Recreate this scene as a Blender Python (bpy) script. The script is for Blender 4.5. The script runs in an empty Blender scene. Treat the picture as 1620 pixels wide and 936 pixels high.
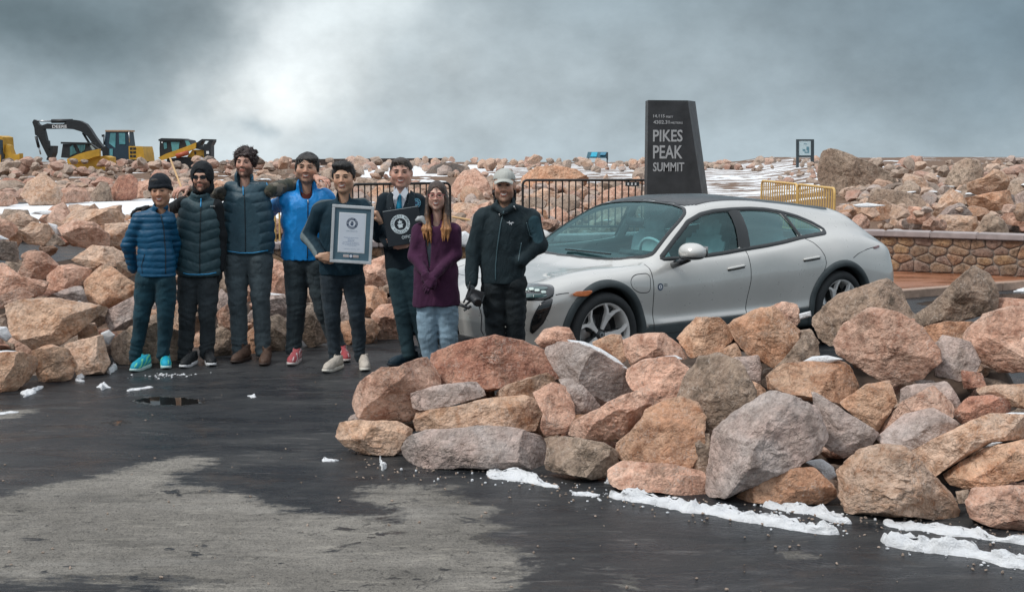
import bpy, bmesh, math, random
import numpy as np
from mathutils import Vector, Matrix, noise
from mathutils.bvhtree import BVHTree
SC = bpy.context.scene
COL = SC.collection
R = math.radians
# ---------------------------------------------------------------- camera
CH, CF, CHOR = 1.88, 1900.0, 234.0           # eye height (m), focal length and horizon row of a 1620 x 936 view
PITCH = math.atan((468 - CHOR) / CF)
cam_d = bpy.data.cameras.new('camera'); cam = bpy.data.objects.new('camera', cam_d); COL.objects.link(cam)
cam_d.sensor_width = 36; cam_d.lens = CF / 1620 * 36; cam_d.clip_end = 3000; cam_d.clip_start = .1
cam.location = (0, 0, CH); cam.rotation_euler = (R(90) - PITCH, 0, 0)
SC.camera = cam
SC.render.resolution_x, SC.render.resolution_y = 1024, 591
SC.render.engine = 'CYCLES'
SC.view_settings.view_transform = 'Standard'; SC.view_settings.look = 'None'
SC.view_settings.exposure = 0.38; SC.view_settings.gamma = 1
_F = np.array([0, math.cos(PITCH), -math.sin(PITCH)]); _U = np.array([0, math.sin(PITCH), math.cos(PITCH)])
def ray(px, py):
    return np.array([(px - 810) / CF, 0, 0]) + _F - (py - 468) / CF * _U
def W(px, py, Y):
    """point of the place that stands at distance Y and is seen at photo position (px, py)"""
    d = ray(px, py); t = Y / d[1]
    return np.array([d[0] * t, Y, CH + d[2] * t])
def G(px, py, z=0.0):
    d = ray(px, py); t = (z - CH) / d[2]
    return np.array([d[0] * t, d[1] * t, z])
# ---------------------------------------------------------------- node helpers
class NT:
    def __init__(s, tree): s.t = tree; s.n = tree.nodes; s.l = tree.links
    def node(s, typ, **kw):
        n = s.n.new(typ)
        for k, v in kw.items(): setattr(n, k, v)
        return n
    def put(s, sock, v):
        if v is None: return
        if isinstance(v, bpy.types.NodeSocket): s.l.new(v, sock)
        else:
            if isinstance(v, (tuple, list)) and len(v) == 3 and sock.type == 'RGBA': v = (*v, 1)
            sock.default_value = v
    def math(s, op, a, b=None, c=None, clamp=False):
        n = s.node('ShaderNodeMath', operation=op, use_clamp=clamp)
        s.put(n.inputs[0], a); s.put(n.inputs[1], b); s.put(n.inputs[2], c); return n.outputs[0]
    def vmath(s, op, a, b=None, scale=None):
        n = s.node('ShaderNodeVectorMath', operation=op); s.put(n.inputs[0], a); s.put(n.inputs[1], b)
        if scale is not None: s.put(n.inputs['Scale'], scale)
        return n.outputs[1] if op in ('LENGTH', 'DOT_PRODUCT', 'DISTANCE') else n.outputs[0]
    def noise(s, vec, scale, detail=4, rough=.55, dist=0.0, out=0):
        n = s.node('ShaderNodeTexNoise'); s.put(n.inputs['Vector'], vec); s.put(n.inputs['Scale'], scale)
        s.put(n.inputs['Detail'], detail); s.put(n.inputs['Roughness'], rough); s.put(n.inputs['Distortion'], dist); return n.outputs[out]
    def voro(s, vec, scale, feature='F1', out=0, rand=1.0):
        n = s.node('ShaderNodeTexVoronoi', feature=feature); s.put(n.inputs['Vector'], vec); s.put(n.inputs['Scale'], scale)
        s.put(n.inputs['Randomness'], rand); return n.outputs[out]
    def map(s, v, a, b, c=0.0, d=1.0, smooth=False):
        n = s.node('ShaderNodeMapRange', interpolation_type='SMOOTHSTEP' if smooth else 'LINEAR')
        for i, x in enumerate((v, a, b, c, d)): s.put(n.inputs[i], x)
        return n.outputs[0]
    def mix(s, f, a, b, blend='MIX'):
        n = s.node('ShaderNodeMix', data_type='RGBA', blend_type=blend); s.put(n.inputs[0], f); s.put(n.inputs[6], a); s.put(n.inputs[7], b); return n.outputs[2]
    def bump(s, h, strength=.5, dist=.01, normal=None):
        n = s.node('ShaderNodeBump'); s.put(n.inputs['Strength'], strength); s.put(n.inputs['Distance'], dist); s.put(n.inputs['Height'], h); s.put(n.inputs['Normal'], normal); return n.outputs[0]
    def coord(s, which='Object'):
        return s.node('ShaderNodeTexCoord').outputs[which]
    def attr(s, name, out=2):
        n = s.node('ShaderNodeAttribute', attribute_name=name); return n.outputs[out]
# ---------------------------------------------------------------- overcast sky
SUN_EL, SUN_AZ = R(50), R(-118)              # soft sun behind the cloud, high on the left
world = bpy.data.worlds.new('World'); SC.world = world; world.use_nodes = True
nt = NT(world.node_tree); nt.n.clear()
wout = nt.node('ShaderNodeOutputWorld'); bgn = nt.node('ShaderNodeBackground'); nt.l.new(bgn.outputs[0], wout.inputs[0])
skt = nt.node('ShaderNodeTexSky', sky_type='NISHITA', sun_disc=False, sun_elevation=SUN_EL, sun_rotation=SUN_AZ)
dirv = nt.coord('Generated')
sep = nt.node('ShaderNodeSeparateXYZ'); nt.l.new(dirv, sep.inputs[0])
wn1 = nt.noise(dirv, 7, 5, .55, 0, 1)
warp = nt.vmath('SUBTRACT', wn1, (.5, .5, .5))
sepw = nt.node('ShaderNodeSeparateXYZ'); nt.l.new(warp, sepw.inputs[0])
az0 = nt.math('ARCTAN2', sep.outputs[0], sep.outputs[1]); el0 = nt.math('ARCSINE', sep.outputs[2])
az = nt.math('MULTIPLY_ADD', sepw.outputs[0], .16, az0); el = nt.math('MULTIPLY_ADD', sepw.outputs[1], .09, el0)
def sky_blob(px, py, sx, sy, rot=0):
    a, e = (px - 810) / CF, (CHOR - py) / CF
    u = nt.math('SUBTRACT', az, a); v = nt.math('SUBTRACT', el, e)
    c, s_ = math.cos(rot), math.sin(rot)
    u2 = nt.math('ADD', nt.math('MULTIPLY', u, c / (sx / CF)), nt.math('MULTIPLY', v, s_ / (sx / CF)))
    v2 = nt.math('ADD', nt.math('MULTIPLY', u, -s_ / (sy / CF)), nt.math('MULTIPLY', v, c / (sy / CF)))
    d = nt.math('ADD', nt.math('MULTIPLY', u2, u2), nt.math('MULTIPLY', v2, v2))
    return nt.math('EXPONENT', nt.math('MULTIPLY', d, -1))
cl = nt.noise(dirv, 5.0, 6, .5, 0)
low = nt.mix(nt.map(el0, 0.0, .13, 0, 1), (.34, .41, .45), (.20, .255, .29))
low = nt.mix(nt.map(cl, .35, .7, 0, .45), low, (.15, .205, .24))
for (px, py, sx, sy, rt, colr, amt) in [
        (120, 50, 430, 85, 0, (.10, .14, .16), .9), (260, 175, 330, 60, -.1, (.20, .265, .30), .55), (60, 160, 110, 60, 0, (.34, .41, .45), .7),
        (1610, 60, 320, 130, 0, (.13, .185, .225), .75), (1130, 120, 260, 80, 0, (.25, .30, .33), .5),
        (700, 150, 330, 200, 0, (.43, .49, .52), .7), (540, 60, 95, 170, -.35, (.56, .61, .63), .85), (470, 165, 175, 85, .5, (.64, .69, .70), .85), (450, 172, 90, 55, .5, (.80, .84, .84), .9),
        (480, 90, 110, 60, .6, (.62, .67, .69), .6), (600, 20, 70, 60, 0, (.56, .62, .64), .6), (395, 212, 30, 18, 0, (.34, .41, .45), .8), (540, 225, 130, 26, 0, (.52, .58, .61), .7),
        (1000, 245, 600, 30, 0, (.37, .44, .48), .5)]:
    low = nt.mix(nt.math('MULTIPLY', sky_blob(px, py, sx, sy, rt), amt), low, colr)
wis = nt.noise(nt.vmath('MULTIPLY', dirv, (1, 1, 1.5)), 9, 8, .6, 0)
low = nt.vmath('SCALE', low, None, nt.map(wis, .3, .7, .80, 1.20))
# overhead: the pale cloud deck brightens towards the zenith as overcast does
high = nt.mix(nt.map(cl, .3, .7, 0, 1), (.60, .65, .70), (.86, .90, .94))
high = nt.mix(.12, high, nt.vmath('SCALE', skt.outputs[0], None, .10))
zen = nt.map(sep.outputs[2], .05, 1.0, .55, 1.25)
high = nt.vmath('SCALE', high, None, zen)
skyc = nt.mix(nt.map(el0, .13, .42, 0, 1, True), low, high)
nt.put(bgn.inputs[0], skyc); bgn.inputs[1].default_value = 1.0
sun_d = bpy.data.lights.new('sun', 'SUN'); sun_d.energy = 1.5; sun_d.angle = R(10); sun_d.color = (1, .96, .9)
sun = bpy.data.objects.new('sun', sun_d); COL.objects.link(sun)
_sd = Vector((math.sin(SUN_AZ) * math.cos(SUN_EL), math.cos(SUN_AZ) * math.cos(SUN_EL), math.sin(SUN_EL)))
sun.rotation_euler = _sd.to_track_quat('Z', 'Y').to_euler(); sun.location = (0, 0, 30)
# ---------------------------------------------------------------- object helpers
def tag(o, label=None, cat=None, group=None, kind=None):
    if label: o['label'] = label
    if cat: o['category'] = cat
    if group: o['group'] = group
    if kind: o['kind'] = kind
    return o
def thing(name, label, cat, loc=(0, 0, 0), rotz=0, group=None):
    o = bpy.data.objects.new(name, None); COL.objects.link(o); o.empty_display_size = .2
    o.location = loc; o.rotation_euler = (0, 0, rotz)
    bpy.context.view_layer.update() if False else None
    return tag(o, label, cat, group)
def mesh_np(name, V, Fq, mat=None, parent=None, smooth=True, attrs=None, link=True, mats=None, matidx=None):
    """object from arrays; Fq: list of arrays / list of tuples"""
    me = bpy.data.meshes.new(name)
    V = np.asarray(V, dtype=np.float32)
    if isinstance(Fq, np.ndarray):
        n, k = Fq.shape
        me.vertices.add(len(V)); me.vertices.foreach_set('co', V.ravel())
        me.loops.add(n * k); me.loops.foreach_set('vertex_index', Fq.astype(np.int32).ravel())
        me.polygons.add(n); me.polygons.foreach_set('loop_start', np.arange(0, n * k, k, dtype=np.int32))
        try: me.polygons.foreach_set('loop_total', np.full(n, k, dtype=np.int32))
        except Exception: pass
        me.update(calc_edges=True)
    else:
        me.from_pydata([tuple(v) for v in V], [], [tuple(int(i) for i in f) for f in Fq]); me.update()
    me.polygons.foreach_set('use_smooth', [smooth] * len(me.polygons))
    for m in (mats or ([mat] if mat else [])): me.materials.append(m)
    if matidx is not None: me.polygons.foreach_set('material_index', np.asarray(matidx, dtype=np.int32))
    if attrs:
        for k, a in attrs.items():
            a = np.asarray(a, dtype=np.float32)
            if a.ndim == 1:
                at = me.attributes.new(k, 'FLOAT', 'POINT'); at.data.foreach_set('value', a)
            else:
                if a.shape[1] == 3: a = np.hstack([a, np.ones((len(a), 1), np.float32)])
                at = me.attributes.new(k, 'FLOAT_COLOR', 'POINT'); at.data.foreach_set('color', a.ravel())
    o = bpy.data.objects.new(name, me)
    if link: COL.objects.link(o)
    if parent: o.parent = parent
    return o
def obj_bm(name, bm, mat, parent=None, smooth=False, bevel=0.0, seg=2):
    me = bpy.data.meshes.new(name)
    if bevel:
        bmesh.ops.bevel(bm, geom=[e for e in bm.edges], offset=bevel, segments=seg, profile=.6, affect='EDGES')
    bmesh.ops.recalc_face_normals(bm, faces=bm.faces[:])
    bm.to_mesh(me); bm.free()
    if smooth: me.polygons.foreach_set('use_smooth', [True] * len(me.polygons))
    if mat: me.materials.append(mat)
    o = bpy.data.objects.new(name, me); COL.objects.link(o)
    if parent: o.parent = parent
    return o
def bm_box(bm, c, size, rot=None):
    m = Matrix.Translation(Vector(c)) @ (rot.to_4x4() if rot else Matrix.Identity(4)) @ Matrix.Diagonal((*size, 1))
    return bmesh.ops.create_cube(bm, size=1, matrix=m)
def bm_tube(bm, pts, r, n=10, cap=True, closed=False):
    """tube through pts; r scalar or list"""
    pts = [Vector(p) for p in pts]; N = len(pts)
    rr = r if isinstance(r, (list, tuple)) else [r] * N
    rings = []; up = None
    for i, p in enumerate(pts):
        a = pts[i - 1] if (i > 0 or closed) else p; b = pts[(i + 1) % N] if (i < N - 1 or closed) else p
        t = (b - a).normalized()
        if up is None: up = Vector((0, 0, 1)) if abs(t.z) < .9 else Vector((0, 1, 0))
        s = t.cross(up).normalized(); up = s.cross(t).normalized()
        rings.append([bm.verts.new(p + (s * math.cos(2 * math.pi * k / n) + up * math.sin(2 * math.pi * k / n)) * rr[i]) for k in range(n)])
    for i in range(N if closed else N - 1):
        A, B = rings[i], rings[(i + 1) % N]
        for k in range(n): bm.faces.new((A[k], A[(k + 1) % n], B[(k + 1) % n], B[k]))
    if cap and not closed:
        bm.faces.new(rings[0][::-1]); bm.faces.new(rings[-1])
def bm_lathe(bm, prof, n=48, axis='Y', caps=False, full=2 * math.pi, start=0.0):
    """prof: list of (radius, along)"""
    closed = abs(full - 2 * math.pi) < 1e-6
    cnt = n if closed else n + 1
    rings = []
    for (r, h) in prof:
        ring = []
        for k in range(cnt):
            a = start + full * k / n
            c, s = r * math.cos(a), r * math.sin(a)
            ring.append(bm.verts.new({'Y': (c, h, s), 'Z': (c, s, h), 'X': (h, c, s)}[axis]))
        rings.append(ring)
    for i in range(len(rings) - 1):
        for k in range(cnt if closed else cnt - 1):
            k2 = (k + 1) % cnt
            bm.faces.new((rings[i][k], rings[i][k2], rings[i + 1][k2], rings[i + 1][k]))
def bm_prism(bm, pts, axis_vec):
    """extrude polygon pts (3d) by axis_vec"""
    A = [bm.verts.new(p) for p in pts]; B = [bm.verts.new(Vector(p) + Vector(axis_vec)) for p in pts]
    n = len(pts)
    try: bm.faces.new(A[::-1]); bm.faces.new(B)
    except ValueError: pass
    for k in range(n): bm.faces.new((A[k], A[(k + 1) % n], B[(k + 1) % n], B[k]))
FONT = None
def text_mesh(name, body, size, mat, parent=None, M=None, extrude=.002, align='LEFT', xs=1.0, spacing=1.0, offset=0.0):
    c = bpy.data.curves.new(name, 'FONT'); c.body = body; c.size = size; c.extrude = extrude; c.align_x = align; c.space_character = spacing; c.offset = offset
    c.resolution_u = 3
    o = bpy.data.objects.new(name, c); COL.objects.link(o)
    dg = bpy.context.evaluated_depsgraph_get(); me = bpy.data.meshes.new_from_object(o.evaluated_get(dg))
    bpy.data.objects.remove(o); bpy.data.curves.remove(c)
    me.name = name
    me.transform((M or Matrix.Identity(4)) @ Matrix.Diagonal((xs, 1, 1, 1)))
    me.materials.clear(); me.materials.append(mat)
    ob = bpy.data.objects.new(name, me); COL.objects.link(ob)
    if parent: ob.parent = parent
    return ob
# vectorised value noise
_rs = np.random.RandomState(7); _TAB = _rs.rand(64, 64, 64).astype(np.float32)
def vnoise(P, scale=1.0, off=0.0):
    Q = np.asarray(P, dtype=np.float64) * scale + off
    I = np.floor(Q).astype(int); Fr = Q - I; Fr = Fr * Fr * (3 - 2 * Fr)
    I &= 63; J = (I + 1) & 63
    x0, y0, z0 = I[..., 0], I[..., 1], I[..., 2]; x1, y1, z1 = J[..., 0], J[..., 1], J[..., 2]
    fx, fy, fz = Fr[..., 0], Fr[..., 1], Fr[..., 2]
    def L(a, b, t): return a + (b - a) * t
    return L(L(L(_TAB[x0, y0, z0], _TAB[x1, y0, z0], fx), L(_TAB[x0, y1, z0], _TAB[x1, y1, z0], fx), fy),
             L(L(_TAB[x0, y0, z1], _TAB[x1, y0, z1], fx), L(_TAB[x0, y1, z1], _TAB[x1, y1, z1], fx), fy), fz) - .5
def fbm(P, scale, octv=4, off=0.0, gain=.5):
    a, s, t = 1.0, scale, 0
    for i in range(octv):
        t = t + a * vnoise(P, s, off + 17.3 * i); a *= gain; s *= 2.07
    return t
# ---------------------------------------------------------------- materials
def new_mat(name):
    m = bpy.data.materials.new(name); m.use_nodes = True
    t = NT(m.node_tree); b = m.node_tree.nodes['Principled BSDF']
    return m, t, b
def plain(name, col, rough=.6, metal=0.0, bump=0.0, bscale=200, coat=0.0, var=.12, spec=.5, vscale=9, emis=None):
    m, t, b = new_mat(name)
    oc = t.coord('Object')
    n = t.noise(oc, vscale, 4)
    f = t.map(n, .3, .7, 1 - var, 1 + var)
    t.put(b.inputs['Base Color'], t.vmath('SCALE', col, None, f))
    t.put(b.inputs['Roughness'], t.map(t.noise(oc, vscale * 2.3, 3), .3, .7, max(rough - .06, .02), min(rough + .06, 1)))
    b.inputs['Metallic'].default_value = metal; b.inputs['Specular IOR Level'].default_value = spec
    b.inputs['Coat Weight'].default_value = coat; b.inputs['Coat Roughness'].default_value = .04
    if bump: t.put(b.inputs['Normal'], t.bump(t.noise(oc, bscale, 3), bump, .002))
    if emis: b.inputs['Emission Color'].default_value = (*col, 1); b.inputs['Emission Strength'].default_value = emis
    return m
def cloth(name, col, rough=.85, weave=900, fold=.5, fscale=14, sheen=.15, var=.15, stretch=(1, 1, .5), col2=None, c2scale=5):
    m, t, b = new_mat(name)
    oc = t.coord('Object')
    n = t.noise(oc, 6, 5, .6)
    c = t.vmath('SCALE', col, None, t.map(n, .3, .7, 1 - var, 1 + var))
    if col2: c = t.mix(t.map(t.noise(oc, c2scale, 4, .6), .45, .55, 0, 1), c, col2)
    t.put(b.inputs['Base Color'], c)
    b.inputs['Roughness'].default_value = rough; b.inputs['Sheen Weight'].default_value = sheen; b.inputs['Sheen Roughness'].default_value = .5
    b.inputs['Specular IOR Level'].default_value = .3
    f1 = t.noise(t.vmath('MULTIPLY', oc, stretch), fscale, 4, .5, .8)
    nb = t.bump(f1, fold, .02)
    if weave: nb = t.bump(t.noise(oc, weave, 2), .25, .001, nb)
    t.put(b.inputs['Normal'], nb)
    return m
def rock_mat(name, base, tint, dark, vein=.5, bmp=1.0, sc=1.0, specks=.5):
    m, t, b = new_mat(name)
    oi = t.node('ShaderNodeObjectInfo')
    off = t.vmath('SCALE', (13.1, 7.7, 9.3), None, t.math('MULTIPLY', oi.outputs['Random'], 10))
    g = t.vmath('ADD', t.coord('Object'), off)
    g = t.vmath('SCALE', g, None, sc)
    n1 = t.noise(g, 2.2, 5, .6, .6); n2 = t.noise(g, 9, 7, .68, .4); n3 = t.noise(g, 55, 4, .7)
    c = t.mix(t.map(n1, .36, .64, 0, 1, True), base, tint)
    c = t.mix(t.map(n2, .47, .66, 0, .85), c, dark)
    c = t.mix(t.map(t.noise(g, 3.5, 6, .7, .3), .56, .68, 0, .55), c, (.12, .085, .06))
    hv = t.map(oi.outputs['Random'], 0, 1, .92, 1.26)
    c = t.vmath('SCALE', c, None, hv)
    c = t.vmath('SCALE', c, None, t.map(n2, .28, .72, 1.25, .95))
    c = t.vmath('SCALE', c, None, t.map(t.noise(g, 24, 5, .75), .3, .7, .70, 1.36))
    # pale mineral veins and chips
    vw = t.vmath('ADD', g, t.vmath('SCALE', t.noise(g, 6, 4, .6, 0, 1), None, .35))
    ve = t.voro(vw, 6.5, 'DISTANCE_TO_EDGE'); ve2 = t.voro(vw, 15, 'DISTANCE_TO_EDGE')
    vm = t.math('MULTIPLY', t.map(ve, 0, .035, 1, 0, True), t.map(t.noise(g, 5, 3), .45, .62, 0, 1))
    vm2 = t.math('MULTIPLY', t.map(ve2, 0, .05, 1, 0, True), t.map(t.noise(g, 8, 3), .5, .66, 0, .8))
    c = t.mix(t.math('MULTIPLY', t.math('MAXIMUM', vm, vm2), vein), c, (.60, .50, .43))
    c = t.mix(t.math('MULTIPLY', t.map(n3, .58, .72, 0, 1), specks), c, (.70, .60, .53))
    c = t.mix(t.math('MULTIPLY', t.map(n3, .28, .42, 1, 0), specks * 1.2), c, (.05, .04, .035))
    # ridge highlights painted into the colour: paler along convex edges
    geo = t.node('ShaderNodeNewGeometry')
    c = t.mix(t.map(geo.outputs['Pointiness'], .52, .60, 0, .45), c, (.55, .44, .37))
    t.put(b.inputs['Base Color'], c)
    t.put(b.inputs['Roughness'], t.map(n2, .3, .7, .62, .9)); b.inputs['Specular IOR Level'].default_value = .35
    h = t.math('ADD', t.math('MULTIPLY', n2, 1.0), t.math('MULTIPLY', n3, .22))
    crk = t.map(t.voro(t.vmath('MULTIPLY', vw, (1, 1, 1.9)), 3.4, 'DISTANCE_TO_EDGE'), 0, .03, -.5, 0, True)
    h = t.math('ADD', h, t.math('MULTIPLY', crk, t.map(n1, .52, .66, 0, .55)))
    h = t.math('ADD', h, t.math('MULTIPLY', t.voro(vw, 20), .18))
    t.put(b.inputs['Normal'], t.bump(h, 1.0 * bmp, .045))
    return m
RM = {
 'pink': rock_mat('rock_pink', (0.524, 0.308, 0.222), (0.570, 0.376, 0.285), (0.308, 0.142, 0.091), .55),
 'red': rock_mat('rock_red', (0.378, 0.173, 0.116), (0.420, 0.226, 0.158), (0.200, 0.079, 0.053), .6),
 'tan': rock_mat('rock_tan', (0.524, 0.342, 0.234), (0.490, 0.353, 0.268), (0.342, 0.165, 0.085), .45),
 'orange': rock_mat('rock_orange', (0.513, 0.279, 0.171), (0.490, 0.319, 0.217), (0.308, 0.137, 0.068), .45),
 'grey': rock_mat('rock_grey', (0.353, 0.302, 0.279), (0.410, 0.308, 0.268), (0.228, 0.177, 0.154), .5),
 'brown': rock_mat('rock_brown', (0.284, 0.200, 0.147), (0.347, 0.263, 0.200), (0.105, 0.079, 0.058), .5),
 'dark': rock_mat('rock_dark', (0.105, 0.089, 0.079), (0.168, 0.121, 0.095), (0.042, 0.037, 0.032), .25),
}
# snow
def snow_mat():
    m, t, b = new_mat('snow')
    oc = t.coord('Object')
    n = t.noise(oc, 14, 6, .65)
    t.put(b.inputs['Base Color'], t.mix(t.map(t.noise(oc, 45, 5, .7), .60, .78, 0, .22), t.mix(t.map(n, .35, .65, 0, 1), (.86, .88, .91), (.94, .95, .96)), (.36, .36, .36)))
    b.inputs['Roughness'].default_value = .7; b.inputs['Subsurface Weight'].default_value = .0
    t.put(b.inputs['Normal'], t.bump(t.math('ADD', t.noise(oc, 24, 6, .75), t.noise(oc, 110, 4, .7)), 1.0, .014))
    return m
M_SNOW = snow_mat()
M_BLACKPLASTIC = plain('black_plastic', (.02, .022, .025), .5)
M_DARKGREY = plain('dark_grey_plastic', (.05, .06, .065), .6, bump=.2, bscale=400)
M_WHITE = plain('white_print', (.8, .82, .83), .6, var=.03)
M_STEEL = plain('steel', (.45, .46, .47), .35, metal=1.0)
# ================================================================ ground
def sd_poly(X, Y, poly):
    P = np.asarray(poly, float); n = len(P)
    d = np.full(X.shape, 1e9); ins = np.zeros(X.shape, bool)
    for i in range(n):
        a, b = P[i], P[(i + 1) % n]; e = b - a
        wx, wy = X - a[0], Y - a[1]
        h = np.clip((wx * e[0] + wy * e[1]) / (e @ e + 1e-12), 0, 1)
        d = np.minimum(d, (wx - h * e[0]) ** 2 + (wy - h * e[1]) ** 2)
        c = ((a[1] <= Y) & (b[1] > Y)) | ((b[1] <= Y) & (a[1] > Y))
        xi = a[0] + (Y - a[1]) / (e[1] if abs(e[1]) > 1e-9 else 1e-9) * e[0]
        ins ^= c & (X < xi)
    d = np.sqrt(d); return np.where(ins, d, -d)
def gpoly(pts): return [G(*p)[:2] for p in pts]
xs = np.unique(np.concatenate([np.linspace(-420, -40, 20), np.arange(-40, -10, 1.5), np.arange(-10, 10, .09), np.arange(10, 40, 1.5), np.linspace(40, 420, 20)]))
ys = np.unique(np.concatenate([np.linspace(-60, 3, 12), np.arange(3, 13, .09), np.arange(13, 20, .25), np.arange(20, 60, .8), np.arange(60, 160, 3), np.linspace(160, 700, 20)]))
GX, GY = np.meshgrid(xs, ys)
def terrain(X, Y):
    X = np.asarray(X, float); Y = np.asarray(Y, float)
    z = .5 * np.clip((Y - 44) / 25, 0, 1) ** 2 * (3 - 2 * np.clip((Y - 44) / 25, 0, 1))
    z = z + .45 * np.clip((Y - 20) / 8, 0, 1) * np.clip((X - 6 - (Y - 20) * .16) / 3, 0, 1)
    far = np.clip(Y - 118, 0, None); z = z - far ** 2 * .004
    side = np.clip(np.abs(X) - 90, 0, None); z = z - side ** 2 * .003
    return z
GZ = terrain(GX, GY)
GZ = GZ + np.where(GY > 44, .12 * fbm(np.stack([GX, GY, GX * 0], -1), .25, 3), 0)
dry = sd_poly(GX, GY, gpoly([(-400, 815), (0, 786), (140, 757), (225, 735), (300, 724), (318, 735), (262, 760), (240, 770), (330, 772), (380, 790), (430, 803), (520, 806), (590, 822), (655, 824), (640, 806), (575, 788), (600, 772), (650, 770), (720, 778), (752, 792), (768, 828), (800, 850), (822, 880), (822, 905), (790, 926), (770, 1000), (700, 1300), (-900, 1300)]))
for pl in ([(-300, 905), (0, 912), (130, 914), (215, 926), (235, 945), (200, 980), (-400, 1000)], [(235, 915), (300, 918), (345, 930), (250, 931)]):
    dry = np.minimum(dry, -sd_poly(GX, GY, gpoly(pl)))
for pl in ([(980, 905), (1010, 905), (1040, 936), (1060, 980), (1000, 990)], [(1240, 870), (1270, 866), (1280, 876), (1250, 886)], [(-200, 655), (-20, 650), (50, 650), (0, 660), (-150, 668)]):
    dry = np.maximum(dry, sd_poly(GX, GY, gpoly(pl)))
pud = sd_poly(GX, GY, gpoly([(205, 634), (232, 627), (275, 626), (318, 632), (330, 637), (290, 642), (240, 641)]))
pud = np.maximum(pud, sd_poly(GX, GY, gpoly([(165, 668), (190, 665), (205, 668), (180, 673)])))
pud = np.maximum(pud, sd_poly(GX, GY, gpoly([(1440, 482), (1500, 470), (1640, 462), (1660, 480), (1560, 490)])))
sno = np.full(GX.shape, -9.0)
for pl in ([(-400, 352), (-400, 318), (0, 325), (180, 317), (330, 312), (560, 306), (560, 335), (330, 352), (200, 350), (100, 346), (0, 350)],
           [(540, 292), (560, 272), (700, 272), (1020, 268), (1120, 270), (1345, 272), (1345, 306), (1120, 318), (1010, 300), (800, 292)]):
    sno = np.maximum(sno, sd_poly(GX, GY, gpoly(pl)))
soil = np.where((GY > 42) | ((GY > 19.5) & (GX < 5.2)) & (GX > -7) | ((GY > 17.5) & (GX > 5)), 1.0, 0.0)
V = np.stack([GX, GY, GZ], -1).reshape(-1, 3)
ny, nx = GX.shape; idx = np.arange(ny * nx).reshape(ny, nx)
Q = np.stack([idx[:-1, :-1], idx[:-1, 1:], idx[1:, 1:], idx[1:, :-1]], -1).reshape(-1, 4)
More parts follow.
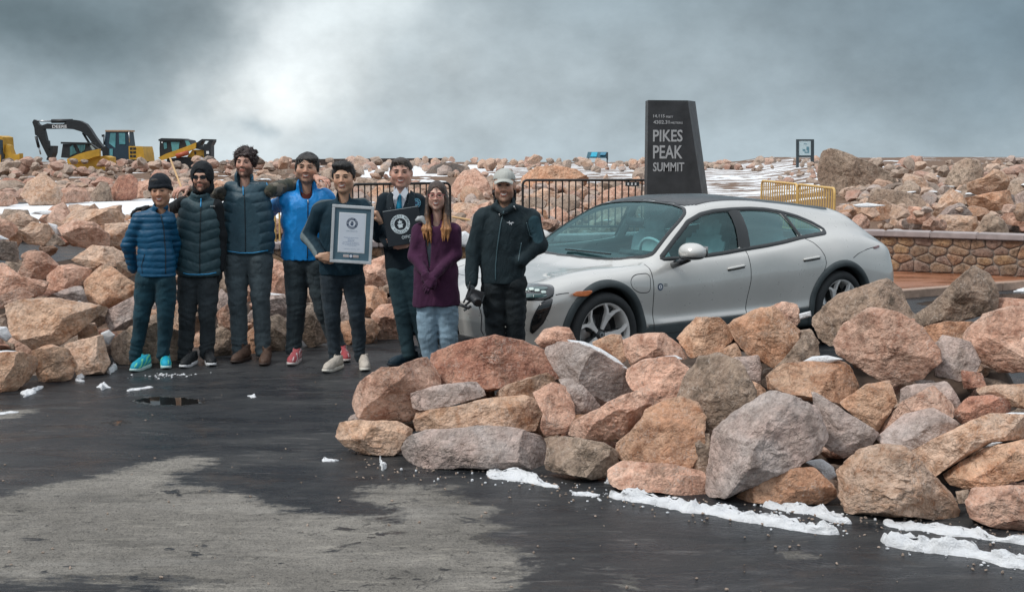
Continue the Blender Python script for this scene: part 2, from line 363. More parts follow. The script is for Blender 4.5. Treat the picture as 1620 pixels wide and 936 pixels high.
def ground_mat():
    m, t, b = new_mat('asphalt_ground')
    oc = t.coord('Object')
    dryA, pudA, snoA, soilA = (t.attr(k) for k in ('dry', 'pud', 'sno', 'soil'))
    n0 = t.noise(oc, .55, 5, .6, .5); n1 = t.noise(t.vmath('MULTIPLY', oc, (.55, 1.5, 1)), 2.3, 8, .68, .6); n2 = t.noise(oc, 13, 6, .7); gr = t.noise(oc, 150, 3, .6); gr2 = t.noise(oc, 48, 4, .75)
    sx_ = t.node('ShaderNodeSeparateXYZ'); t.put(sx_.inputs[0], oc); xleft = t.map(sx_.outputs[0], -3, -1, 1, 0)
    edge = t.math('MULTIPLY_ADD', t.math('SUBTRACT', n1, .5), .9, dryA)
    edge = t.math('MULTIPLY_ADD', t.math('SUBTRACT', n2, .5), .34, edge)
    dm = t.map(edge, -.05, .07, 0, 1, True)
    spots = t.map(t.noise(t.vmath('MULTIPLY', oc, (.7, 1.2, 1)), 4.4, 6, .68, .9), .625, .65, 1, 0)
    dm = t.math('MULTIPLY', dm, spots)
    dm = t.math('MULTIPLY', dm, t.map(gr2, .30, .42, .35, 1))
    # a thin grey film of dried mud also lies over the wet part
    film = t.math('MULTIPLY', t.map(n1, .44, .70, 0, 1), t.map(n0, .36, .62, .04, .42))
    wet = t.mix(t.map(gr, .35, .7, 0, 1), (.007, .009, .012), (.023, .028, .034))
    wet = t.mix(film, wet, (.15, .145, .135))
    st1 = t.noise(t.vmath('MULTIPLY', oc, (.4, 1.5, 1)), 4.5, 7, .72, .5); st2 = t.noise(t.vmath('MULTIPLY', oc, (.22, 1.3, 1)), 16, 5, .75, .8)
    wet = t.mix(t.map(st1, .48, .72, 0, .6), wet, (.062, .062, .062))
    wet = t.mix(t.math('MULTIPLY', t.map(st2, .56, .70, 0, .7), t.map(n0, .40, .60, .15, 1)), wet, (.20, .19, .18))
    wet = t.mix(t.map(t.noise(oc, 1.7, 5, .7, .6), .56, .74, 0, .45), wet, (.085, .055, .038))
    wet = t.mix(t.map(gr2, .68, .76, 0, .8), wet, (.26, .21, .18))
    dryc = t.mix(t.map(n1, .3, .7, 0, 1), (.21, .195, .172), (.30, .28, .25))
    dryc = t.mix(t.map(gr2, .48, .66, 0, .85), dryc, (.085, .082, .076))
    dryc = t.mix(t.map(n2, .5, .68, 0, .45), dryc, (.11, .105, .098))
    dryc = t.mix(t.map(gr, .56, .7, 0, .6), dryc, (.42, .39, .35))
    dryc = t.mix(t.map(st1, .50, .66, 0, .55), dryc, (.105, .10, .092)); dryc = t.mix(t.map(st2, .54, .68, 0, .6), dryc, (.40, .37, .32)); dryc = t.mix(t.map(t.noise(oc, 9, 6, .75, .4), .60, .66, 0, .75), dryc, (.06, .058, .055))
    dryc = t.mix(t.map(t.noise(t.vmath('MULTIPLY', oc, (.2, 1.6, 1)), 1.6, 5, .7, .3), .55, .75, 0, .6), dryc, (.33, .315, .29))
    dryc = t.vmath('SCALE', dryc, None, t.map(t.noise(oc, .9, 6, .7, .6), .32, .68, .68, 1.22))
    c = t.mix(dm, wet, dryc)
    soilc = t.mix(t.map(n2, .3, .7, 0, 1), (.10, .065, .045), (.24, .15, .10))
    c = t.mix(soilA, c, soilc)
    sm = t.map(t.math('MULTIPLY_ADD', t.math('SUBTRACT', t.noise(t.vmath('MULTIPLY', oc, (.35, .22, 1)), 1.2, 6, .7), .5), 9, t.math('ADD', snoA, .6)), 0, .3, 0, 1)
    sm = t.math('MULTIPLY', sm, t.map(snoA, -2.5, -1.5, 0, 1))
    sm = t.math('MULTIPLY', sm, t.map(t.noise(t.vmath('MULTIPLY', oc, (.45, 1.3, 1)), .8, 6, .7, .3), .47, .53, 1, xleft))
    fs = t.math('MULTIPLY', soilA, t.map(t.noise(t.vmath('MULTIPLY', oc, (1, .6, 1)), .5, 5, .6), .585, .61, 0, 1))
    sm = t.math('MAXIMUM', sm, fs)
    c = t.mix(sm, c, (.84, .86, .88))
    pm = t.map(t.math('MULTIPLY_ADD', t.math('SUBTRACT', n2, .5), .25, pudA), -.02, .02, 0, 1)
    c = t.mix(pm, c, (.012, .011, .010))
    t.put(b.inputs['Base Color'], c)
    rw = t.map(n1, .35, .65, .12, .55)
    r = t.mix(dm, rw, (.92, .92, .92)); r = t.mix(t.math('MAXIMUM', sm, soilA), r, (.8, .8, .8)); r = t.mix(pm, r, (.03, .03, .03))
    t.put(b.inputs['Roughness'], r); b.inputs['Specular IOR Level'].default_value = .24
    h = t.math('ADD', t.math('MULTIPLY', gr, .35), t.math('ADD', t.math('MULTIPLY', gr2, .5), t.math('MULTIPLY', n2, .7)))
    h = t.math('MULTIPLY', h, t.math('SUBTRACT', 1, pm)); h = t.math('MULTIPLY', h, t.math('MAXIMUM', t.math('MAXIMUM', dm, sm), t.map(n1, .38, .60, .28, .85)))
    t.put(b.inputs['Normal'], t.bump(h, .9, .022))
    return m
M_GROUND = ground_mat()
g = mesh_np('ground', V, Q, M_GROUND, attrs={'dry': dry.ravel(), 'pud': pud.ravel(), 'sno': sno.ravel(), 'soil': soil.ravel()})
tag(g, 'wet dark asphalt with a dried grey mud patch in front', kind='structure')
# ---------------------------------------------------------------- banks of rubble: soil cores
BANK = {
 'front': dict(base=[(535, 700), (620, 738), (745, 744), (870, 752), (960, 774), (1130, 792), (1330, 812), (1520, 824), (1640, 850), (2000, 930)], k=[(0, .42), (2000, .42)]),
 'left': dict(base=[(-400, 720), (-100, 640), (0, 622), (60, 610), (150, 590), (210, 577), (300, 566), (420, 557), (540, 545), (660, 532), (760, 520)], k=[(-400, .36), (250, .36), (420, .24), (760, .22)]),
}
def bank_xy(name):
    return np.array([G(*p)[:2] for p in BANK[name]['base']])
BXY = {k: bank_xy(k) for k in BANK}
def bank_solve(name, px, py):
    """distance Y and height z at which the sight line (px, py) meets the face of the bank"""
    B = BANK[name]
    by = np.interp(px, [p[0] for p in B['base']], [p[1] for p in B['base']]); k = np.interp(px, *zip(*B['k']))
    Yb = G(px, by)[1]; d = ray(px, py); sl = -d[2] / d[1]
    Y = (CH + k * Yb) / (k + sl)
    if py >= by: Y = Yb
    return Y, max(0, k * (Y - Yb))
def bank_mesh(name, label, cut, top):
    rows = []
    B = BANK[name]; pxs = np.linspace(B['base'][0][0] + (40 if name == 'front' else 0), B['base'][-1][0] - (60 if name == 'left' else 290), 70)
    for px in pxs:
        by = np.interp(px, [p[0] for p in B['base']], [p[1] for p in B['base']]); g0 = G(px, by)
        k = np.interp(px, *zip(*B['k'])); r = []
        for j in range(16):
            u = (j / 15) * top
            dirn = g0[:2] / np.linalg.norm(g0[:2])
            Y = g0[1] + .35 + u; z = k * (Y - g0[1]) - cut
            if u > top - .8: z -= (u - top + .8) * 1.2
            z *= min(1, max(0, px - 760) / 260, (pxs[-1] - px) / 80) if name == 'front' else min(1, (pxs[-1] - px) / 90)
            if z < .03: z = -.1
            x = g0[0] * (1 + u / g0[1] * .9)
            r.append((x, Y, max(z, -.1)))
        rows.append(r)
    V = np.array(rows); V[..., 2] += .12 * fbm(V, 1.5, 3) * (V[..., 2] > 0)
    n, m_ = V.shape[:2]; idx = np.arange(n * m_).reshape(n, m_)
    Q = np.stack([idx[:-1, :-1], idx[1:, :-1], idx[1:, 1:], idx[:-1, 1:]], -1).reshape(-1, 4)
    o = mesh_np('rubble_bank', V.reshape(-1, 3), Q, M_SOIL); tag(o, label, kind='structure'); return o
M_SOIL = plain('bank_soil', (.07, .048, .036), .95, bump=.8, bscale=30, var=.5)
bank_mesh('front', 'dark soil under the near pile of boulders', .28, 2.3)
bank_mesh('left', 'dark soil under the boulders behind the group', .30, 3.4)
# ================================================================ boulders
def traced_rock(name, pts, Y, mat, seed=0, tf=1.0, res=1.0, chis=11, push=.25, rough=1.0, round_=.47, grow=1.07):
    rs = np.random.RandomState(seed)
    P = np.array(pts, float); c = P.mean(0); P = c + (P - c) * grow
    C = W(c[0], c[1], Y); dv = C - np.array([0, 0, CH]); dist = np.linalg.norm(dv); dv = dv / dist
    Rt = np.cross(dv, [0, 0, 1]); Rt /= np.linalg.norm(Rt); Up = np.cross(Rt, dv)
    pts2 = []
    for p in P:
        r_ = ray(*p); t = (C - np.array([0, 0, CH])) @ dv / (r_ @ dv); q = np.array([0, 0, CH]) + r_ * t - C
        pts2.append((q @ Rt, q @ Up))
    pts2 = np.array(pts2)
    sizepx = np.ptp(P, axis=0).max()
    n = int(np.clip(sizepx * .75 * res, 40, 150)); K = int(n * .34); Kb = max(6, n // 9)
    # resample outline, corners slightly rounded
    seg = np.roll(pts2, -1, 0) - pts2; L = np.linalg.norm(seg, axis=1); cum = np.concatenate([[0], np.cumsum(L)]); tot = cum[-1]
    s = np.arange(n) / n * tot; o2 = np.empty((n, 2)); pc = np.vstack([pts2, pts2[:1]])
    for k in range(2): o2[:, k] = np.interp(s, cum, pc[:, k])
    area = .5 * abs(np.sum(o2[:, 0] * np.roll(o2[:, 1], -1) - o2[:, 1] * np.roll(o2[:, 0], -1)))
    T = .52 * math.sqrt(area) * tf
    phis = np.concatenate([np.linspace(-90, 0, K + 1), np.linspace(0, 90, Kb + 1)[1:]]) * math.pi / 180
    rows = []
    off = rs.uniform(-.12, .12, 2) * math.sqrt(area)
    for ph in phis:
        rho = max(math.cos(ph), 0) ** round_; dep = math.copysign(abs(math.sin(ph)) ** .8, ph) * T
        ctr = off * (1 - rho)
        xy = o2 * rho + ctr
        rows.append(np.concatenate([xy, np.full((n, 1), dep)], 1))
    Vl = np.array(rows)                      # (rows, n, 3) in (right, up, depth)
    for _ in range(chis):
        nrm = np.array([rs.normal() * .75, rs.normal() * .6 + .25, -1.0]); nrm /= np.linalg.norm(nrm); ob = math.sqrt(max(0, 1 - nrm[2] ** 2))
        d = Vl @ nrm; lim = d.max() * min(.97, rs.uniform(.36, .72) + .28 * ob ** 1.5); ex = np.clip(d - lim, 0, None)
        Vl = Vl - ex[..., None] * nrm * .97
    sz = math.sqrt(area)
    Pn = Vl + seed * 3.7
    fr = np.clip(np.cos(phis), 0, 1)[:, None]
    dsp = fbm(Pn, 2.4 / sz, 4, gain=.55) * .062 * sz
    rg = -np.abs(fbm(Pn * np.array([1, 1.7, 1]), 3.6 / sz, 4, 5.0, .6)) * .075 * sz
    cel = np.round(fbm(Pn, 3.0 / sz, 2, 9.0) * 5) / 5 * .05 * sz
    dd = (dsp + rg * .9 + cel) * rough
    ctr3 = np.array([0, 0, 0.])
    dirn = Vl - ctr3; dirn = dirn / (np.linalg.norm(dirn, axis=-1, keepdims=True) + 1e-9)
    Vl = Vl + dirn * dd[..., None] * (.55 + .45 * (1 - fr[..., None])) + np.array([0, 0, -1]) * np.abs(dd[..., None]) * .0
    Vw = Vl[..., :1] * Rt + Vl[..., 1:2] * Up + (Vl[..., 2:3] + push * T) * dv
    m_, n_ = Vw.shape[:2]; Vw = Vw.reshape(-1, 3)
    idx = np.arange(m_ * n_).reshape(m_, n_); nxt = np.roll(idx, -1, 1)
    Q = np.stack([idx[1:-2], nxt[1:-2], nxt[2:-1], idx[2:-1]], -1).reshape(-1, 4)
    faces = [tuple(q) for q in Q.tolist()]
    faces += [(idx[0, 0], nxt[1, k], idx[1, k]) for k in range(n_)] + [(idx[-1, 0], idx[-2, k], nxt[-2, k]) for k in range(n_)]
    used = np.concatenate([[idx[0, 0]], idx[1:-1].ravel(), [idx[-1, 0]]]); remap = -np.ones(m_ * n_, int); remap[used] = np.arange(len(used))
    faces = [tuple(remap[i] for i in f) for f in faces]; Vw = Vw[used]
    o2_ = o2[:, 0] * np.roll(o2[:, 1], -1) - o2[:, 1] * np.roll(o2[:, 0], -1)
    if o2_.sum() > 0: faces = [f[::-1] for f in faces]
    me = bpy.data.meshes.new(name); me.from_pydata(Vw.tolist(), [], faces); me.update()
    bm = bmesh.new(); bm.from_mesh(me); bmesh.ops.recalc_face_normals(bm, faces=bm.faces[:]); bm.to_mesh(me); bm.free()
    me.polygons.foreach_set('use_smooth', [name != 'boulder'] * len(me.polygons)); me.materials.append(mat)
    o = bpy.data.objects.new(name, me); COL.objects.link(o); o.location = C
    return o
SEED = [100]
def rocks(bank, rows, group=None):
    for label, mk, pts, *opt in rows:
        op = opt[0] if opt else {}
        P = np.array(pts, float); cx = P[:, 0].mean(); by = P[:, 1].max()
        if bank in BANK: Y = bank_solve(bank, cx, by)[0]
        else:
            Y = op['Y'] if 'Y' in op else G(cx, by)[1]
        Y += op.get('dy', 0)
        SEED[0] += 1
        o = traced_rock('boulder', pts, Y, RM[mk], SEED[0], tf=op.get('tf', 1), chis=op.get('ch', 11), rough=op.get('ro', 1.0), round_=op.get('rd', .47), push=op.get('push', .25))
        tag(o, label, 'boulder', group)
FG = [
 ('long brick red dome shaped boulder topping the left end of the near pile', 'red', [(675, 559), (712, 548), (764, 536), (783, 532), (828, 540), (866, 554), (885, 570), (889, 593), (870, 602), (808, 611), (773, 617), (744, 612), (699, 606), (677, 583)]),
 ('large pinkish boulder with a grey speckled face at the left tip of the near pile', 'pink', [(555, 628), (562, 609), (584, 593), (603, 582), (629, 583), (655, 569), (680, 562), (700, 595), (692, 630), (660, 655), (648, 663), (597, 667), (568, 660), (555, 641)]),
 ('brownish pink boulder on the asphalt at the far left foot of the near pile', 'tan', [(530, 689), (536, 667), (568, 665), (626, 667), (651, 679), (646, 700), (620, 719), (578, 718), (546, 705)]),
 ('small grey wedge of rock lying on the long tan block', 'grey', [(651, 622), (696, 609), (757, 602), (768, 625), (712, 641), (667, 648), (655, 643)], dict(dy=-.12)),
 ('long tan block lying on top of the long grey pink slab', 'tan', [(652, 651), (712, 644), (792, 628), (828, 625), (853, 635), (858, 654), (844, 681), (764, 675), (712, 676), (655, 683)]),
 ('long grey pink slab on the asphalt, longest stone of the bottom row', 'grey', [(616, 712), (642, 692), (674, 679), (744, 675), (808, 676), (864, 692), (868, 724), (853, 742), (744, 741), (674, 740), (632, 734)]),
 ('tan boulder wedged under the right half of the brick red dome', 'tan', [(773, 630), (802, 609), (863, 590), (877, 597), (880, 622), (850, 640), (792, 637)]),
 ('upright pale tan boulder between the long tan block and the pink one', 'pink', [(844, 622), (882, 602), (898, 606), (908, 638), (909, 657), (892, 683), (863, 689), (855, 673), (860, 654)]),
 ('grey slanting stone behind the upright pale tan boulder', 'grey', [(882, 596), (911, 599), (937, 625), (949, 641), (943, 650), (911, 654), (897, 622)]),
 ('large grey brown boulder with a curved snow cap behind the two small stones', 'grey', [(838, 545), (880, 538), (915, 543), (950, 560), (985, 580), (1000, 603), (995, 625), (958, 642), (930, 632), (905, 610), (880, 592), (862, 566)]),
 ('pale pinkish boulder directly below the front wheel arch of the car', 'pink', [(846, 539), (860, 521), (882, 516), (901, 518), (912, 540), (889, 548), (858, 550)]),
 ('small tan block, larger of two loose stones on the snow capped boulder', 'tan', [(885, 561), (898, 556), (921, 572), (919, 588), (901, 583), (887, 574)], dict(dy=-.28, tf=.9)),
 ('tiny tan stone, smaller of two loose stones on the snow capped boulder', 'orange', [(921, 572), (937, 566), (943, 577), (937, 585), (922, 584)], dict(dy=-.25)),
 ('brown squared block in the bottom row right of the long grey pink slab', 'brown', [(866, 689), (889, 689), (953, 700), (978, 716), (968, 750), (937, 757), (863, 742)]),
 ('smooth pink boulder leaning above the brown squared block', 'pink', [(897, 688), (905, 667), (944, 647), (980, 627), (1005, 620), (1027, 627), (1033, 639), (1015, 667), (990, 692), (940, 696)]),
 ('rounded orange brown boulder sitting on the flat pink slab', 'orange', [(975, 700), (1005, 676), (1021, 647), (1050, 631), (1078, 628), (1102, 639), (1115, 659), (1113, 700), (1094, 736), (1046, 743), (993, 734), (977, 720)]),
 ('flat pink slab on the asphalt beneath the rounded orange boulder', 'pink', [(960, 738), (981, 726), (1062, 735), (1115, 745), (1122, 781), (1094, 787), (1021, 775), (968, 765)]),
 ('biggest grey boulder of the near pile, leaning to the right with a pale ridge', 'grey', [(1117, 773), (1119, 740), (1131, 684), (1167, 651), (1216, 621), (1249, 627), (1293, 643), (1312, 692), (1297, 716), (1261, 736), (1192, 769), (1151, 784), (1123, 781)], dict(tf=.9)),
 ('low orange boulder on the asphalt under the right side of the biggest grey one', 'orange', [(1160, 785), (1188, 773), (1249, 742), (1285, 740), (1314, 765), (1322, 785), (1305, 797), (1224, 797), (1170, 792)]),
 ('tall dark and ochre streaked boulder in the middle of the near pile', 'brown', [(1072, 627), (1082, 598), (1106, 564), (1135, 558), (1167, 570), (1196, 619), (1190, 643), (1140, 690), (1119, 690), (1111, 647)]),
 ('reddish boulder with a strip of snow on its top left of the streaked one', 'pink', [(987, 582), (1021, 568), (1066, 563), (1092, 586), (1078, 627), (1048, 645), (1009, 628), (993, 602)]),
 ('small brown boulder hiding the lower front wheel', 'orange', [(938, 541), (968, 529), (983, 529), (991, 570), (972, 578), (942, 562)]),
 ('flat topped pinkish boulder below the front door of the car', 'pink', [(984, 537), (1009, 529), (1050, 527), (1078, 546), (1090, 566), (1040, 578), (1001, 580), (989, 562)]),
 ('rounded pink tan boulder below the door mirror of the car', 'orange', [(1070, 535), (1102, 503), (1139, 503), (1163, 533), (1135, 556), (1094, 566)]),
 ('small tan stone between the two boulders under the front door', 'tan', [(1133, 560), (1163, 537), (1173, 562), (1158, 574)]),
 ('large orange pyramid boulder below the middle of the car', 'orange', [(1150, 513), (1200, 489), (1224, 485), (1265, 523), (1257, 558), (1228, 582), (1184, 562), (1165, 540)]),
 ('light pink boulder behind the orange pyramid against the rear door', 'pink', [(1218, 481), (1241, 477), (1263, 481), (1265, 508), (1253, 522), (1232, 502)]),
 ('small grey pink stone under the left side of the orange pyramid', 'grey', [(1155, 566), (1200, 562), (1205, 582), (1202, 606), (1180, 598)]),
 ('small orange stone peeping out right of the streaked boulder', 'orange', [(1184, 598), (1214, 615), (1204, 640), (1186, 632)]),
 ('long narrow brown boulder slanting up below the rear wheel', 'brown', [(1202, 604), (1249, 558), (1277, 521), (1293, 529), (1300, 560), (1265, 580), (1241, 590)]),
 ('broad boulder with dark and ochre face right in front of the rear wheel', 'brown', [(1280, 503), (1324, 466), (1402, 441), (1427, 459), (1447, 498), (1420, 512), (1340, 520), (1314, 545), (1294, 533), (1280, 513)]),
 ('largest rounded tan pink boulder high on the right of the near pile', 'pink', [(1316, 542), (1334, 510), (1378, 487), (1422, 496), (1457, 518), (1481, 552), (1484, 570), (1457, 597), (1412, 611), (1358, 582), (1324, 560)]),
 ('dark brown horn shaped boulder standing against the stone wall', 'brown', [(1445, 497), (1476, 479), (1511, 444), (1540, 421), (1565, 434), (1579, 464), (1574, 493), (1516, 508), (1449, 516)]),
 ('broad pink tan boulder at the right edge near the kerb', 'pink', [(1521, 530), (1555, 498), (1594, 488), (1650, 484), (1665, 540), (1640, 585), (1579, 589), (1550, 572)]),
 ('smooth lilac grey boulder in the hollow left of the broad right edge one', 'grey', [(1471, 550), (1491, 529), (1535, 542), (1552, 572), (1540, 597), (1516, 602), (1481, 592)]),
 ('low flat orange stone behind the largest rounded boulder', 'orange', [(1445, 518), (1496, 509), (1540, 509), (1535, 538), (1471, 545)]),
 ('orange boulder with an oval snow patch left of the largest rounded one', 'orange', [(1216, 594), (1240, 574), (1330, 566), (1350, 574), (1368, 607), (1340, 632), (1297, 635), (1232, 625), (1218, 615)]),
 ('brownish orange boulder directly under the largest rounded one', 'orange', [(1327, 636), (1373, 609), (1407, 602), (1417, 636), (1388, 683), (1356, 660)]),
 ('smooth lilac slope of rock right behind the biggest grey boulder', 'grey', [(1285, 621), (1314, 636), (1390, 685), (1375, 705), (1334, 724), (1300, 700)]),
 ('grey ledge of rock below the largest rounded boulder', 'grey', [(1417, 613), (1496, 599), (1516, 631), (1522, 645), (1500, 650), (1470, 640), (1422, 642)]),
 ('pinkish slanting boulder above the grey one with sharp top edge', 'pink', [(1387, 685), (1427, 636), (1476, 610), (1508, 641), (1508, 660), (1457, 665), (1407, 690)]),
 ('light grey boulder with a sharp top edge in the right half of the pile', 'grey', [(1388, 692), (1432, 655), (1476, 645), (1518, 670), (1495, 692), (1440, 718), (1405, 712)]),
 ('small reddish oval boulder near the right edge above the arched one', 'red', [(1505, 651), (1535, 628), (1570, 625), (1604, 636), (1601, 657), (1560, 660), (1525, 672)]),
 ('long arched grey tan boulder reaching to the right edge', 'tan', [(1439, 716), (1516, 675), (1565, 655), (1625, 658), (1650, 690), (1565, 700), (1535, 718), (1476, 753), (1455, 738)]),
 ('orange pink slab slanting up below the arched boulder', 'orange', [(1493, 749), (1555, 710), (1650, 690), (1655, 745), (1574, 771), (1535, 773), (1504, 766)]),
 ('large cracked golden brown boulder at the foot of the pile', 'tan', [(1321, 744), (1348, 719), (1388, 700), (1427, 705), (1457, 729), (1520, 808), (1516, 820), (1422, 818), (1341, 808), (1324, 773)], dict(ro=1.5)),
 ('pink boulder with dark streaks at the bottom right corner', 'pink', [(1530, 793), (1540, 773), (1650, 766), (1660, 850), (1574, 835), (1535, 818)]),
 ('long yellowish stone near the right edge under the broad pink tan boulder', 'tan', [(1538, 611), (1650, 606), (1655, 650), (1565, 638)]),
 ('low pink stone at the right edge behind the broad one', 'pink', [(1572, 470), (1650, 476), (1650, 500), (1570, 500)]),
 ('brown stone in the gap above the oval snow patch', 'brown', [(1258, 525), (1282, 520), (1296, 542), (1285, 572), (1256, 572)]),
 ('tiny brown stone left of the streaked boulder at the bottom right', 'brown', [(1512, 777), (1532, 774), (1532, 795), (1516, 796)]),
 ('dark stone in the gap between the orange boulder and the biggest grey one', 'brown', [(1095, 690), (1122, 684), (1128, 745), (1098, 748)]),
 ('small orange stone right of the strip of snow under the car', 'orange', [(1255, 540), (1275, 560), (1262, 585), (1240, 578)]),
 ('brown stone below the low flat orange stone', 'red', [(1520, 585), (1555, 590), (1560, 612), (1525, 615)]),
]
rocks('front', FG)
LB = [
 ('cut off orange boulder at the left edge on the asphalt', 'orange', [(-25, 562), (30, 557), (58, 566), (60, 580), (45, 600), (17, 624), (-25, 632)]),
 ('rounded golden orange boulder second from the left in the bottom row', 'orange', [(51, 556), (79, 546), (106, 552), (121, 576), (113, 597), (82, 611), (62, 604), (54, 580)]),
 ('squarish grey tan boulder third from the left in the bottom row', 'tan', [(101, 546), (130, 537), (161, 530), (173, 573), (164, 590), (123, 593), (114, 570)]),
 ('largest grey brown wedge boulder left of the man in the blue puffer jacket', 'tan', [(10, 484), (31, 475), (82, 472), (126, 477), (167, 488), (137, 513), (96, 543), (55, 551), (20, 530)]),
 ('long brown boulder behind the feet of the man in the blue puffer jacket', 'brown', [(169, 542), (191, 525), (209, 516), (245, 512), (285, 525), (284, 567), (240, 574), (191, 576), (172, 561)]),
 ('plump salmon coloured boulder at the elbow of the man in blue puffer', 'orange', [(133, 443), (150, 423), (171, 417), (191, 433), (215, 450), (209, 469), (164, 486), (138, 482)]),
 ('cream pink boulder with ridges left of the plump salmon one', 'pink', [(74, 436), (92, 421), (116, 416), (147, 426), (135, 448), (96, 462), (75, 455)]),
 ('pale flat lilac stone lying on the largest wedge boulder', 'grey', [(70, 472), (116, 452), (130, 453), (140, 482), (113, 480)]),
 ('grey pink boulder beside the hip of the man in blue puffer', 'grey', [(162, 494), (191, 480), (214, 467), (232, 500), (212, 518), (176, 522)]),
 ('tall pink tan boulder with slanting top near the left edge', 'pink', [(25, 438), (44, 399), (68, 398), (94, 419), (76, 442)]),
 ('small pink boulder at the left edge above the wedge boulder', 'pink', [(-25, 470), (0, 468), (31, 455), (53, 467), (31, 480), (10, 486), (-25, 492)]),
 ('broad pink boulder cut by the left edge in mid bank', 'pink', [(-25, 420), (5, 415), (34, 438), (74, 446), (67, 465), (50, 470), (31, 462), (0, 474), (-25, 474)]),
 ('flat layered tan boulder with overhanging lip', 'tan', [(114, 411), (147, 388), (178, 390), (202, 402), (190, 418), (144, 424)]),
 ('brown pink boulder with vertical face beneath the long top stone', 'pink', [(90, 360), (116, 347), (150, 352), (173, 371), (170, 396), (113, 389)]),
 ('tan boulder near the top of the left bank', 'tan', [(25, 370), (51, 351), (79, 356), (87, 371), (68, 388), (41, 386)]),
 ('pale flat topped boulder just below the snow strip at far left', 'tan', [(10, 343), (34, 334), (64, 349), (52, 362), (18, 354)]),
 ('long rounded golden boulder crowning the bank below the snow strip', 'tan', [(104, 346), (137, 332), (181, 330), (207, 341), (193, 360), (154, 355)]),
 ('upright tan slab at the shoulder of the man in blue puffer', 'tan', [(166, 354), (207, 352), (217, 392), (171, 396)]),
 ('dark brown boulder with snow on top at the left edge', 'dark', [(-25, 380), (0, 379), (26, 383), (29, 414), (0, 411), (-25, 408)]),
 ('pink boulder at the left edge under the snowy one', 'pink', [(-25, 345), (0, 346), (20, 351), (31, 363), (14, 377), (-25, 375)]),
 ('grey brown stone in the middle of the bank beside a small snow patch', 'brown', [(59, 377), (89, 370), (105, 385), (68, 390)]),
 ('narrow brown stone between the layered boulder and the man in blue', 'brown', [(184, 415), (208, 415), (222, 430), (200, 440), (186, 432)]),
 ('dark gap stone under the plump salmon boulder', 'brown', [(136, 478), (172, 486), (160, 515), (132, 510)]),
 ('small tan stone between wedge boulder and the squarish grey tan one', 'tan', [(122, 515), (150, 510), (158, 532), (125, 540)]),
 ('tall pink boulder between the two men in puffer vest and blue windbreaker', 'pink', [(424, 412), (432, 408), (451, 416), (458, 467), (440, 474), (424, 466)]),
 ('flat grey boulder with snow on it between the legs of the same two men', 'grey', [(400, 470), (452, 466), (458, 500), (420, 508), (398, 498)]),
 ('rounded brown boulder at the calf of the tall man in vest', 'brown', [(415, 508), (440, 497), (458, 510), (455, 552), (430, 558), (412, 547)]),
 ('brown boulder seen between the legs of the man in the blue windbreaker', 'brown', [(476, 490), (500, 478), (518, 495), (517, 540), (490, 548), (474, 532)]),
 ('pale pink ledge boulder between framed certificate and dark suit', 'pink', [(570, 427), (590, 410), (622, 400), (645, 420), (634, 442), (595, 454), (576, 450)]),
 ('rounded ochre boulder beneath the pale pink ledge', 'orange', [(560, 460), (585, 450), (614, 462), (610, 490), (590, 502), (558, 497)]),
 ('pink boulder beside the calf of the man in the dark suit', 'pink', [(588, 500), (600, 484), (625, 480), (645, 500), (645, 536), (600, 540)]),
 ('orange boulder behind the knees of the man with the certificate', 'orange', [(528, 513), (560, 505), (590, 505), (601, 522), (587, 542), (550, 549), (526, 547)]),
 ('grey boulder seen between the knees of the man with the certificate', 'grey', [(532, 468), (558, 468), (577, 498), (562, 510), (534, 508)]),
 ('tall grey tan boulder seen between the men in blue puffer and black hood', 'tan', [(262, 485), (285, 480), (300, 505), (295, 565), (270, 568)]),
 ('brown boulder with snow cap between the man in black hood and tall man', 'brown', [(340, 438), (358, 436), (372, 455), (370, 480), (350, 486), (338, 470)]),
 ('pink boulder beside the knee of the man in black hood', 'pink', [(342, 495), (362, 480), (378, 495), (374, 532), (352, 530)]),
 ('large brown boulder low between the man in black hood and tall man', 'brown', [(330, 525), (350, 515), (378, 535), (384, 562), (335, 568), (325, 545)]),
 ('narrow tan boulder between the knees of the man in black hood', 'tan', [(298, 465), (315, 462), (320, 520), (304, 530)]),
 ('grey boulder behind the hips of the tall man in vest', 'grey', [(350, 455), (368, 472), (380, 500), (350, 505), (336, 480)]),
 ('orange boulder low between the feet of the tall man', 'orange', [(388, 530), (402, 515), (418, 520), (420, 558), (392, 562)]),
 ('dark low stone between the suit trousers and purple cardigan', 'brown', [(655, 505), (690, 500), (700, 530), (660, 536)]),
 ('salmon stone between the thighs of the tall man', 'pink', [(384, 452), (396, 440), (408, 455), (405, 474), (386, 478)]),
]
rocks('left', LB)
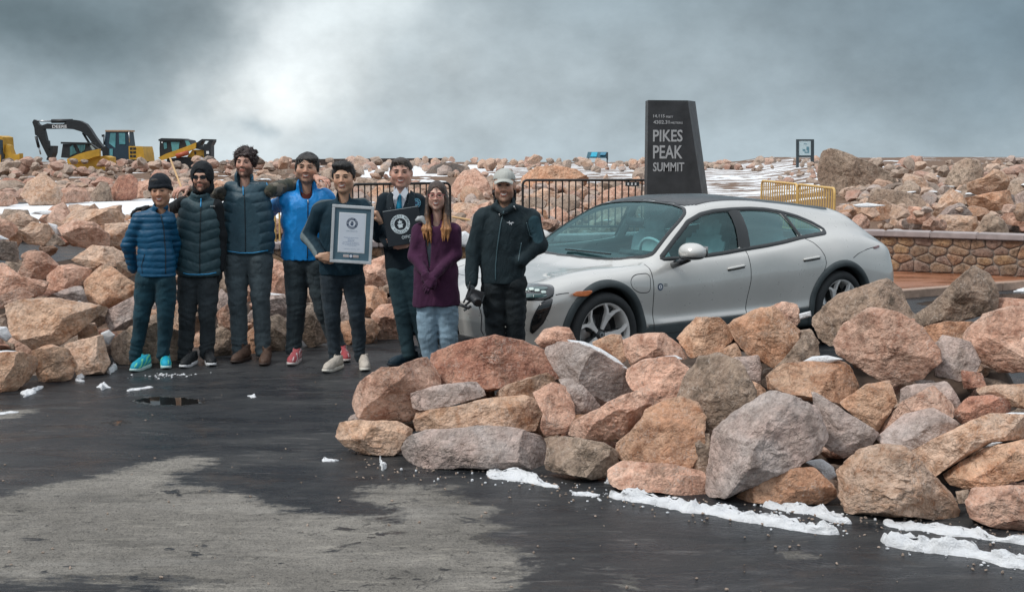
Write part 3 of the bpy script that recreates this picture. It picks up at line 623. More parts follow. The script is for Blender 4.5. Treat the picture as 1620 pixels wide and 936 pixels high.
MR = [
 ('pointed grey pink boulder standing tall above the snow strip on the left', 'tan', [(32, 308), (44, 288), (67, 271), (86, 288), (99, 308), (91, 322), (49, 325)]),
 ('upright smooth red brown slab boulder above the snow strip', 'red', [(175, 298), (188, 279), (205, 276), (217, 283), (217, 315), (180, 318)]),
 ('low brown boulder between the pointed one and the upright slab', 'pink', [(94, 308), (99, 298), (138, 296), (145, 318), (94, 322)]),
 ('grey brown stepped boulder left of the upright slab', 'brown', [(143, 308), (158, 288), (170, 288), (179, 317), (148, 319)]),
 ('rounded pink boulder at the left edge above the snow strip', 'pink', [(-15, 298), (22, 308), (30, 322), (0, 327), (-15, 327)]),
 ('pink boulder tucked behind the black beanie', 'pink', [(215, 286), (240, 284), (244, 313), (218, 313)]),
 ('dark gravelly mound rising behind the black barrier', 'dark', [(668, 281), (685, 263), (708, 256), (735, 264), (725, 282), (708, 289), (677, 287)], dict(rd=.8, ch=4, ro=.5)),
 ('large pyramid shaped pink boulder between the cardigan and grey cap', 'pink', [(708, 303), (733, 271), (752, 265), (769, 284), (780, 303), (762, 319), (719, 312)]),
 ('flat pink boulder under the pyramid shaped one', 'tan', [(713, 320), (756, 322), (750, 350), (720, 340)]),
 ('pink boulder at the left shoulder of the man with the grey cap', 'pink', [(736, 345), (745, 330), (775, 318), (775, 352), (738, 376)]),
 ('long low russet boulder mound behind the black barrier', 'orange', [(815, 280), (850, 264), (880, 262), (912, 268), (930, 282), (925, 302), (820, 304)], dict(rd=.7)),
 ('pink boulder behind the right half of the black barrier', 'pink', [(938, 322), (955, 303), (985, 292), (1012, 300), (1022, 350), (940, 356)]),
 ('rosy boulder with snow on it behind the middle of the black barrier', 'pink', [(866, 337), (878, 323), (908, 345), (903, 362), (870, 360)]),
 ('brown boulder behind the left end of the right black barrier', 'tan', [(832, 312), (862, 297), (888, 310), (885, 330), (838, 334)]),
 ('tan boulder low behind the left end of the right black barrier', 'orange', [(830, 338), (862, 332), (872, 360), (834, 366)]),
 ('huge grey brown boulder with dark right face beside the yellow barrier', 'brown', [(1291, 266), (1300, 240), (1315, 237), (1348, 245), (1386, 263), (1413, 275), (1422, 302), (1378, 308), (1360, 324), (1324, 324), (1294, 292)], dict(tf=.9)),
 ('block boulder with dark hollow right of the huge one', 'brown', [(1369, 320), (1385, 298), (1411, 301), (1455, 308), (1464, 322), (1447, 347), (1425, 350), (1395, 335)], dict(Y=22.5)),
 ('flat russet boulder with snow on top right behind the tail of the car', 'orange', [(1325, 322), (1414, 328), (1416, 343), (1389, 350), (1340, 346)], dict(Y=20.5)),
 ('pink boulder standing just behind the wall coping', 'pink', [(1435, 352), (1437, 326), (1455, 328), (1475, 337), (1472, 356)], dict(Y=20)),
 ('grey boulder with pale outline behind the wall', 'grey', [(1482, 344), (1498, 328), (1520, 320), (1540, 340), (1520, 348), (1490, 350)], dict(Y=20.5)),
 ('long greenish tan boulder lying right behind the coping', 'tan', [(1471, 358), (1488, 340), (1545, 342), (1552, 368), (1509, 368), (1478, 364)], dict(Y=19.3)),
 ('rounded brown boulder right behind the coping near the right edge', 'brown', [(1542, 366), (1557, 342), (1568, 336), (1588, 349), (1598, 370), (1555, 370)], dict(Y=19.0)),
 ('pointed golden brown boulder in the middle of the right rubble', 'tan', [(1475, 340), (1491, 308), (1504, 297), (1521, 308), (1529, 322), (1498, 330), (1484, 346)], dict(Y=22)),
 ('rounded grey crowned boulder below the skyline on the right', 'tan', [(1528, 290), (1557, 281), (1572, 268), (1586, 272), (1597, 285), (1592, 303), (1554, 312), (1530, 305)], dict(Y=28)),
 ('tall twin faced brown boulder on the skyline at right', 'brown', [(1494, 290), (1509, 260), (1527, 250), (1550, 255), (1557, 272), (1547, 297), (1520, 297)], dict(Y=34)),
 ('wide russet boulder under the rounded grey crowned one', 'orange', [(1525, 314), (1554, 308), (1600, 300), (1608, 328), (1570, 334), (1534, 326)], dict(Y=23.5)),
 ('pink tan boulder right of the brown one near the right edge', 'pink', [(1578, 348), (1600, 324), (1618, 335), (1640, 348), (1635, 360), (1595, 355)], dict(Y=21)),
 ('grey pink boulder at the right edge above the coping', 'grey', [(1605, 310), (1625, 300), (1650, 304), (1650, 335), (1612, 332)], dict(Y=24)),
 ('grey round stone beside the snow patch in the right rubble', 'grey', [(1414, 278), (1427, 265), (1439, 272), (1438, 288), (1420, 290)]),
]
rocks('flat', MR)
# ---------------------------------------------------------------- shared shapes for the boulders that are not traced
def generic_rock(seed, sub):
    rs = np.random.RandomState(seed)
    bm = bmesh.new(); bmesh.ops.create_icosphere(bm, subdivisions=sub, radius=1)
    V = np.array([v.co for v in bm.verts]); V *= rs.uniform(.72, 1.1, 3) * np.array([1.05, .9, .8])
    for _ in range(15):
        n = rs.normal(size=3); n /= np.linalg.norm(n); d = V @ n; lim = d.max() * rs.uniform(.58, .86)
        V = V - np.clip(d - lim, 0, None)[:, None] * n
    D = V / np.linalg.norm(V, axis=1, keepdims=True)
    V = V + D * (fbm(V + seed, 1.6, 4, gain=.55) * .17 - np.abs(fbm(V + seed, 2.6, 3, 4.)) * .12)[:, None]
    for v, c in zip(bm.verts, V): v.co = c
    me = bpy.data.meshes.new('boulder'); bm.to_mesh(me); bm.free()
    me.polygons.foreach_set('use_smooth', [False] * len(me.polygons)); me.materials.append(RM['pink']); return me
GR_HI = [generic_rock(i, 4) for i in range(6)]; GR_LO = [generic_rock(20 + i, 3) for i in range(10)]
GR_XL = [generic_rock(40 + i, 2) for i in range(6)]
rng = random.Random(5)
MKS = ['pink', 'orange', 'orange', 'tan', 'red', 'red', 'brown', 'brown', 'brown', 'grey']
MARKS = [   # what a stone can be found by
 (90, 290, 'pointed grey boulder'), (200, 292, 'upright red brown slab'), (15, 300, 'rounded left edge boulder'), (100, 245, 'excavator bucket'), (140, 252, 'low dark loader cab'), (195, 252, 'excavator cab'), (232, 252, 'yellow engine housing'), (300, 252, 'skid loader'), (20, 250, 'cut off yellow machine'),
 (316, 262, 'black hood'), (254, 280, 'black beanie'), (382, 250, 'curly haired head'), (482, 250, 'head above blue windbreaker'), (545, 265, 'head above the certificate'), (634, 262, 'head of the suited man'), (690, 300, 'woman with glasses'), (797, 280, 'grey cap'),
 (708, 272, 'dark gravelly mound'), (750, 290, 'pyramid shaped boulder'), (870, 275, 'long russet mound'), (980, 330, 'right half of black barrier'), (860, 330, 'left half of black barrier'), (945, 250, 'blue lectern sign'), (1065, 240, 'tall dark summit sign'), (580, 300, 'left black barrier'), (900, 345, 'middle of black barrier'), (1150, 268, 'far snow field'),
 (1274, 250, 'framed map sign'), (1355, 280, 'huge grey brown boulder'), (1262, 305, 'yellow barrier'), (1415, 322, 'block boulder with hollow'), (1430, 292, 'bright snow patch'), (1500, 315, 'pointed golden boulder'), (1525, 272, 'twin faced skyline boulder'), (1565, 290, 'grey crowned boulder'), (1565, 318, 'wide russet boulder'), (1610, 310, 'right edge above the coping'), (1460, 345, 'pink stone behind the coping'), (1510, 352, 'greenish tan boulder'), (1570, 355, 'rounded stone behind coping'), (1600, 262, 'right edge skyline'), (1450, 258, 'round skyline stones'),
 (783, 570, 'brick red dome'), (620, 620, 'left tip boulder'), (745, 708, 'long grey slab'), (700, 625, 'small grey wedge'), (880, 640, 'upright pale tan boulder'), (960, 655, 'smooth pink boulder'), (1045, 690, 'rounded orange boulder'), (1140, 620, 'dark streaked boulder'), (1215, 700, 'biggest grey boulder'), (1210, 540, 'orange pyramid'), (1290, 600, 'oval snow patch'), (1400, 550, 'largest rounded boulder'), (1420, 760, 'cracked golden boulder'), (1350, 480, 'rear wheel boulder'), (1520, 480, 'horn shaped boulder'), (1600, 540, 'broad right edge boulder'), (1550, 690, 'long arched boulder'), (1580, 730, 'orange pink slab'), (1440, 680, 'light grey sharp boulder'), (1110, 530, 'stone below the mirror'), (1035, 600, 'reddish snowy boulder'), (1330, 660, 'lilac slope'),
 (90, 510, 'largest left wedge boulder'), (175, 450, 'plump salmon boulder'), (105, 435, 'cream ridged boulder'), (60, 420, 'tall slanting pink boulder'), (160, 405, 'layered tan boulder'), (140, 370, 'brown pink boulder'), (155, 340, 'golden top boulder'), (190, 370, 'upright tan slab'), (50, 370, 'tan top boulder'), (130, 570, 'squarish grey boulder'), (85, 580, 'golden round boulder'), (240, 545, 'blue jacket mans feet'), (310, 520, 'hooded mans knees'), (395, 500, 'tall mans knees'), (440, 530, 'tall mans calf'), (490, 510, 'windbreaker mans knees'), (545, 490, 'certificate mans knees'), (610, 430, 'pale pink ledge'), (620, 510, 'suited mans calf'), (440, 440, 'tall pink boulder'), (20, 400, 'left edge snowy boulder'), (15, 450, 'left edge pink boulder')]
CN = {'pink': 'pink', 'red': 'brick red', 'tan': 'tan', 'orange': 'orange brown', 'grey': 'grey', 'brown': 'dark brown', 'dark': 'blackish'}
USED = set()
def auto_label(px, py, big, mk, noun, where):
    order = sorted(MARKS, key=lambda m: (m[0] - px) ** 2 + 2.5 * (m[1] - py) ** 2)
    for mx, my, nm in order[:16]:
        dx, dy = px - mx, (py - my) * 1.4
        rel = ('right of' if dx > 0 else 'left of') if abs(dx) > abs(dy) else ('below' if dy > 0 else 'above')
        L = f'{big} {CN[mk]} {noun} {rel} the {nm} {where}'.strip()
        if L not in USED: USED.add(L); return L
    return L
def place_rock(meshes, loc, size, px, py, big, where, group, mks=MKS, flat=.8, noun='boulder'):
    o = bpy.data.objects.new('boulder', rng.choice(meshes)); COL.objects.link(o)
    mk = rng.choice(mks)
    o.material_slots[0].link = 'OBJECT'; o.material_slots[0].material = RM[mk]
    o.location = loc; o.rotation_euler = (rng.uniform(-.5, .5), rng.uniform(-.5, .5), rng.uniform(0, 6.28))
    s = size * .5; o.scale = (s * rng.uniform(.95, 1.35), s * rng.uniform(.9, 1.25), s * rng.uniform(.7, 1.1) * flat / .8)
    return tag(o, auto_label(px, py, big, mk, noun, where), 'boulder', group)
cand = []     # (px, py, position, diameter, colours, where, group)
for i in range(300):
    px = rng.uniform(570, 1660); by = np.interp(px, *zip(*BANK['front']['base'])); top = np.interp(px, [570, 780, 1000, 1250, 1400, 1660], [650, 590, 560, 530, 490, 490])
    py = rng.uniform(top, by - 26); Y, z = bank_solve('front', px, py); p = W(px, py, Y + .09); sz = rng.uniform(.09, .27)
    cand.append((px, py, (p[0], p[1] + .1, p[2] - .08), sz, MKS, 'in the near pile', 'packing stones in the near pile', 0))
for i in range(170):
    px = rng.uniform(-60, 700); by = np.interp(px, *zip(*BANK['left']['base'])); top = np.interp(px, [-60, 200, 430, 740], [348, 348, 418, 405])
    py = rng.uniform(top, by - 16); Y, z = bank_solve('left', px, py); p = W(px, py, Y + .28); sz = rng.uniform(.2, .5)
    cand.append((px, py, (p[0], p[1] + .1, p[2] - .1), sz, MKS, 'in the bank', 'packing stones in the bank behind the group', 0))
def field(n, px0, px1, py0, py1, s0, s1, where, group, mks=MKS, power=1.0, skip=None):
    for i in range(n):
        px = rng.uniform(px0, px1); py = py0 + (py1 - py0) * rng.random() ** power
        if skip and skip(px, py): continue
        z = 0.0
        for _ in range(4):
            g_ = G(px, py, z); z = float(terrain(g_[0], g_[1]))
        if g_[1] > 150: continue
        if sd_poly(np.array(g_[0]), np.array(g_[1]), SUMMIT_PAD) > -.7: continue
        sc = CF / g_[1]; size = (s0 + (s1 - s0) * rng.random() ** 1.6) * (1 + .6 * (rng.random() < .12)) * (.62 + .38 * (py - 255) / 60) / sc
        cand.append((px, py - 6, (g_[0], g_[1], z + size * .2), size, mks, where, group, 1))
SUMMIT_PAD = [(-12, 13), (9.5, 13), (9.5, 17.0), (6.4, 18.0), (3.5, 18.4), (3.5, 19.5), (-7, 17.2), (-12, 17)]
RED = ['red', 'red', 'red', 'orange', 'brown', 'brown', 'brown', 'tan', 'dark']
field(760, -40, 610, 259, 317, 18, 38, 'in the left rubble', 'boulders of the left rubble field', RED, .75)
field(760, 540, 1030, 257, 372, 14, 36, 'behind the barriers', 'boulders behind the black barriers', skip=lambda x, y: (272 < y < 284 and rng.random() < .6) or (y > 318 and x > 1010))
field(300, 1000, 1350, 256, 270, 13, 26, 'by the far snow', 'boulders at the far edge of the snow field', ['brown', 'brown', 'red', 'tan'])
field(640, 1345, 1690, 260, 352, 17, 46, 'behind the wall', 'boulders behind the stone wall', ['red', 'tan', 'brown', 'brown', 'brown', 'grey', 'orange', 'dark'])
field(130, -60, 440, 358, 384, 24, 44, 'in the left rubble', 'boulders of the left rubble field', ['pink', 'tan', 'orange', 'brown', 'tan'])
for i in range(60):   # stones close behind the wall, on the raised fill
    px = rng.uniform(1335, 1690); Y = rng.uniform(18.9, 23); p = W(px, rng.uniform(330, 360), Y)
    cand.append((px, 345, tuple(p), rng.uniform(.22, .5), ['pink', 'tan', 'orange', 'grey'], 'behind the wall', 'boulders behind the stone wall', 1))
for i in range(40):   # and behind the wall that curves on behind the group
    px = rng.uniform(420, 880); Y = rng.uniform(18.0, 20.5); p = W(px, rng.uniform(345, 372), Y)
    cand.append((px, 360, tuple(p), rng.uniform(.25, .55), MKS, 'behind the barriers', 'boulders behind the black barriers', 1))
for i in range(60):   # skyline heap on the right
    px = rng.uniform(1395, 1690); Y = rng.uniform(36, 60); top = np.interp(px, [1395, 1430, 1500, 1560, 1620, 1690], [272, 254, 264, 258, 266, 262])
    p = W(px, top + rng.uniform(3, 26), Y); cand.append((px, 262, tuple(p), rng.uniform(18, 36) / CF * Y, ['brown', 'brown', 'tan', 'red'], 'behind the wall', 'boulders behind the stone wall', 1))
for i in range(70):   # a broken line of stones along the far edge
    px = rng.uniform(420, 1300); Y = rng.uniform(70, 100); p = W(px, rng.uniform(253, 262), Y); cand.append((px, 256, tuple(p), rng.uniform(14, 26) / CF * Y, ['brown', 'tan', 'pink', 'orange'], 'by the far snow', 'boulders at the far edge of the snow field', 1))
for i in range(50):   # low skyline stones on the left, round the machines
    px = rng.uniform(-20, 480); Y = rng.uniform(60, 72); p = W(px, rng.uniform(254, 266), Y); cand.append((px, 258, tuple(p), rng.uniform(18, 36) / CF * Y, RED, 'in the left rubble', 'boulders of the left rubble field', 1))
cand.sort(key=lambda c: -c[3] / c[2][1] * (.35 if c[7] == 0 else 1))
NIND = 230
for c in cand[:NIND]:
    s = c[3] / c[2][1] * CF
    place_rock(GR_HI if c[2][1] < 24 else GR_LO, c[2], c[3], c[0], c[1], 'large' if s > 40 else 'mid sized' if s > 30 else 'small' if s > 22 else 'tiny', c[5], c[6], c[4], flat=.9)
_gc = {}
def joined(name, label, cs, pool):
    vs, fs, mi, base = [], [], [], 0
    for c in cs:
        me = rng.choice(pool)
        if me.name not in _gc:
            v = np.empty(len(me.vertices) * 3, np.float32); me.vertices.foreach_get('co', v); _gc[me.name] = (v.reshape(-1, 3), np.array([tuple(p.vertices) for p in me.polygons]))
        v, f = _gc[me.name]; a = rng.uniform(0, 6.28); s = c[3] * .5 * rng.uniform(.9, 1.3)
        rot = np.array(Matrix.Rotation(a, 3, 'Z') @ Matrix.Rotation(rng.uniform(-.6, .6), 3, 'X')) * np.array([[1], [1], [.85]])
        vs.append(v @ rot.T * s + np.array(c[2])); fs.append(f + base); base += len(v); mi.append(np.full(len(f), list(RM).index(rng.choice(c[4]))))
    o = mesh_np(name, np.vstack(vs), np.vstack(fs), mats=list(RM.values()), matidx=np.concatenate(mi), smooth=False)
    return tag(o, label, 'rubble', kind='stuff')
rest = cand[NIND:]
joined('gap_rubble', 'small rubble filling the gaps of the near pile and the bank', [c for c in rest if c[7] == 0], GR_LO)
joined('far_rubble', 'small boulders of the summit rubble too many to count', [c for c in rest if c[7] == 1], GR_XL)
# ================================================================ snow
vs, fs, base = [], [], 0
for i in range(150):
    c = rng.choice([k for k in cand[:500] if k[7] == 1 and k[2][1] > 24]) if i < 149 else cand[0]
    me = rng.choice(GR_XL); v = np.empty(len(me.vertices) * 3, np.float32); me.vertices.foreach_get('co', v); v = v.reshape(-1, 3) * [1, .9, .22]; s = min(c[3], .9) * rng.uniform(.2, .42)
    vs.append(v * s + np.array(c[2]) + [rng.uniform(-.4, .4) * c[3], -c[3] * .25, c[3] * rng.uniform(-.05, .34)]); f = np.array([tuple(p.vertices) for p in me.polygons]); fs.append(f + base); base += len(v)
tag(mesh_np('rubble_snow', np.vstack(vs), np.vstack(fs), M_SNOW), 'scraps of snow caught between the boulders of the rubble fields', 'snow', kind='stuff')
def snow_patch(pts, h=.05, label='', rag=.022, z0=0.0, Y=None, n=110, K=12, name='snow_patch', slim=.55):
    P = np.array([G(*p, z0) for p in pts])[:, :2]
    seg = np.roll(P, -1, 0) - P; L = np.linalg.norm(seg, axis=1); cum = np.concatenate([[0], np.cumsum(L)]); n = int(np.clip(cum[-1] / .018, 60, 420))
    s = np.arange(n) / n * cum[-1]; pc = np.vstack([P, P[:1]]); o2 = np.stack([np.interp(s, cum, pc[:, k]) for k in range(2)], 1)
    o2 = o2 * .5 + .25 * (np.roll(o2, 1, 0) + np.roll(o2, -1, 0))
    # inward: towards the nearest point of the long middle line, so that long strips stay strips
    c = o2.mean(0); u, s_, vt = np.linalg.svd(o2 - c); ax = vt[0]; t = (o2 - c) @ ax; tn = t / (np.abs(t).max() + 1e-9)
    mid = c + np.outer(t * .92, ax)
    bins = np.linspace(t.min(), t.max(), 12); cen = np.array([((o2 - c) @ vt[1])[np.abs(t - b) < (bins[1] - bins[0]) * .9].mean() if np.any(np.abs(t - b) < (bins[1] - bins[0]) * .9) else 0 for b in bins])
    mid = mid + np.outer(np.interp(t, bins, cen), vt[1]); o2 = mid + (o2 - mid) * slim
    rows = []
    for k in range(K + 1):
        f = k / K; xy = o2 * (1 - f) + mid * f
        rows.append(np.concatenate([xy, np.full((n, 1), (1 - (1 - f) ** 2.2))], 1))
    Vv = np.array(rows); P3 = np.concatenate([Vv[..., :2], Vv[..., :1] * 0], -1)
    jit = np.stack([fbm(P3, 9, 4, 3.), fbm(P3, 9, 4, 11.)], -1) * rag * 2
    Vv[..., :2] += jit + np.stack([fbm(P3, 34, 3, 5.), fbm(P3, 34, 3, 13.)], -1) * .020
    nz = fbm(P3, 5, 2) ; nz2 = fbm(P3, 16, 4, 7., .65)
    Vv[..., 2] = z0 + .004 + .42 * h * Vv[..., 2] * np.clip(.75 + nz * 1.0 + nz2 * 1.6, .28, 2.2)
    Vv[0, :, 2] = z0 - .004
    idx = np.arange((K + 1) * n).reshape(K + 1, n); nx_ = np.roll(idx, -1, 1)
    Q = np.stack([idx[:-1], nx_[:-1], nx_[1:], idx[1:]], -1).reshape(-1, 4)
    o = mesh_np(name, Vv.reshape(-1, 3), Q, M_SNOW); o.data.validate()
    bm = bmesh.new(); bm.from_mesh(o.data); bmesh.ops.recalc_face_normals(bm, faces=bm.faces[:])
    if sum(f.normal.z * f.calc_area() for f in bm.faces) < 0: bmesh.ops.reverse_faces(bm, faces=bm.faces[:])
    bm.to_mesh(o.data); bm.free()
    return tag(o, label, 'snow', kind='stuff')
for lab, h, pts in [
 ('broken snow streak below the long grey pink slab', .05, [(755, 752), (775, 742), (800, 738), (830, 745), (858, 744), (856, 752), (870, 765), (890, 770), (880, 774), (850, 770), (815, 765), (790, 765), (762, 762)]),
 ('tiny snow scrap left of the long crusty snow ridge', .025, [(908, 781), (925, 778), (946, 783), (940, 787), (915, 786)]),
 ('long crusty snow ridge along the foot of the near pile', .085, [(950, 783), (985, 782), (1015, 778), (1040, 785), (1090, 795), (1140, 798), (1180, 808), (1230, 815), (1280, 828), (1335, 838), (1338, 850), (1290, 852), (1230, 840), (1180, 832), (1130, 822), (1070, 812), (1010, 800), (960, 793)]),
 ('smooth snow patch under the low orange boulder', .06, [(1193, 803), (1215, 796), (1260, 797), (1310, 800), (1345, 820), (1352, 828), (1320, 832), (1295, 828), (1270, 817), (1230, 812)]),
 ('smooth snow strip under the cracked golden boulder', .06, [(1392, 830), (1430, 818), (1470, 826), (1540, 832), (1600, 850), (1670, 862), (1670, 876), (1580, 860), (1520, 856), (1460, 845), (1410, 843)]),
 ('crusty snow strip nearest the bottom right corner', .09, [(1388, 855), (1415, 850), (1460, 862), (1500, 865), (1530, 858), (1580, 875), (1670, 886), (1670, 912), (1590, 905), (1555, 890), (1500, 885), (1440, 875), (1395, 868)]),
 ('flat snow wedge below the left edge boulders', .04, [(28, 622), (60, 611), (78, 611), (55, 624), (35, 629)]),
 ('small snow mound at the foot of the squarish grey tan boulder', .05, [(114, 603), (122, 593), (138, 593), (134, 604)]),
 ('small snow mound left of the cyan running shoes', .06, [(163, 590), (180, 577), (192, 584), (176, 592)]),
 ('loose snow lump on the wet asphalt at the left', .05, [(150, 613), (160, 606), (172, 607), (180, 612), (165, 617)]),
 ('snow scrap on the asphalt left of the near pile', .025, [(508, 726), (520, 723), (542, 727), (530, 731), (512, 731)]),
 ('little snow lump beside the long grey pink slab', .055, [(593, 738), (601, 730), (614, 738), (604, 743)]),
 ('snow scrap in front of the tall man', .02, [(388, 627), (402, 625), (408, 628), (394, 631)]),
 ('thin streak of slush on the left asphalt', .012, [(198, 616), (232, 611), (246, 613), (220, 618), (200, 620)]),
 ('thin slush smear at the left edge', .010, [(-30, 654), (20, 650), (36, 651), (10, 656), (-30, 661)]),
 ('snow strip on the wet plaza at the right edge', .05, [(1580, 452), (1600, 448), (1680, 447), (1680, 462), (1600, 462)]),
 ('snow scrap under the brown squared block', .03, [(948, 759), (968, 758), (972, 765), (950, 765)]),
]: snow_patch(pts, h, lab)
rs_ = random.Random(9)
bm = bmesh.new()
for i in range(60):
    px = rs_.gauss(265, 26); py = 594 + rs_.gauss(0, 1.6) + (265 - px) * .04; p = G(px, py); s = rs_.uniform(.003, .010)
    bmesh.ops.create_icosphere(bm, subdivisions=1, radius=s, matrix=Matrix.Translation((p[0] + rs_.uniform(-.03, .03), p[1], s * .6)) @ Matrix.Diagonal((1.2, 1, .8, 1)))
for i in range(220):
    (ax_, ay_), (bx_, by_) = rs_.choice([((950, 783), (1130, 806)), ((1130, 806), (1340, 846)), ((1000, 788), (1250, 826)), ((760, 756), (885, 770)), ((1392, 860), (1500, 874)), ((1500, 874), (1640, 896)), ((1200, 806), (1340, 826)), ((1400, 832), (1600, 858)), ((905, 781), (960, 785))])
    f_ = rs_.random(); p = G(ax_ + (bx_ - ax_) * f_ + rs_.gauss(0, 5), ay_ + (by_ - ay_) * f_ + rs_.gauss(0, 6.5)); s = rs_.uniform(.002, .008)
    bmesh.ops.create_icosphere(bm, subdivisions=1, radius=s, matrix=Matrix.Translation((p[0], p[1], s * .5)) @ Matrix.Diagonal((1.3, 1, .8, 1)))
for i in range(25):
    px = rs_.uniform(560, 1400); by = np.interp(px, *zip(*BANK['front']['base'])) + rs_.expovariate(1 / 12.); p = G(px, by); s = rs_.uniform(.003, .010)
    bmesh.ops.create_icosphere(bm, subdivisions=1, radius=s, matrix=Matrix.Translation((p[0], p[1], s * .6)))
tag(obj_bm('snow_crumbs', bm, M_SNOW), 'crumbs of snow scattered on the wet asphalt', 'snow', kind='stuff')
bm = bmesh.new()
for i in range(420):
    if rs_.random() < .35: px, py = rs_.uniform(-20, 1640), rs_.uniform(600, 940)
    else:
        px = rs_.uniform(540, 1640); py = np.interp(px, *zip(*BANK['front']['base'])) + rs_.expovariate(1 / 16.)
    p = G(px, py); s = rs_.uniform(.0025, .0075)
    M = Matrix.Translation((p[0], p[1], s * .5)) @ Matrix.Rotation(rs_.uniform(0, 6), 4, Vector((rs_.random(), rs_.random(), 1)).normalized()) @ Matrix.Diagonal((s * 1.6, s * 1.1, s * .8, 1))
    bmesh.ops.create_icosphere(bm, subdivisions=1, radius=1, matrix=M)
tag(obj_bm('gravel', bm, RM['brown']), 'loose gravel chips scattered on the asphalt', 'gravel', kind='stuff')
def snow_cap(pts, Y, label, tf=.6):
    SEED[0] += 1
    o = traced_rock('snow_cap', pts, Y, M_SNOW, SEED[0], tf=tf, chis=0, rough=.5, push=.1, round_=.8)
    return tag(o, label, 'snow', kind='stuff')
for lab, pts, bank, dy in [
 ('curved snow cap on the grey brown boulder under the front wheel', [(900, 538), (925, 541), (950, 551), (975, 567), (992, 583), (985, 582), (960, 566), (930, 552), (905, 545)], 'front', -.42),
 ('strip of snow on the reddish boulder', [(1020, 570), (1045, 564), (1068, 562), (1080, 568), (1060, 568), (1035, 572)], 'front', -.50),
 ('oval snow patch on the orange boulder', [(1270, 572), (1285, 564), (1308, 562), (1333, 568), (1310, 574), (1285, 574)], 'front', -.40),
 ('snow sliver behind the upright pale tan boulder', [(908, 644), (925, 645), (943, 650), (930, 655), (910, 654)], 'front', -.1),
 ('snow sliver on the arched boulder at the right edge', [(1580, 656), (1600, 652), (1650, 653), (1650, 662), (1600, 663)], 'front', -.3),
 ('snow sliver under the arched boulder', [(1538, 705), (1560, 699), (1585, 699), (1570, 706), (1545, 710)], 'front', .1),
 ('snow in the gap behind the cracked golden boulder', [(1272, 730), (1300, 726), (1318, 738), (1322, 752), (1305, 765), (1295, 745)], 'front', .2),
 ('snow behind the light pink boulder under the rear door', [(1262, 497), (1282, 492), (1283, 500), (1264, 506)], 'front', .25),
 ('snow on the dark brown boulder at the left edge', [(-25, 370), (0, 372), (14, 379), (-25, 381)], 'left', -.3),
 ('snow wedge beside the brown pink boulder of the left bank', [(76, 353), (90, 356), (97, 374), (90, 372), (82, 362)], 'left', .0),
 ('snow ledge at the left edge above the wedge boulder', [(-20, 516), (10, 517), (18, 532), (10, 540), (-20, 520)], 'left', .0),
 ('snow on the rounded boulder at the left edge', [(-20, 556), (10, 554), (32, 556), (15, 562), (-20, 566)], 'left', -.35),
 ('snow patch in the gap right of the wedge boulder', [(160, 527), (172, 522), (182, 530), (172, 545), (162, 540)], 'left', .1),
 ('sliver of snow on the edge of the wedge boulder', [(116, 478), (126, 476), (138, 481), (126, 484)], 'left', -.35),
 ('snow on the boulder between the legs of the tall man', [(385, 464), (400, 460), (452, 466), (452, 472), (400, 470)], 'left', -.3),
 ('snow cap between the man in black hood and the tall man', [(338, 442), (352, 438), (364, 448), (360, 456), (346, 448)], 'left', -.35),
 ('snow mound on the asphalt between the feet of the tall man', [(388, 556), (396, 552), (406, 558), (398, 563), (388, 562)], 'left', -.1),
 ('snow strip on the wall behind the woman', [(718, 372), (736, 366), (760, 384), (742, 392), (722, 388)], 'wall', 0),
 ('snow on the flat russet boulder behind the tail of the car', [(1350, 324), (1372, 321), (1400, 325), (1380, 328), (1355, 328)], 'Y20', 0),
]:
    P = np.array(pts, float); cx, by = P[:, 0].mean(), P[:, 1].max()
    Y = 15.9 if bank == 'wall' else float(bank[1:]) - .6 if bank[0] == 'Y' else bank_solve(bank, cx, by)[0]
    snow_cap(pts, Y + dy + (.16 if dy < 0 else 0), lab)
# ================================================================ stone wall, plaza, kerb
def smooth_curve(pts, n=200):
    P = np.array(pts, float); t = np.linspace(0, len(P) - 1, n); out = []
    for u in t:
        i = int(min(u, len(P) - 2)); f = u - i
        p0, p1, p2, p3 = P[max(i - 1, 0)], P[i], P[i + 1], P[min(i + 2, len(P) - 1)]
        out.append(.5 * ((2 * p1) + (-p0 + p2) * f + (2 * p0 - 5 * p1 + 4 * p2 - p3) * f * f + (-p0 + 3 * p1 - 3 * p2 + p3) * f ** 3))
    return np.array(out)
WC = smooth_curve([(-4.2, 14.9), (-3.2, 15.3), (-1.8, 15.75), (-.5, 16.2), (1.5, 17.05), (3.5, 17.7), (4.9, 17.75), (5.9, 17.45), (7.3, 16.72), (8.6, 15.9), (10.2, 14.6)], 400)
_wl = np.concatenate([[0], np.cumsum(np.linalg.norm(np.diff(WC, axis=0), axis=1))])
def wall_at(s):
    p = np.array([np.interp(s, _wl, WC[:, 0]), np.interp(s, _wl, WC[:, 1])]); q = np.array([np.interp(s + .01, _wl, WC[:, 0]), np.interp(s + .01, _wl, WC[:, 1])])
    t = (q - p) / np.linalg.norm(q - p); return p, t
wall_mats = [rock_mat('wall_stone_' + k, *c, .15, .8, 2.2, .35) for k, c in {
    'rust': ((.30, .165, .09), (.27, .155, .095), (.13, .065, .04)), 'ochre': ((.38, .24, .13), (.33, .20, .11), (.17, .10, .055)), 'plum': ((.20, .13, .10), (.27, .17, .125), (.10, .06, .045)), 'umber': ((.22, .145, .095), (.30, .19, .12), (.09, .06, .04))}.items()]
M_MORTAR = plain('mortar', (.25, .21, .18), .95, bump=.8, bscale=60, var=.3)
M_COPING = plain('coping_stone', (.36, .305, .295), .55, bump=.7, bscale=45, var=.3, vscale=4)
wall = thing('stone_wall', 'low curved wall of rust brown stones with a pale pink coping', 'stone wall')
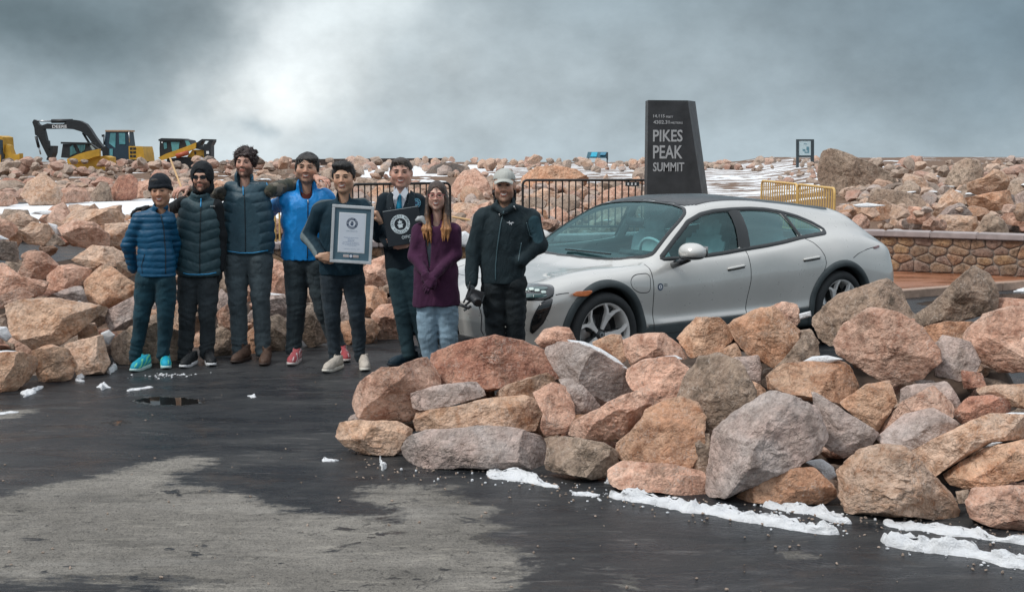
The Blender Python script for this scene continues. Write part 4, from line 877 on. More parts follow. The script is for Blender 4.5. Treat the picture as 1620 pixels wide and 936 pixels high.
def ribbon(name, s0, s1, off0, off1, z0, z1, mat, parent, step=.12):
    bm = bmesh.new(); rings = []
    for s in np.arange(s0, s1 + 1e-6, step):
        p, t = wall_at(s); nrm = np.array([t[1], -t[0]])       # towards the camera
        a, b = p + nrm * off0, p + nrm * off1
        rings.append([bm.verts.new((a[0], a[1], z0)), bm.verts.new((a[0], a[1], z1)), bm.verts.new((b[0], b[1], z1)), bm.verts.new((b[0], b[1], z0))])
    for A, B in zip(rings, rings[1:]):
        for k in range(4): bm.faces.new((A[k], A[(k + 1) % 4], B[(k + 1) % 4], B[k]))
    bm.faces.new(rings[0]); bm.faces.new(rings[-1][::-1])
    return obj_bm(name, bm, mat, parent)
ribbon('mortar_core', 0, _wl[-1] - .02, .135, -.18, .0, .598, M_MORTAR, wall)
wr = random.Random(3)
def clip_half(poly, p, n):      # keep the side of the line through p where (q - p).n < 0
    out = []
    for k in range(len(poly)):
        a, b = poly[k], poly[(k + 1) % len(poly)]; da, db = (a - p) @ n, (b - p) @ n
        if da < 0: out.append(a)
        if da * db < 0: out.append(a + (b - a) * (da / (da - db)))
    return out
LW = _wl[-1] - .3; pts_w = []
z0w, z1w = .10, .598
for row, (zc_, hh) in enumerate(((.17, .07), (.305, .06), (.43, .055), (.535, .04))):
    s = .1 + wr.uniform(0, .2)
    while s < LW: pts_w.append((s, zc_ + wr.uniform(-hh, hh) * .55)); s += wr.choice([.14, .2, .24, .28, .36]) * wr.uniform(.85, 1.15)
pts_w = np.array(pts_w); AX = np.array([1.0, 1.55])
for k, pt in enumerate(pts_w):
    poly = [np.array(q) for q in ((pt[0] - .3, z0w), (pt[0] + .3, z0w), (pt[0] + .3, z1w), (pt[0] - .3, z1w))]; near_ = np.argsort(np.abs(pts_w[:, 0] - pt[0]))[1:26]
    for m_ in near_:
        o2 = pts_w[m_]; dlt = (o2 - pt) * AX * AX; poly = clip_half(poly, (pt + o2) / 2, dlt)
        if len(poly) < 3: break
    if len(poly) < 3: continue
    P_ = np.array(poly); c_ = P_.mean(0); rad = np.linalg.norm(P_ - c_, axis=1, keepdims=True); P_ = c_ + (P_ - c_) * np.clip(1 - .0065 / rad, .5, 1)
    nn = 18; P_ = rnd2(P_, nn) if 'rnd2' in globals() else P_
    Q_ = np.vstack([P_, P_[:1]]); Lc = np.concatenate([[0], np.cumsum(np.linalg.norm(np.diff(Q_, axis=0), axis=1))]); ss = np.arange(nn) / nn * Lc[-1]; R_ = np.stack([np.interp(ss, Lc, Q_[:, i_]) for i_ in range(2)], 1)
    for _ in range(2): R_ = .8 * R_ + .1 * (np.roll(R_, 1, 0) + np.roll(R_, -1, 0))
    p_, t_ = wall_at(c_[0]); nr_ = np.array([t_[1], -t_[0]]); V_ = []; ppx = wr.uniform(-.006, .014)
    for f_, d_ in ((1.0, .125), (1.0, .146), (.93, .158), (.60, .163), (0.02, .164)):
        for q_ in R_:
            u_, z_ = c_ + (q_ - c_) * f_; nz = .010 * float(vnoise(np.array([u_ * 1.0, z_, 0]), 14) + .6 * vnoise(np.array([u_, z_, 3.]), 34)) if f_ < 1 else 0
            b_ = p_ + t_ * (u_ - c_[0]) + nr_ * (d_ + (ppx + nz * 1.6 if d_ > .13 else 0)); V_.append((b_[0] - p_[0], b_[1] - p_[1], z_ - c_[1]))
    idx = np.arange(5 * nn).reshape(5, nn); nx_ = np.roll(idx, -1, 1); o = mesh_np('stone', V_, np.stack([idx[:-1], nx_[:-1], nx_[1:], idx[1:]], -1).reshape(-1, 4), wr.choice(wall_mats), wall); o.location = (p_[0], p_[1], c_[1])
    bm = bmesh.new(); bm.from_mesh(o.data); bmesh.ops.recalc_face_normals(bm, faces=bm.faces[:])
    fr_ = max(bm.faces, key=lambda f: -f.calc_center_median().y); 
    if fr_.normal.y > 0: bmesh.ops.reverse_faces(bm, faces=bm.faces[:])
    bm.to_mesh(o.data); bm.free()
bmc = bmesh.new(); bmesh.ops.create_cube(bmc, size=1); bmesh.ops.scale(bmc, vec=(.632, .39, .082), verts=bmc.verts[:])
bmesh.ops.bevel(bmc, geom=bmc.edges[:], offset=.012, segments=2, affect='EDGES')
bmesh.ops.subdivide_edges(bmc, edges=[e for e in bmc.edges if e.calc_length() > .3], cuts=5)
mc = bpy.data.meshes.new('coping_slab'); bmc.to_mesh(mc); bmc.free(); mc.materials.append(M_COPING)
s = .33
while s < _wl[-1] - .3:
    p, t = wall_at(s); o = bpy.data.objects.new('coping_slab', mc); COL.objects.link(o); o.parent = wall
    o.location = (p[0], p[1] - .02, .641 + wr.uniform(-.002, .002)); o.rotation_euler = (0, 0, math.atan2(t[1], t[0])); s += .637
# terracotta plaza with its kerb edge
def plaza_mat():
    m, t, b = new_mat('terracotta_concrete'); oc = t.coord('Object')
    n = t.noise(t.vmath('MULTIPLY', oc, (.5, 1.6, 1)), 2.2, 6, .65); f = t.noise(oc, 60, 3)
    c = t.mix(t.map(n, .35, .65, 0, 1), (.20, .075, .035), (.38, .17, .095)); c = t.mix(t.map(f, .55, .7, 0, .5), c, (.10, .05, .03))
    t.put(b.inputs['Base Color'], c); t.put(b.inputs['Roughness'], t.map(n, .4, .6, .18, .5)); t.put(b.inputs['Normal'], t.bump(f, .3, .004)); return m
M_PLAZA = plaza_mat(); M_KERB = plain('kerb_concrete', (.36, .25, .19), .6, bump=.6, bscale=60, var=.25)
fe = [G(*p, .1)[:2] for p in [(1180, 492), (1300, 470), (1425, 457), (1491, 452), (1573, 446), (1640, 441), (1760, 431)]]
back = [tuple(p) for p in WC[::-1] if p[0] > fe[0][0] - .5 and p[0] < 9.9]
bm = bmesh.new()
bm_prism(bm, [(x, y, .096) for x, y in fe] + [(x, y + .05, .096) for x, y in back], (0, 0, -.12))
bmesh.ops.triangulate(bm, faces=bm.faces[:])
tag(obj_bm('terrace', bm, M_PLAZA), 'wet terracotta concrete terrace in front of the wall', kind='structure')
kb = thing('kerb', 'pale worn concrete kerb edging the terracotta terrace', 'kerb')
for a, b in zip(fe, fe[1:]):
    a, b = np.array(a), np.array(b); L = np.linalg.norm(b - a); n = max(1, int(round(L / .9))); t = (b - a) / L; nr = np.array([t[1], -t[0]])
    for k in range(n):
        c = a + t * (k + .5) * L / n + nr * .07; bm = bmesh.new()
        bm_box(bm, (0, 0, 0), (L / n - .008, .15, .24)); o = obj_bm('kerb_stone', bm, M_KERB, kb, bevel=.012); o.location = (c[0], c[1], -.017); o.rotation_euler = (0, 0, math.atan2(t[1], t[0]))
# ================================================================ helper: shape drawn at distance Y with real depth
def slab(name, pts, Y, depth, mat, parent=None, bevel=0.0, dy=0.0):
    bm = bmesh.new(); P = [W(x, y, Y) for x, y in pts]; P = [(p[0], Y + dy, p[2]) for p in P]
    bm_prism(bm, P, (0, depth, 0)); bmesh.ops.recalc_face_normals(bm, faces=bm.faces[:])
    if bevel: bmesh.ops.bevel(bm, geom=bm.edges[:], offset=bevel, segments=1, affect='EDGES')
    me = bpy.data.meshes.new(name); bm.to_mesh(me); bm.free(); me.materials.append(mat)
    o = bpy.data.objects.new(name, me); COL.objects.link(o)
    if parent: o.parent = parent; o.location = -Vector(parent.location)
    return o
def fit_text(name, body, x0, x1, z0, z1, y, mat, parent, depth=.004, axis=None):
    """lettering set into the box x0..x1, z0..z1 on a face that looks towards -Y"""
    o = text_mesh(name, body, 1, mat, parent, extrude=depth, offset=.016)
    v = np.empty(len(o.data.vertices) * 3, np.float32); o.data.vertices.foreach_get('co', v); v = v.reshape(-1, 3)
    mn, mx = v.min(0), v.max(0); w = np.empty_like(v)
    w[:, 0] = x0 + (v[:, 0] - mn[0]) / (mx[0] - mn[0]) * (x1 - x0); w[:, 2] = z0 + (v[:, 1] - mn[1]) / (mx[1] - mn[1]) * (z1 - z0); w[:, 1] = y - v[:, 2]
    if parent: w -= np.array(parent.location, np.float32)
    o.data.vertices.foreach_set('co', w.ravel()); o.data.update(); return o
def px_text(name, body, x0, x1, ytop, ybase, Y, mat, parent, dy=-.004):
    a, b = W(x0, ybase, Y), W(x1, ytop, Y); return fit_text(name, body, a[0], b[0], a[2], b[2], Y + dy, mat, parent)
# summit sign
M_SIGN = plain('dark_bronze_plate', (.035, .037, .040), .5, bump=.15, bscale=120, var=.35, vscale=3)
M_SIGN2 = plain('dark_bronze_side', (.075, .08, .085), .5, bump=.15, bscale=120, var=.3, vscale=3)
M_LET = plain('sign_letters', (.42, .43, .44), .5, var=.05)
YS = 24.0
p = W(1072, 305, YS); sgn = thing('summit_sign', 'tall dark tapering summit monument sign with pale lettering behind the car', 'sign', (p[0], YS, 0))
def sgp(px, py, Y): q = W(px, py, Y); return np.array([q[0], q[2]])
tl, tr, br = sgp(1025.5, 158.5, YS), sgp(1088, 159, YS), sgp(1110, 303, YS)
sl = (br - tr) / (br[1] - tr[1]); b0 = br + sl * (0 - br[1])
tr2, br2 = sgp(1100, 160.5, YS + .5), sgp(1119.5, 303, YS + .5); sl2 = (br2 - tr2) / (br2[1] - tr2[1]); b2 = br2 + sl2 * (0 - br2[1])
def bmv(bm, x, y, z): return bm.verts.new((x - p[0], y - YS, z))
bm = bmesh.new()
f4 = [bmv(bm, tl[0], YS, 0), bmv(bm, b0[0], YS, 0), bmv(bm, tr[0], YS, tr[1]), bmv(bm, tl[0], YS, tl[1])]
k4 = [bmv(bm, tl[0], YS + .5, 0), bmv(bm, b2[0], YS + .5, 0), bmv(bm, tr2[0], YS + .5, tr2[1]), bmv(bm, tl[0], YS + .5, tl[1])]
bm.faces.new(f4); bm.faces.new(k4[::-1])
for k in range(4): bm.faces.new((f4[k], k4[k], k4[(k + 1) % 4], f4[(k + 1) % 4]))
bmesh.ops.recalc_face_normals(bm, faces=bm.faces[:])
me = bpy.data.meshes.new('pylon'); bm.to_mesh(me); bm.free(); me.materials.append(M_SIGN); me.materials.append(M_SIGN2)
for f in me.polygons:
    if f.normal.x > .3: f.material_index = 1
o = bpy.data.objects.new('pylon', me); COL.objects.link(o); o.parent = sgn
for b_, x0, x1, y0, y1 in [('14,115', 1033.4, 1051.5, 181.2, 187.0), ('FEET', 1053.5, 1065, 183.6, 186.8), ('4302.31', 1033.6, 1059, 190.6, 196.2), ('METERS', 1061, 1080, 193, 196.3),
                       ('PIKES', 1033, 1080, 205.3, 224.4), ('PEAK', 1033, 1080, 230, 250.9), ('SUMMIT', 1033, 1082.5, 257, 271.4)]:
    px_text('lettering', b_, x0, x1, y0, y1, YS, M_LET, sgn)
# crowd barriers
def barrier(A, B, h, nb, mat, label, group=None, lift=0.1, foot=True, name='crowd_barrier'):
    A, B = np.array(A, float), np.array(B, float); L = np.linalg.norm(B - A); ang = math.atan2(*(B - A)[::-1])
    t = thing(name, label, 'barrier', (A[0], A[1], 0), ang, group)
    bm = bmesh.new(); r = .10; P = []
    for cx, cz, a0 in ((L - r, lift + r, -90), (L - r, h - r, 0), (r, h - r, 90), (r, lift + r, 180)):
        for k in range(6): a = R(a0 + k * 18); P.append((cx + r * math.cos(a), 0, cz + r * math.sin(a)))
    bm_tube(bm, P, .027, 8, closed=True); obj_bm('rail_frame', bm, mat, t, smooth=True)
    bm = bmesh.new(); bm_tube(bm, [(0, 0, lift), (0, 0, h)], .015, 6); me = bpy.data.meshes.new('bar'); bm.to_mesh(me); bm.free(); me.materials.append(mat)
    for k in range(nb):
        o = bpy.data.objects.new('bar', me); COL.objects.link(o); o.parent = t; o.location = ((k + 1) * L / (nb + 1), 0, 0)
    if foot:
        for x in (.3, L - .3):
            bm = bmesh.new(); bm_tube(bm, [(x, -.32, .0), (x, -.2, .05), (x, 0, lift + .02), (x, .2, .05), (x, .32, 0)], .016, 7); obj_bm('foot', bm, mat, t, smooth=True)
    return t
M_BBLK = plain('black_powdercoat', (.010, .011, .012), .45); M_BYEL = plain('yellow_powdercoat', (.66, .43, .15), .5, var=.15)
def XY(px, Y): q = W(px, 300, Y); return (q[0], Y)
b1 = barrier(XY(827, 26), XY(1026, 26), 1.19, 18, M_BBLK, 'black steel crowd barrier between grey cap and summit sign', lift=.19)
bm = bmesh.new(); bm_box(bm, (0, 0, 0), (.30, .012, .10)); pl = obj_bm('notice_plate', bm, plain('notice_plate', (.03, .04, .05), .5), b1); pl.location = (2.36, -.03, 1.11)
for k in range(3):
    bm = bmesh.new(); bm_box(bm, (0, 0, 0), (.035, .004, .05)); o = obj_bm('print', bm, M_WHITE, pl); o.location = (-.09 + k * .08, -.008, 0)
barrier(XY(557, 24.6), XY(712, 25.6), 1.14, 15, M_BBLK, 'black steel crowd barrier behind the man in the dark suit', lift=.15)
barrier(XY(1205, 28.8), XY(1261, 26.1), 1.1, 14, M_BYEL, 'yellow crowd barrier behind the car roof, farther of the two', 'yellow barriers behind the car roof')
barrier(XY(1263, 25.9), XY(1320.5, 23.3), 1.1, 14, M_BYEL, 'yellow crowd barrier behind the car roof, nearer to the huge boulder', 'yellow barriers behind the car roof')
barrier(XY(338, 17.3), XY(462, 16.9), 1.07, 17, M_BYEL, 'yellow crowd barrier glimpsed beside the tall man in the vest')
# signs
M_POST = plain('grey_blue_post', (.04, .055, .065), .5); M_PANEL = plain('sign_panel', (.50, .62, .66), .4, var=.08); M_CY = plain('panel_cyan', (.02, .36, .52), .4, var=.2); M_TEAL = plain('panel_teal', (.03, .10, .14), .4, var=.5, vscale=20)
YP = 67.0; q = W(1274, 273, YP)
ms = thing('map_sign', 'upright framed map sign on two dark posts beside the huge boulder', 'sign', (q[0], YP, 0))
slab('post', [(1260, 220.5), (1264, 220.5), (1264, 276), (1260, 276)], YP, .12, M_POST, ms); slab('post', [(1283, 220.5), (1288, 220.5), (1288, 276), (1283, 276)], YP, .12, M_POST, ms)
slab('crossbar', [(1264.1, 220.5), (1282.9, 220.5), (1282.9, 223), (1264.1, 223)], YP, .10, M_POST, ms, dy=.01); slab('crossbar', [(1264.1, 246), (1282.9, 246), (1282.9, 249), (1264.1, 249)], YP, .10, M_POST, ms, dy=.01)
pn = slab('map_panel', [(1264.1, 223), (1282.9, 223), (1282.9, 246), (1264.1, 246)], YP, .05, M_PANEL, ms, dy=.02)
for (x, y, w_, h_) in [(1270, 236, 4, 3), (1276, 232, 4, 6), (1273, 240, 5, 2), (1278, 238, 2, 4), (1272, 227, 5, 1)]:
    slab('map_print', [(x, y), (x + w_, y + .5), (x + w_, y + h_), (x, y + h_)], YP, .01, plain('map_ink', (.12, .26, .32), .5) if 'map_ink' not in bpy.data.materials else bpy.data.materials['map_ink'], ms, dy=.008)
YL = 88.0; q = W(946, 262, YL)
ls = thing('lectern_sign', 'low slanted information lectern with cyan panels on three posts at the skyline', 'sign', (q[0], YL, 0))
def lec(name, x0, x1, y0, y1, m, dy=0):
    a = W(x0, y0, YL); b = W(x1, y1, YL); bm = bmesh.new()
    bm_prism(bm, [(a[0] - q[0] + .12, .45 + dy, a[2]), (b[0] - q[0] + .12, .45 + dy, a[2]), (b[0] - q[0], dy, b[2]), (a[0] - q[0], dy, b[2])], (0, .05, -.05)); return obj_bm(name, bm, m, ls)
lec('panel_board', 928, 959, 240.5, 249, M_TEAL); lec('panel_picture', 934, 943.5, 240.7, 247.6, M_CY, -.02); lec('panel_picture', 949, 957.5, 241, 245, plain('panel_blue', (.03, .19, .30), .4), -.02)
for x in (931.5, 945.8, 961): slab('post', [(x - .9, 248 if x < 950 else 241), (x + .9, 248 if x < 950 else 241), (x + .9, 266), (x - .9, 266)], YL, .1, M_POST, ls, dy=.2)
slab('end_bracket', [(957, 249), (960, 241), (962.3, 241), (962.3, 253)], YL, .06, M_POST, ls, dy=.1)
# long low wall on the skyline
q = W(585, 254, 100)
lw = slab('skyline_parapet', [(462, 252.5), (560, 251), (700, 250.5), (703, 254), (702, 262), (462, 262)], 100, 1.2, plain('parapet_dark', (.06, .045, .04), .9, var=.3)); tag(lw, 'long low dark parapet on the skyline behind the certificate man', 'parapet')
# stake
bm = bmesh.new(); a, b = W(269, 250, 46), W(287, 297, 44); bm_tube(bm, [a, (a + b) / 2, b, W(290, 305, 44)], .035, 6)
tag(obj_bm('survey_stake', bm, plain('bare_wood', (.55, .36, .18), .8)), 'thin leaning wooden stake between black beanie and black hood', 'stake')
bm = bmesh.new(); a, b = W(716, 343, 20.5), W(765, 352, 20.0); bm_tube(bm, [a, (a + b) / 2, b], .02, 6)
tag(obj_bm('wooden_lath', bm, bpy.data.materials['bare_wood']), 'thin wooden lath lying on rocks beside the woman', 'lath')
# ================================================================ construction machines on the skyline
M_YEL = plain('machine_yellow', (.58, .33, .035), .5, var=.2, vscale=2); M_MBLK = plain('machine_black', (.018, .022, .026), .5, var=.3); M_MNAVY = plain('machine_navy', (.02, .045, .07), .5)
M_MGL = plain('cab_glass', (.10, .30, .33), .12, var=.35, vscale=1.5, coat=.5); M_MRED = plain('hydraulic_red', (.42, .09, .04), .5)
def Z1(pts): return [(40 + x / 8.1, 180 + y / 8.1) for x, y in pts]
def Z2(pts): return [(240 + x / 13.5, 205 + y / 13.5) for x, y in pts]
def Z3(pts): return [(x / 4.05, 160 + y / 4.05) for x, y in pts]
def rod(name, a, b, r, mat, par, Y, dy):
    A, B = W(*a, Y), W(*b, Y); bm = bmesh.new(); bm_tube(bm, [(A[0] - par.location.x, dy, A[2]), (B[0] - par.location.x, dy, B[2])], r, 8); return obj_bm(name, bm, mat, par, smooth=True)
def cab_windows(panes, Y, par, f, dy, mat=M_MGL):
    for pn_ in panes: slab('window', f(pn_), Y, .02, mat, par, dy=dy)
YE = 80.0; q = W(190, 260, YE)
ex = thing('excavator', 'yellow and black tracked excavator with its black boom arched over the loader', 'excavator', (q[0], YE, 0))
bo = slab('boom', Z1([(560, 85), (620, 78), (700, 90), (780, 130), (830, 190), (900, 300), (960, 380), (1010, 440), (1000, 480), (940, 470), (880, 400), (800, 290), (720, 230), (620, 200), (480, 190), (350, 195), (240, 195), (215, 150), (290, 125), (360, 135), (500, 130)]), YE, .5, M_MBLK, ex, dy=-.1)
px_text('lettering', 'DEERE', *[40 + 355 / 8.1, 40 + 540 / 8.1], 180 + 146 / 8.1, 180 + 184 / 8.1, YE, M_WHITE, ex, dy=-.115)
slab('dipper_arm', Z1([(90, 110), (110, 75), (140, 85), (165, 130), (215, 160), (240, 200), (270, 330), (300, 420), (330, 520), (355, 590), (310, 600), (270, 520), (210, 400), (160, 290), (125, 270), (115, 180)]), YE, .4, M_MBLK, ex, dy=-.02)
slab('bucket', Z1([(340, 410), (378, 412), (372, 500), (350, 560), (320, 600), (290, 590), (300, 560), (335, 520), (340, 470)]), YE, .9, M_MBLK, ex, dy=-.3)
rod('cylinder', Z1([(330, 95)])[0], Z1([(600, 92)])[0], .13, M_MBLK, ex, YE, .1); rod('piston_rod', Z1([(130, 92)])[0], Z1([(330, 95)])[0], .05, M_STEEL, ex, YE, .1)
rod('cylinder', Z1([(145, 290)])[0], Z1([(180, 430)])[0], .10, M_MBLK, ex, YE, -.1); rod('piston_rod', Z1([(180, 430)])[0], Z1([(205, 520)])[0], .05, M_STEEL, ex, YE, -.1)
rod('cylinder', Z1([(715, 245)])[0], Z1([(860, 480)])[0], .08, M_MBLK, ex, YE, .35)
slab('link', Z1([(255, 345), (300, 345), (308, 420), (350, 430), (345, 455), (290, 440)]), YE, .3, M_MBLK, ex, dy=-.05)
cb = slab('cab', Z1([(1088, 230), (1362, 230), (1385, 400), (1388, 590), (1120, 590), (1128, 450), (1070, 400)]), YE, 1.3, M_MNAVY, ex, dy=-.9)
cab_windows([[(1150, 250), (1218, 250), (1212, 440), (1133, 380)], [(1256, 250), (1336, 250), (1338, 392), (1262, 392)], [(1140, 450), (1180, 450), (1180, 540), (1140, 540)]], YE, ex, Z1, -.925)
slab('cab_roof', Z1([(1085, 212), (1375, 212), (1378, 232), (1085, 232)]), YE, 1.4, plain('roof_tan', (.42, .27, .17), .6), ex, dy=-.95)
en = slab('engine_cover', Z1([(1385, 415), (1480, 422), (1560, 420), (1578, 500), (1590, 610), (1390, 590)]), YE, 2.2, M_YEL, ex, dy=-1.0)
for i in range(3):
    for j in range(2): slab('grille', Z1([(1402 + j * 42, 432 + i * 48), (1436 + j * 42, 432 + i * 48), (1436 + j * 42, 462 + i * 48), (1402 + j * 42, 462 + i * 48)]), YE, .02, M_MBLK, ex, dy=-1.02)
slab('undercarriage', Z1([(980, 560), (1560, 590), (1560, 700), (980, 700)]), YE, 2.4, M_MBLK, ex, dy=-1.05)
slab('boom_base', Z1([(1000, 440), (1070, 400), (1130, 400), (1125, 560), (1010, 540)]), YE, .7, M_MBLK, ex, dy=-.3)
rod('mirror_arm', Z1([(1070, 400)])[0], Z1([(1068, 290)])[0], .04, M_MBLK, ex, YE, -.95); slab('mirror', Z1([(1040, 272), (1075, 266), (1078, 298), (1044, 300)]), YE, .05, M_MBLK, ex, dy=-.97)
rod('handrail', Z1([(1384, 235)])[0], Z1([(1388, 370)])[0], .04, M_STEEL, ex, YE, -.9)
YK = 74.0; q = W(125, 260, YK)
l1 = thing('skid_loader', 'low yellow loader with dark mesh sided cab under the excavator boom', 'loader', (q[0], YK, 0))
slab('cab', Z1([(512, 388), (825, 385), (862, 470), (700, 530), (600, 570), (488, 560)]), YK, 1.3, M_MBLK, l1, dy=-.4); slab('cab_roof', Z1([(493, 362), (845, 370), (845, 386), (493, 386)]), YK, 1.5, M_MBLK, l1, dy=-.5)
cab_windows([[(605, 425), (640, 400), (688, 500), (605, 540)], [(690, 398), (800, 398), (790, 462), (742, 500)]], YK, l1, Z1, -.42)
for i in range(4): slab('window_bar', Z1([(615 + i * 17, 405), (619 + i * 17, 405), (619 + i * 17, 535), (615 + i * 17, 535)]), YK, .02, M_MBLK, l1, dy=-.43)
for i in range(5): slab('window_bar', Z1([(700 + i * 19, 398), (704 + i * 19, 398), (704 + i * 19, 490), (700 + i * 19, 490)]), YK, .02, M_MBLK, l1, dy=-.43)
slab('lift_arm', Z1([(590, 580), (720, 522), (850, 482), (1000, 450), (1003, 540), (940, 552), (880, 575), (760, 610), (600, 640)]), YK, .3, M_YEL, l1, dy=-.75)
slab('body', Z1([(600, 600), (900, 560), (940, 545), (1040, 540), (1105, 560), (1115, 720), (600, 720)]), YK, 1.2, M_YEL, l1, dy=-.38); slab('rear_window', Z1([(845, 400), (870, 395), (925, 455), (880, 462)]), YK, .03, M_PANEL, l1, dy=-.3); slab('rear_post', Z1([(825, 385), (860, 385), (965, 455), (925, 462), (870, 400), (840, 410)]), YK, .3, M_MBLK, l1, dy=-.32)
YF = 72.0; q = W(298, 262, YF)
l2 = thing('skid_loader', 'yellow compact loader with raised black tail standing alone right of the excavator', 'loader', (q[0], YF, 0))
slab('cab', Z2([(225, 250), (260, 200), (700, 205), (850, 232), (905, 345), (800, 400), (400, 560), (225, 620), (218, 400)]), YF, 1.4, M_MBLK, l2, dy=-.5); slab('cab_roof', Z2([(202, 215), (270, 186), (700, 196), (720, 215), (700, 240), (210, 248)]), YF, 1.6, M_MBLK, l2, dy=-.6)
cab_windows([[(462, 270), (645, 265), (625, 430), (490, 465)], [(302, 285), (368, 272), (380, 400), (322, 420)], [(762, 240), (838, 240), (888, 330), (802, 368)]], YF, l2, Z2, -.52)
slab('lift_arm', Z2([(225, 600), (400, 512), (800, 372), (1030, 275), (1015, 405), (950, 425), (600, 565), (400, 625), (290, 650)]), YF, .3, M_YEL, l2, dy=-.85)
slab('tail_frame', Z2([(1020, 290), (1140, 205), (1380, 210), (1378, 255), (1150, 240), (1100, 330), (1170, 440), (1010, 412)]), YF, .8, M_MBLK, l2, dy=-.75)
slab('tail_frame', Z2([(1285, 250), (1378, 256), (1330, 345), (1332, 660), (1190, 660), (1180, 310), (1235, 310)]), YF, .8, M_MBLK, l2, dy=-.74)
slab('body', Z2([(800, 600), (930, 432), (1165, 432), (1188, 800), (800, 800)]), YF, 1.2, M_YEL, l2, dy=-.6); slab('grille', Z2([(960, 470), (1010, 470), (1010, 530), (975, 540)]), YF, .02, M_MBLK, l2, dy=-.62); slab('grille', Z2([(1110, 560), (1150, 560), (1150, 640), (1110, 640)]), YF, .02, M_MBLK, l2, dy=-.62)
rod('cylinder', Z2([(615, 565)])[0], Z2([(870, 490)])[0], .14, M_MRED, l2, YF, -.9); slab('track', Z2([(400, 620), (780, 580), (1180, 640), (1180, 850), (400, 850)]), YF, .5, M_MBLK, l2, dy=-.75)
slab('lamp', Z2([(1235, 460), (1290, 460), (1290, 520), (1235, 520)]), YF, .02, M_WHITE, l2, dy=-.77); slab('lamp', Z2([(270, 262), (300, 262), (300, 292), (270, 292)]), YF, .02, M_WHITE, l2, dy=-.62)
YM = 76.0; q = W(15, 260, YM)
l3 = thing('backhoe', 'yellow machine cut off by the left edge', 'digger', (q[0], YM, 0))
slab('body', Z3([(-120, 222), (10, 222), (38, 232), (48, 350), (20, 420), (-120, 420)]), YM, 1.6, M_YEL, l3, dy=-.5); slab('cab_window', Z3([(18, 245), (40, 250), (42, 330), (22, 345)]), YM, .03, M_MNAVY, l3, dy=-.53)
slab('bucket_arm', Z3([(48, 350), (55, 275), (75, 285), (95, 340), (120, 345), (140, 335), (142, 380), (100, 400), (40, 420)]), YM, .6, M_YEL, l3, dy=-.4); slab('counterweight', Z3([(36, 300), (50, 350), (40, 420), (30, 400)]), YM, .5, M_MBLK, l3, dy=-.6)
# ================================================================ the car (local x: nose to tail, y: away from the camera, z: up)
CT = .6333; CO = np.array([.7897, 9.7239, 0.]); _r = np.array([math.cos(CT), math.sin(CT), 0]); _l = np.array([-math.sin(CT), math.cos(CT), 0])
CORG = CO - _r * .94 + _l * .98
car = thing('parked_car', 'pale silver grey electric estate car with dark arch cladding parked behind the near pile', 'car', tuple(CORG), CT)
Rz = np.array([[math.cos(CT), -math.sin(CT), 0], [math.sin(CT), math.cos(CT), 0], [0, 0, 1]])
def c2w(p): return np.asarray(p) @ Rz.T + CORG
def w2c(p): return (np.asarray(p) - CORG) @ Rz
def herm(xk, yk, x):
    xk = np.asarray(xk, float); yk = np.asarray(yk, float); m = np.zeros_like(yk)
    d = np.diff(yk, axis=0) / (np.diff(xk).reshape(-1, *([1] * (yk.ndim - 1))))
    m[1:-1] = (d[1:] + d[:-1]) / 2; m[0] = d[0]; m[-1] = d[-1]
    m[1:-1] = np.where(d[1:] * d[:-1] <= 0, m[1:-1] * .35, m[1:-1])
    i = np.clip(np.searchsorted(xk, x, side='right') - 1, 0, len(xk) - 2); h = xk[i + 1] - xk[i]; t = (x - xk[i]) / h
    sh = (-1,) + (1,) * (yk.ndim - 1); t = t.reshape(sh); h = h.reshape(sh)
    return (2 * t**3 - 3 * t**2 + 1) * yk[i] + (t**3 - 2 * t**2 + t) * h * m[i] + (-2 * t**3 + 3 * t**2) * yk[i + 1] + (t**3 - t**2) * h * m[i + 1]
KX = [0, .06, .15, .3, .5, .7, .92, 1.15, 1.35, 1.5, 1.65, 1.9, 2.15, 2.4, 2.7, 3.0, 3.3, 3.6, 3.9, 4.15, 4.4, 4.6, 4.78, 4.9, 4.97]
def zr(*a): return np.array(a)
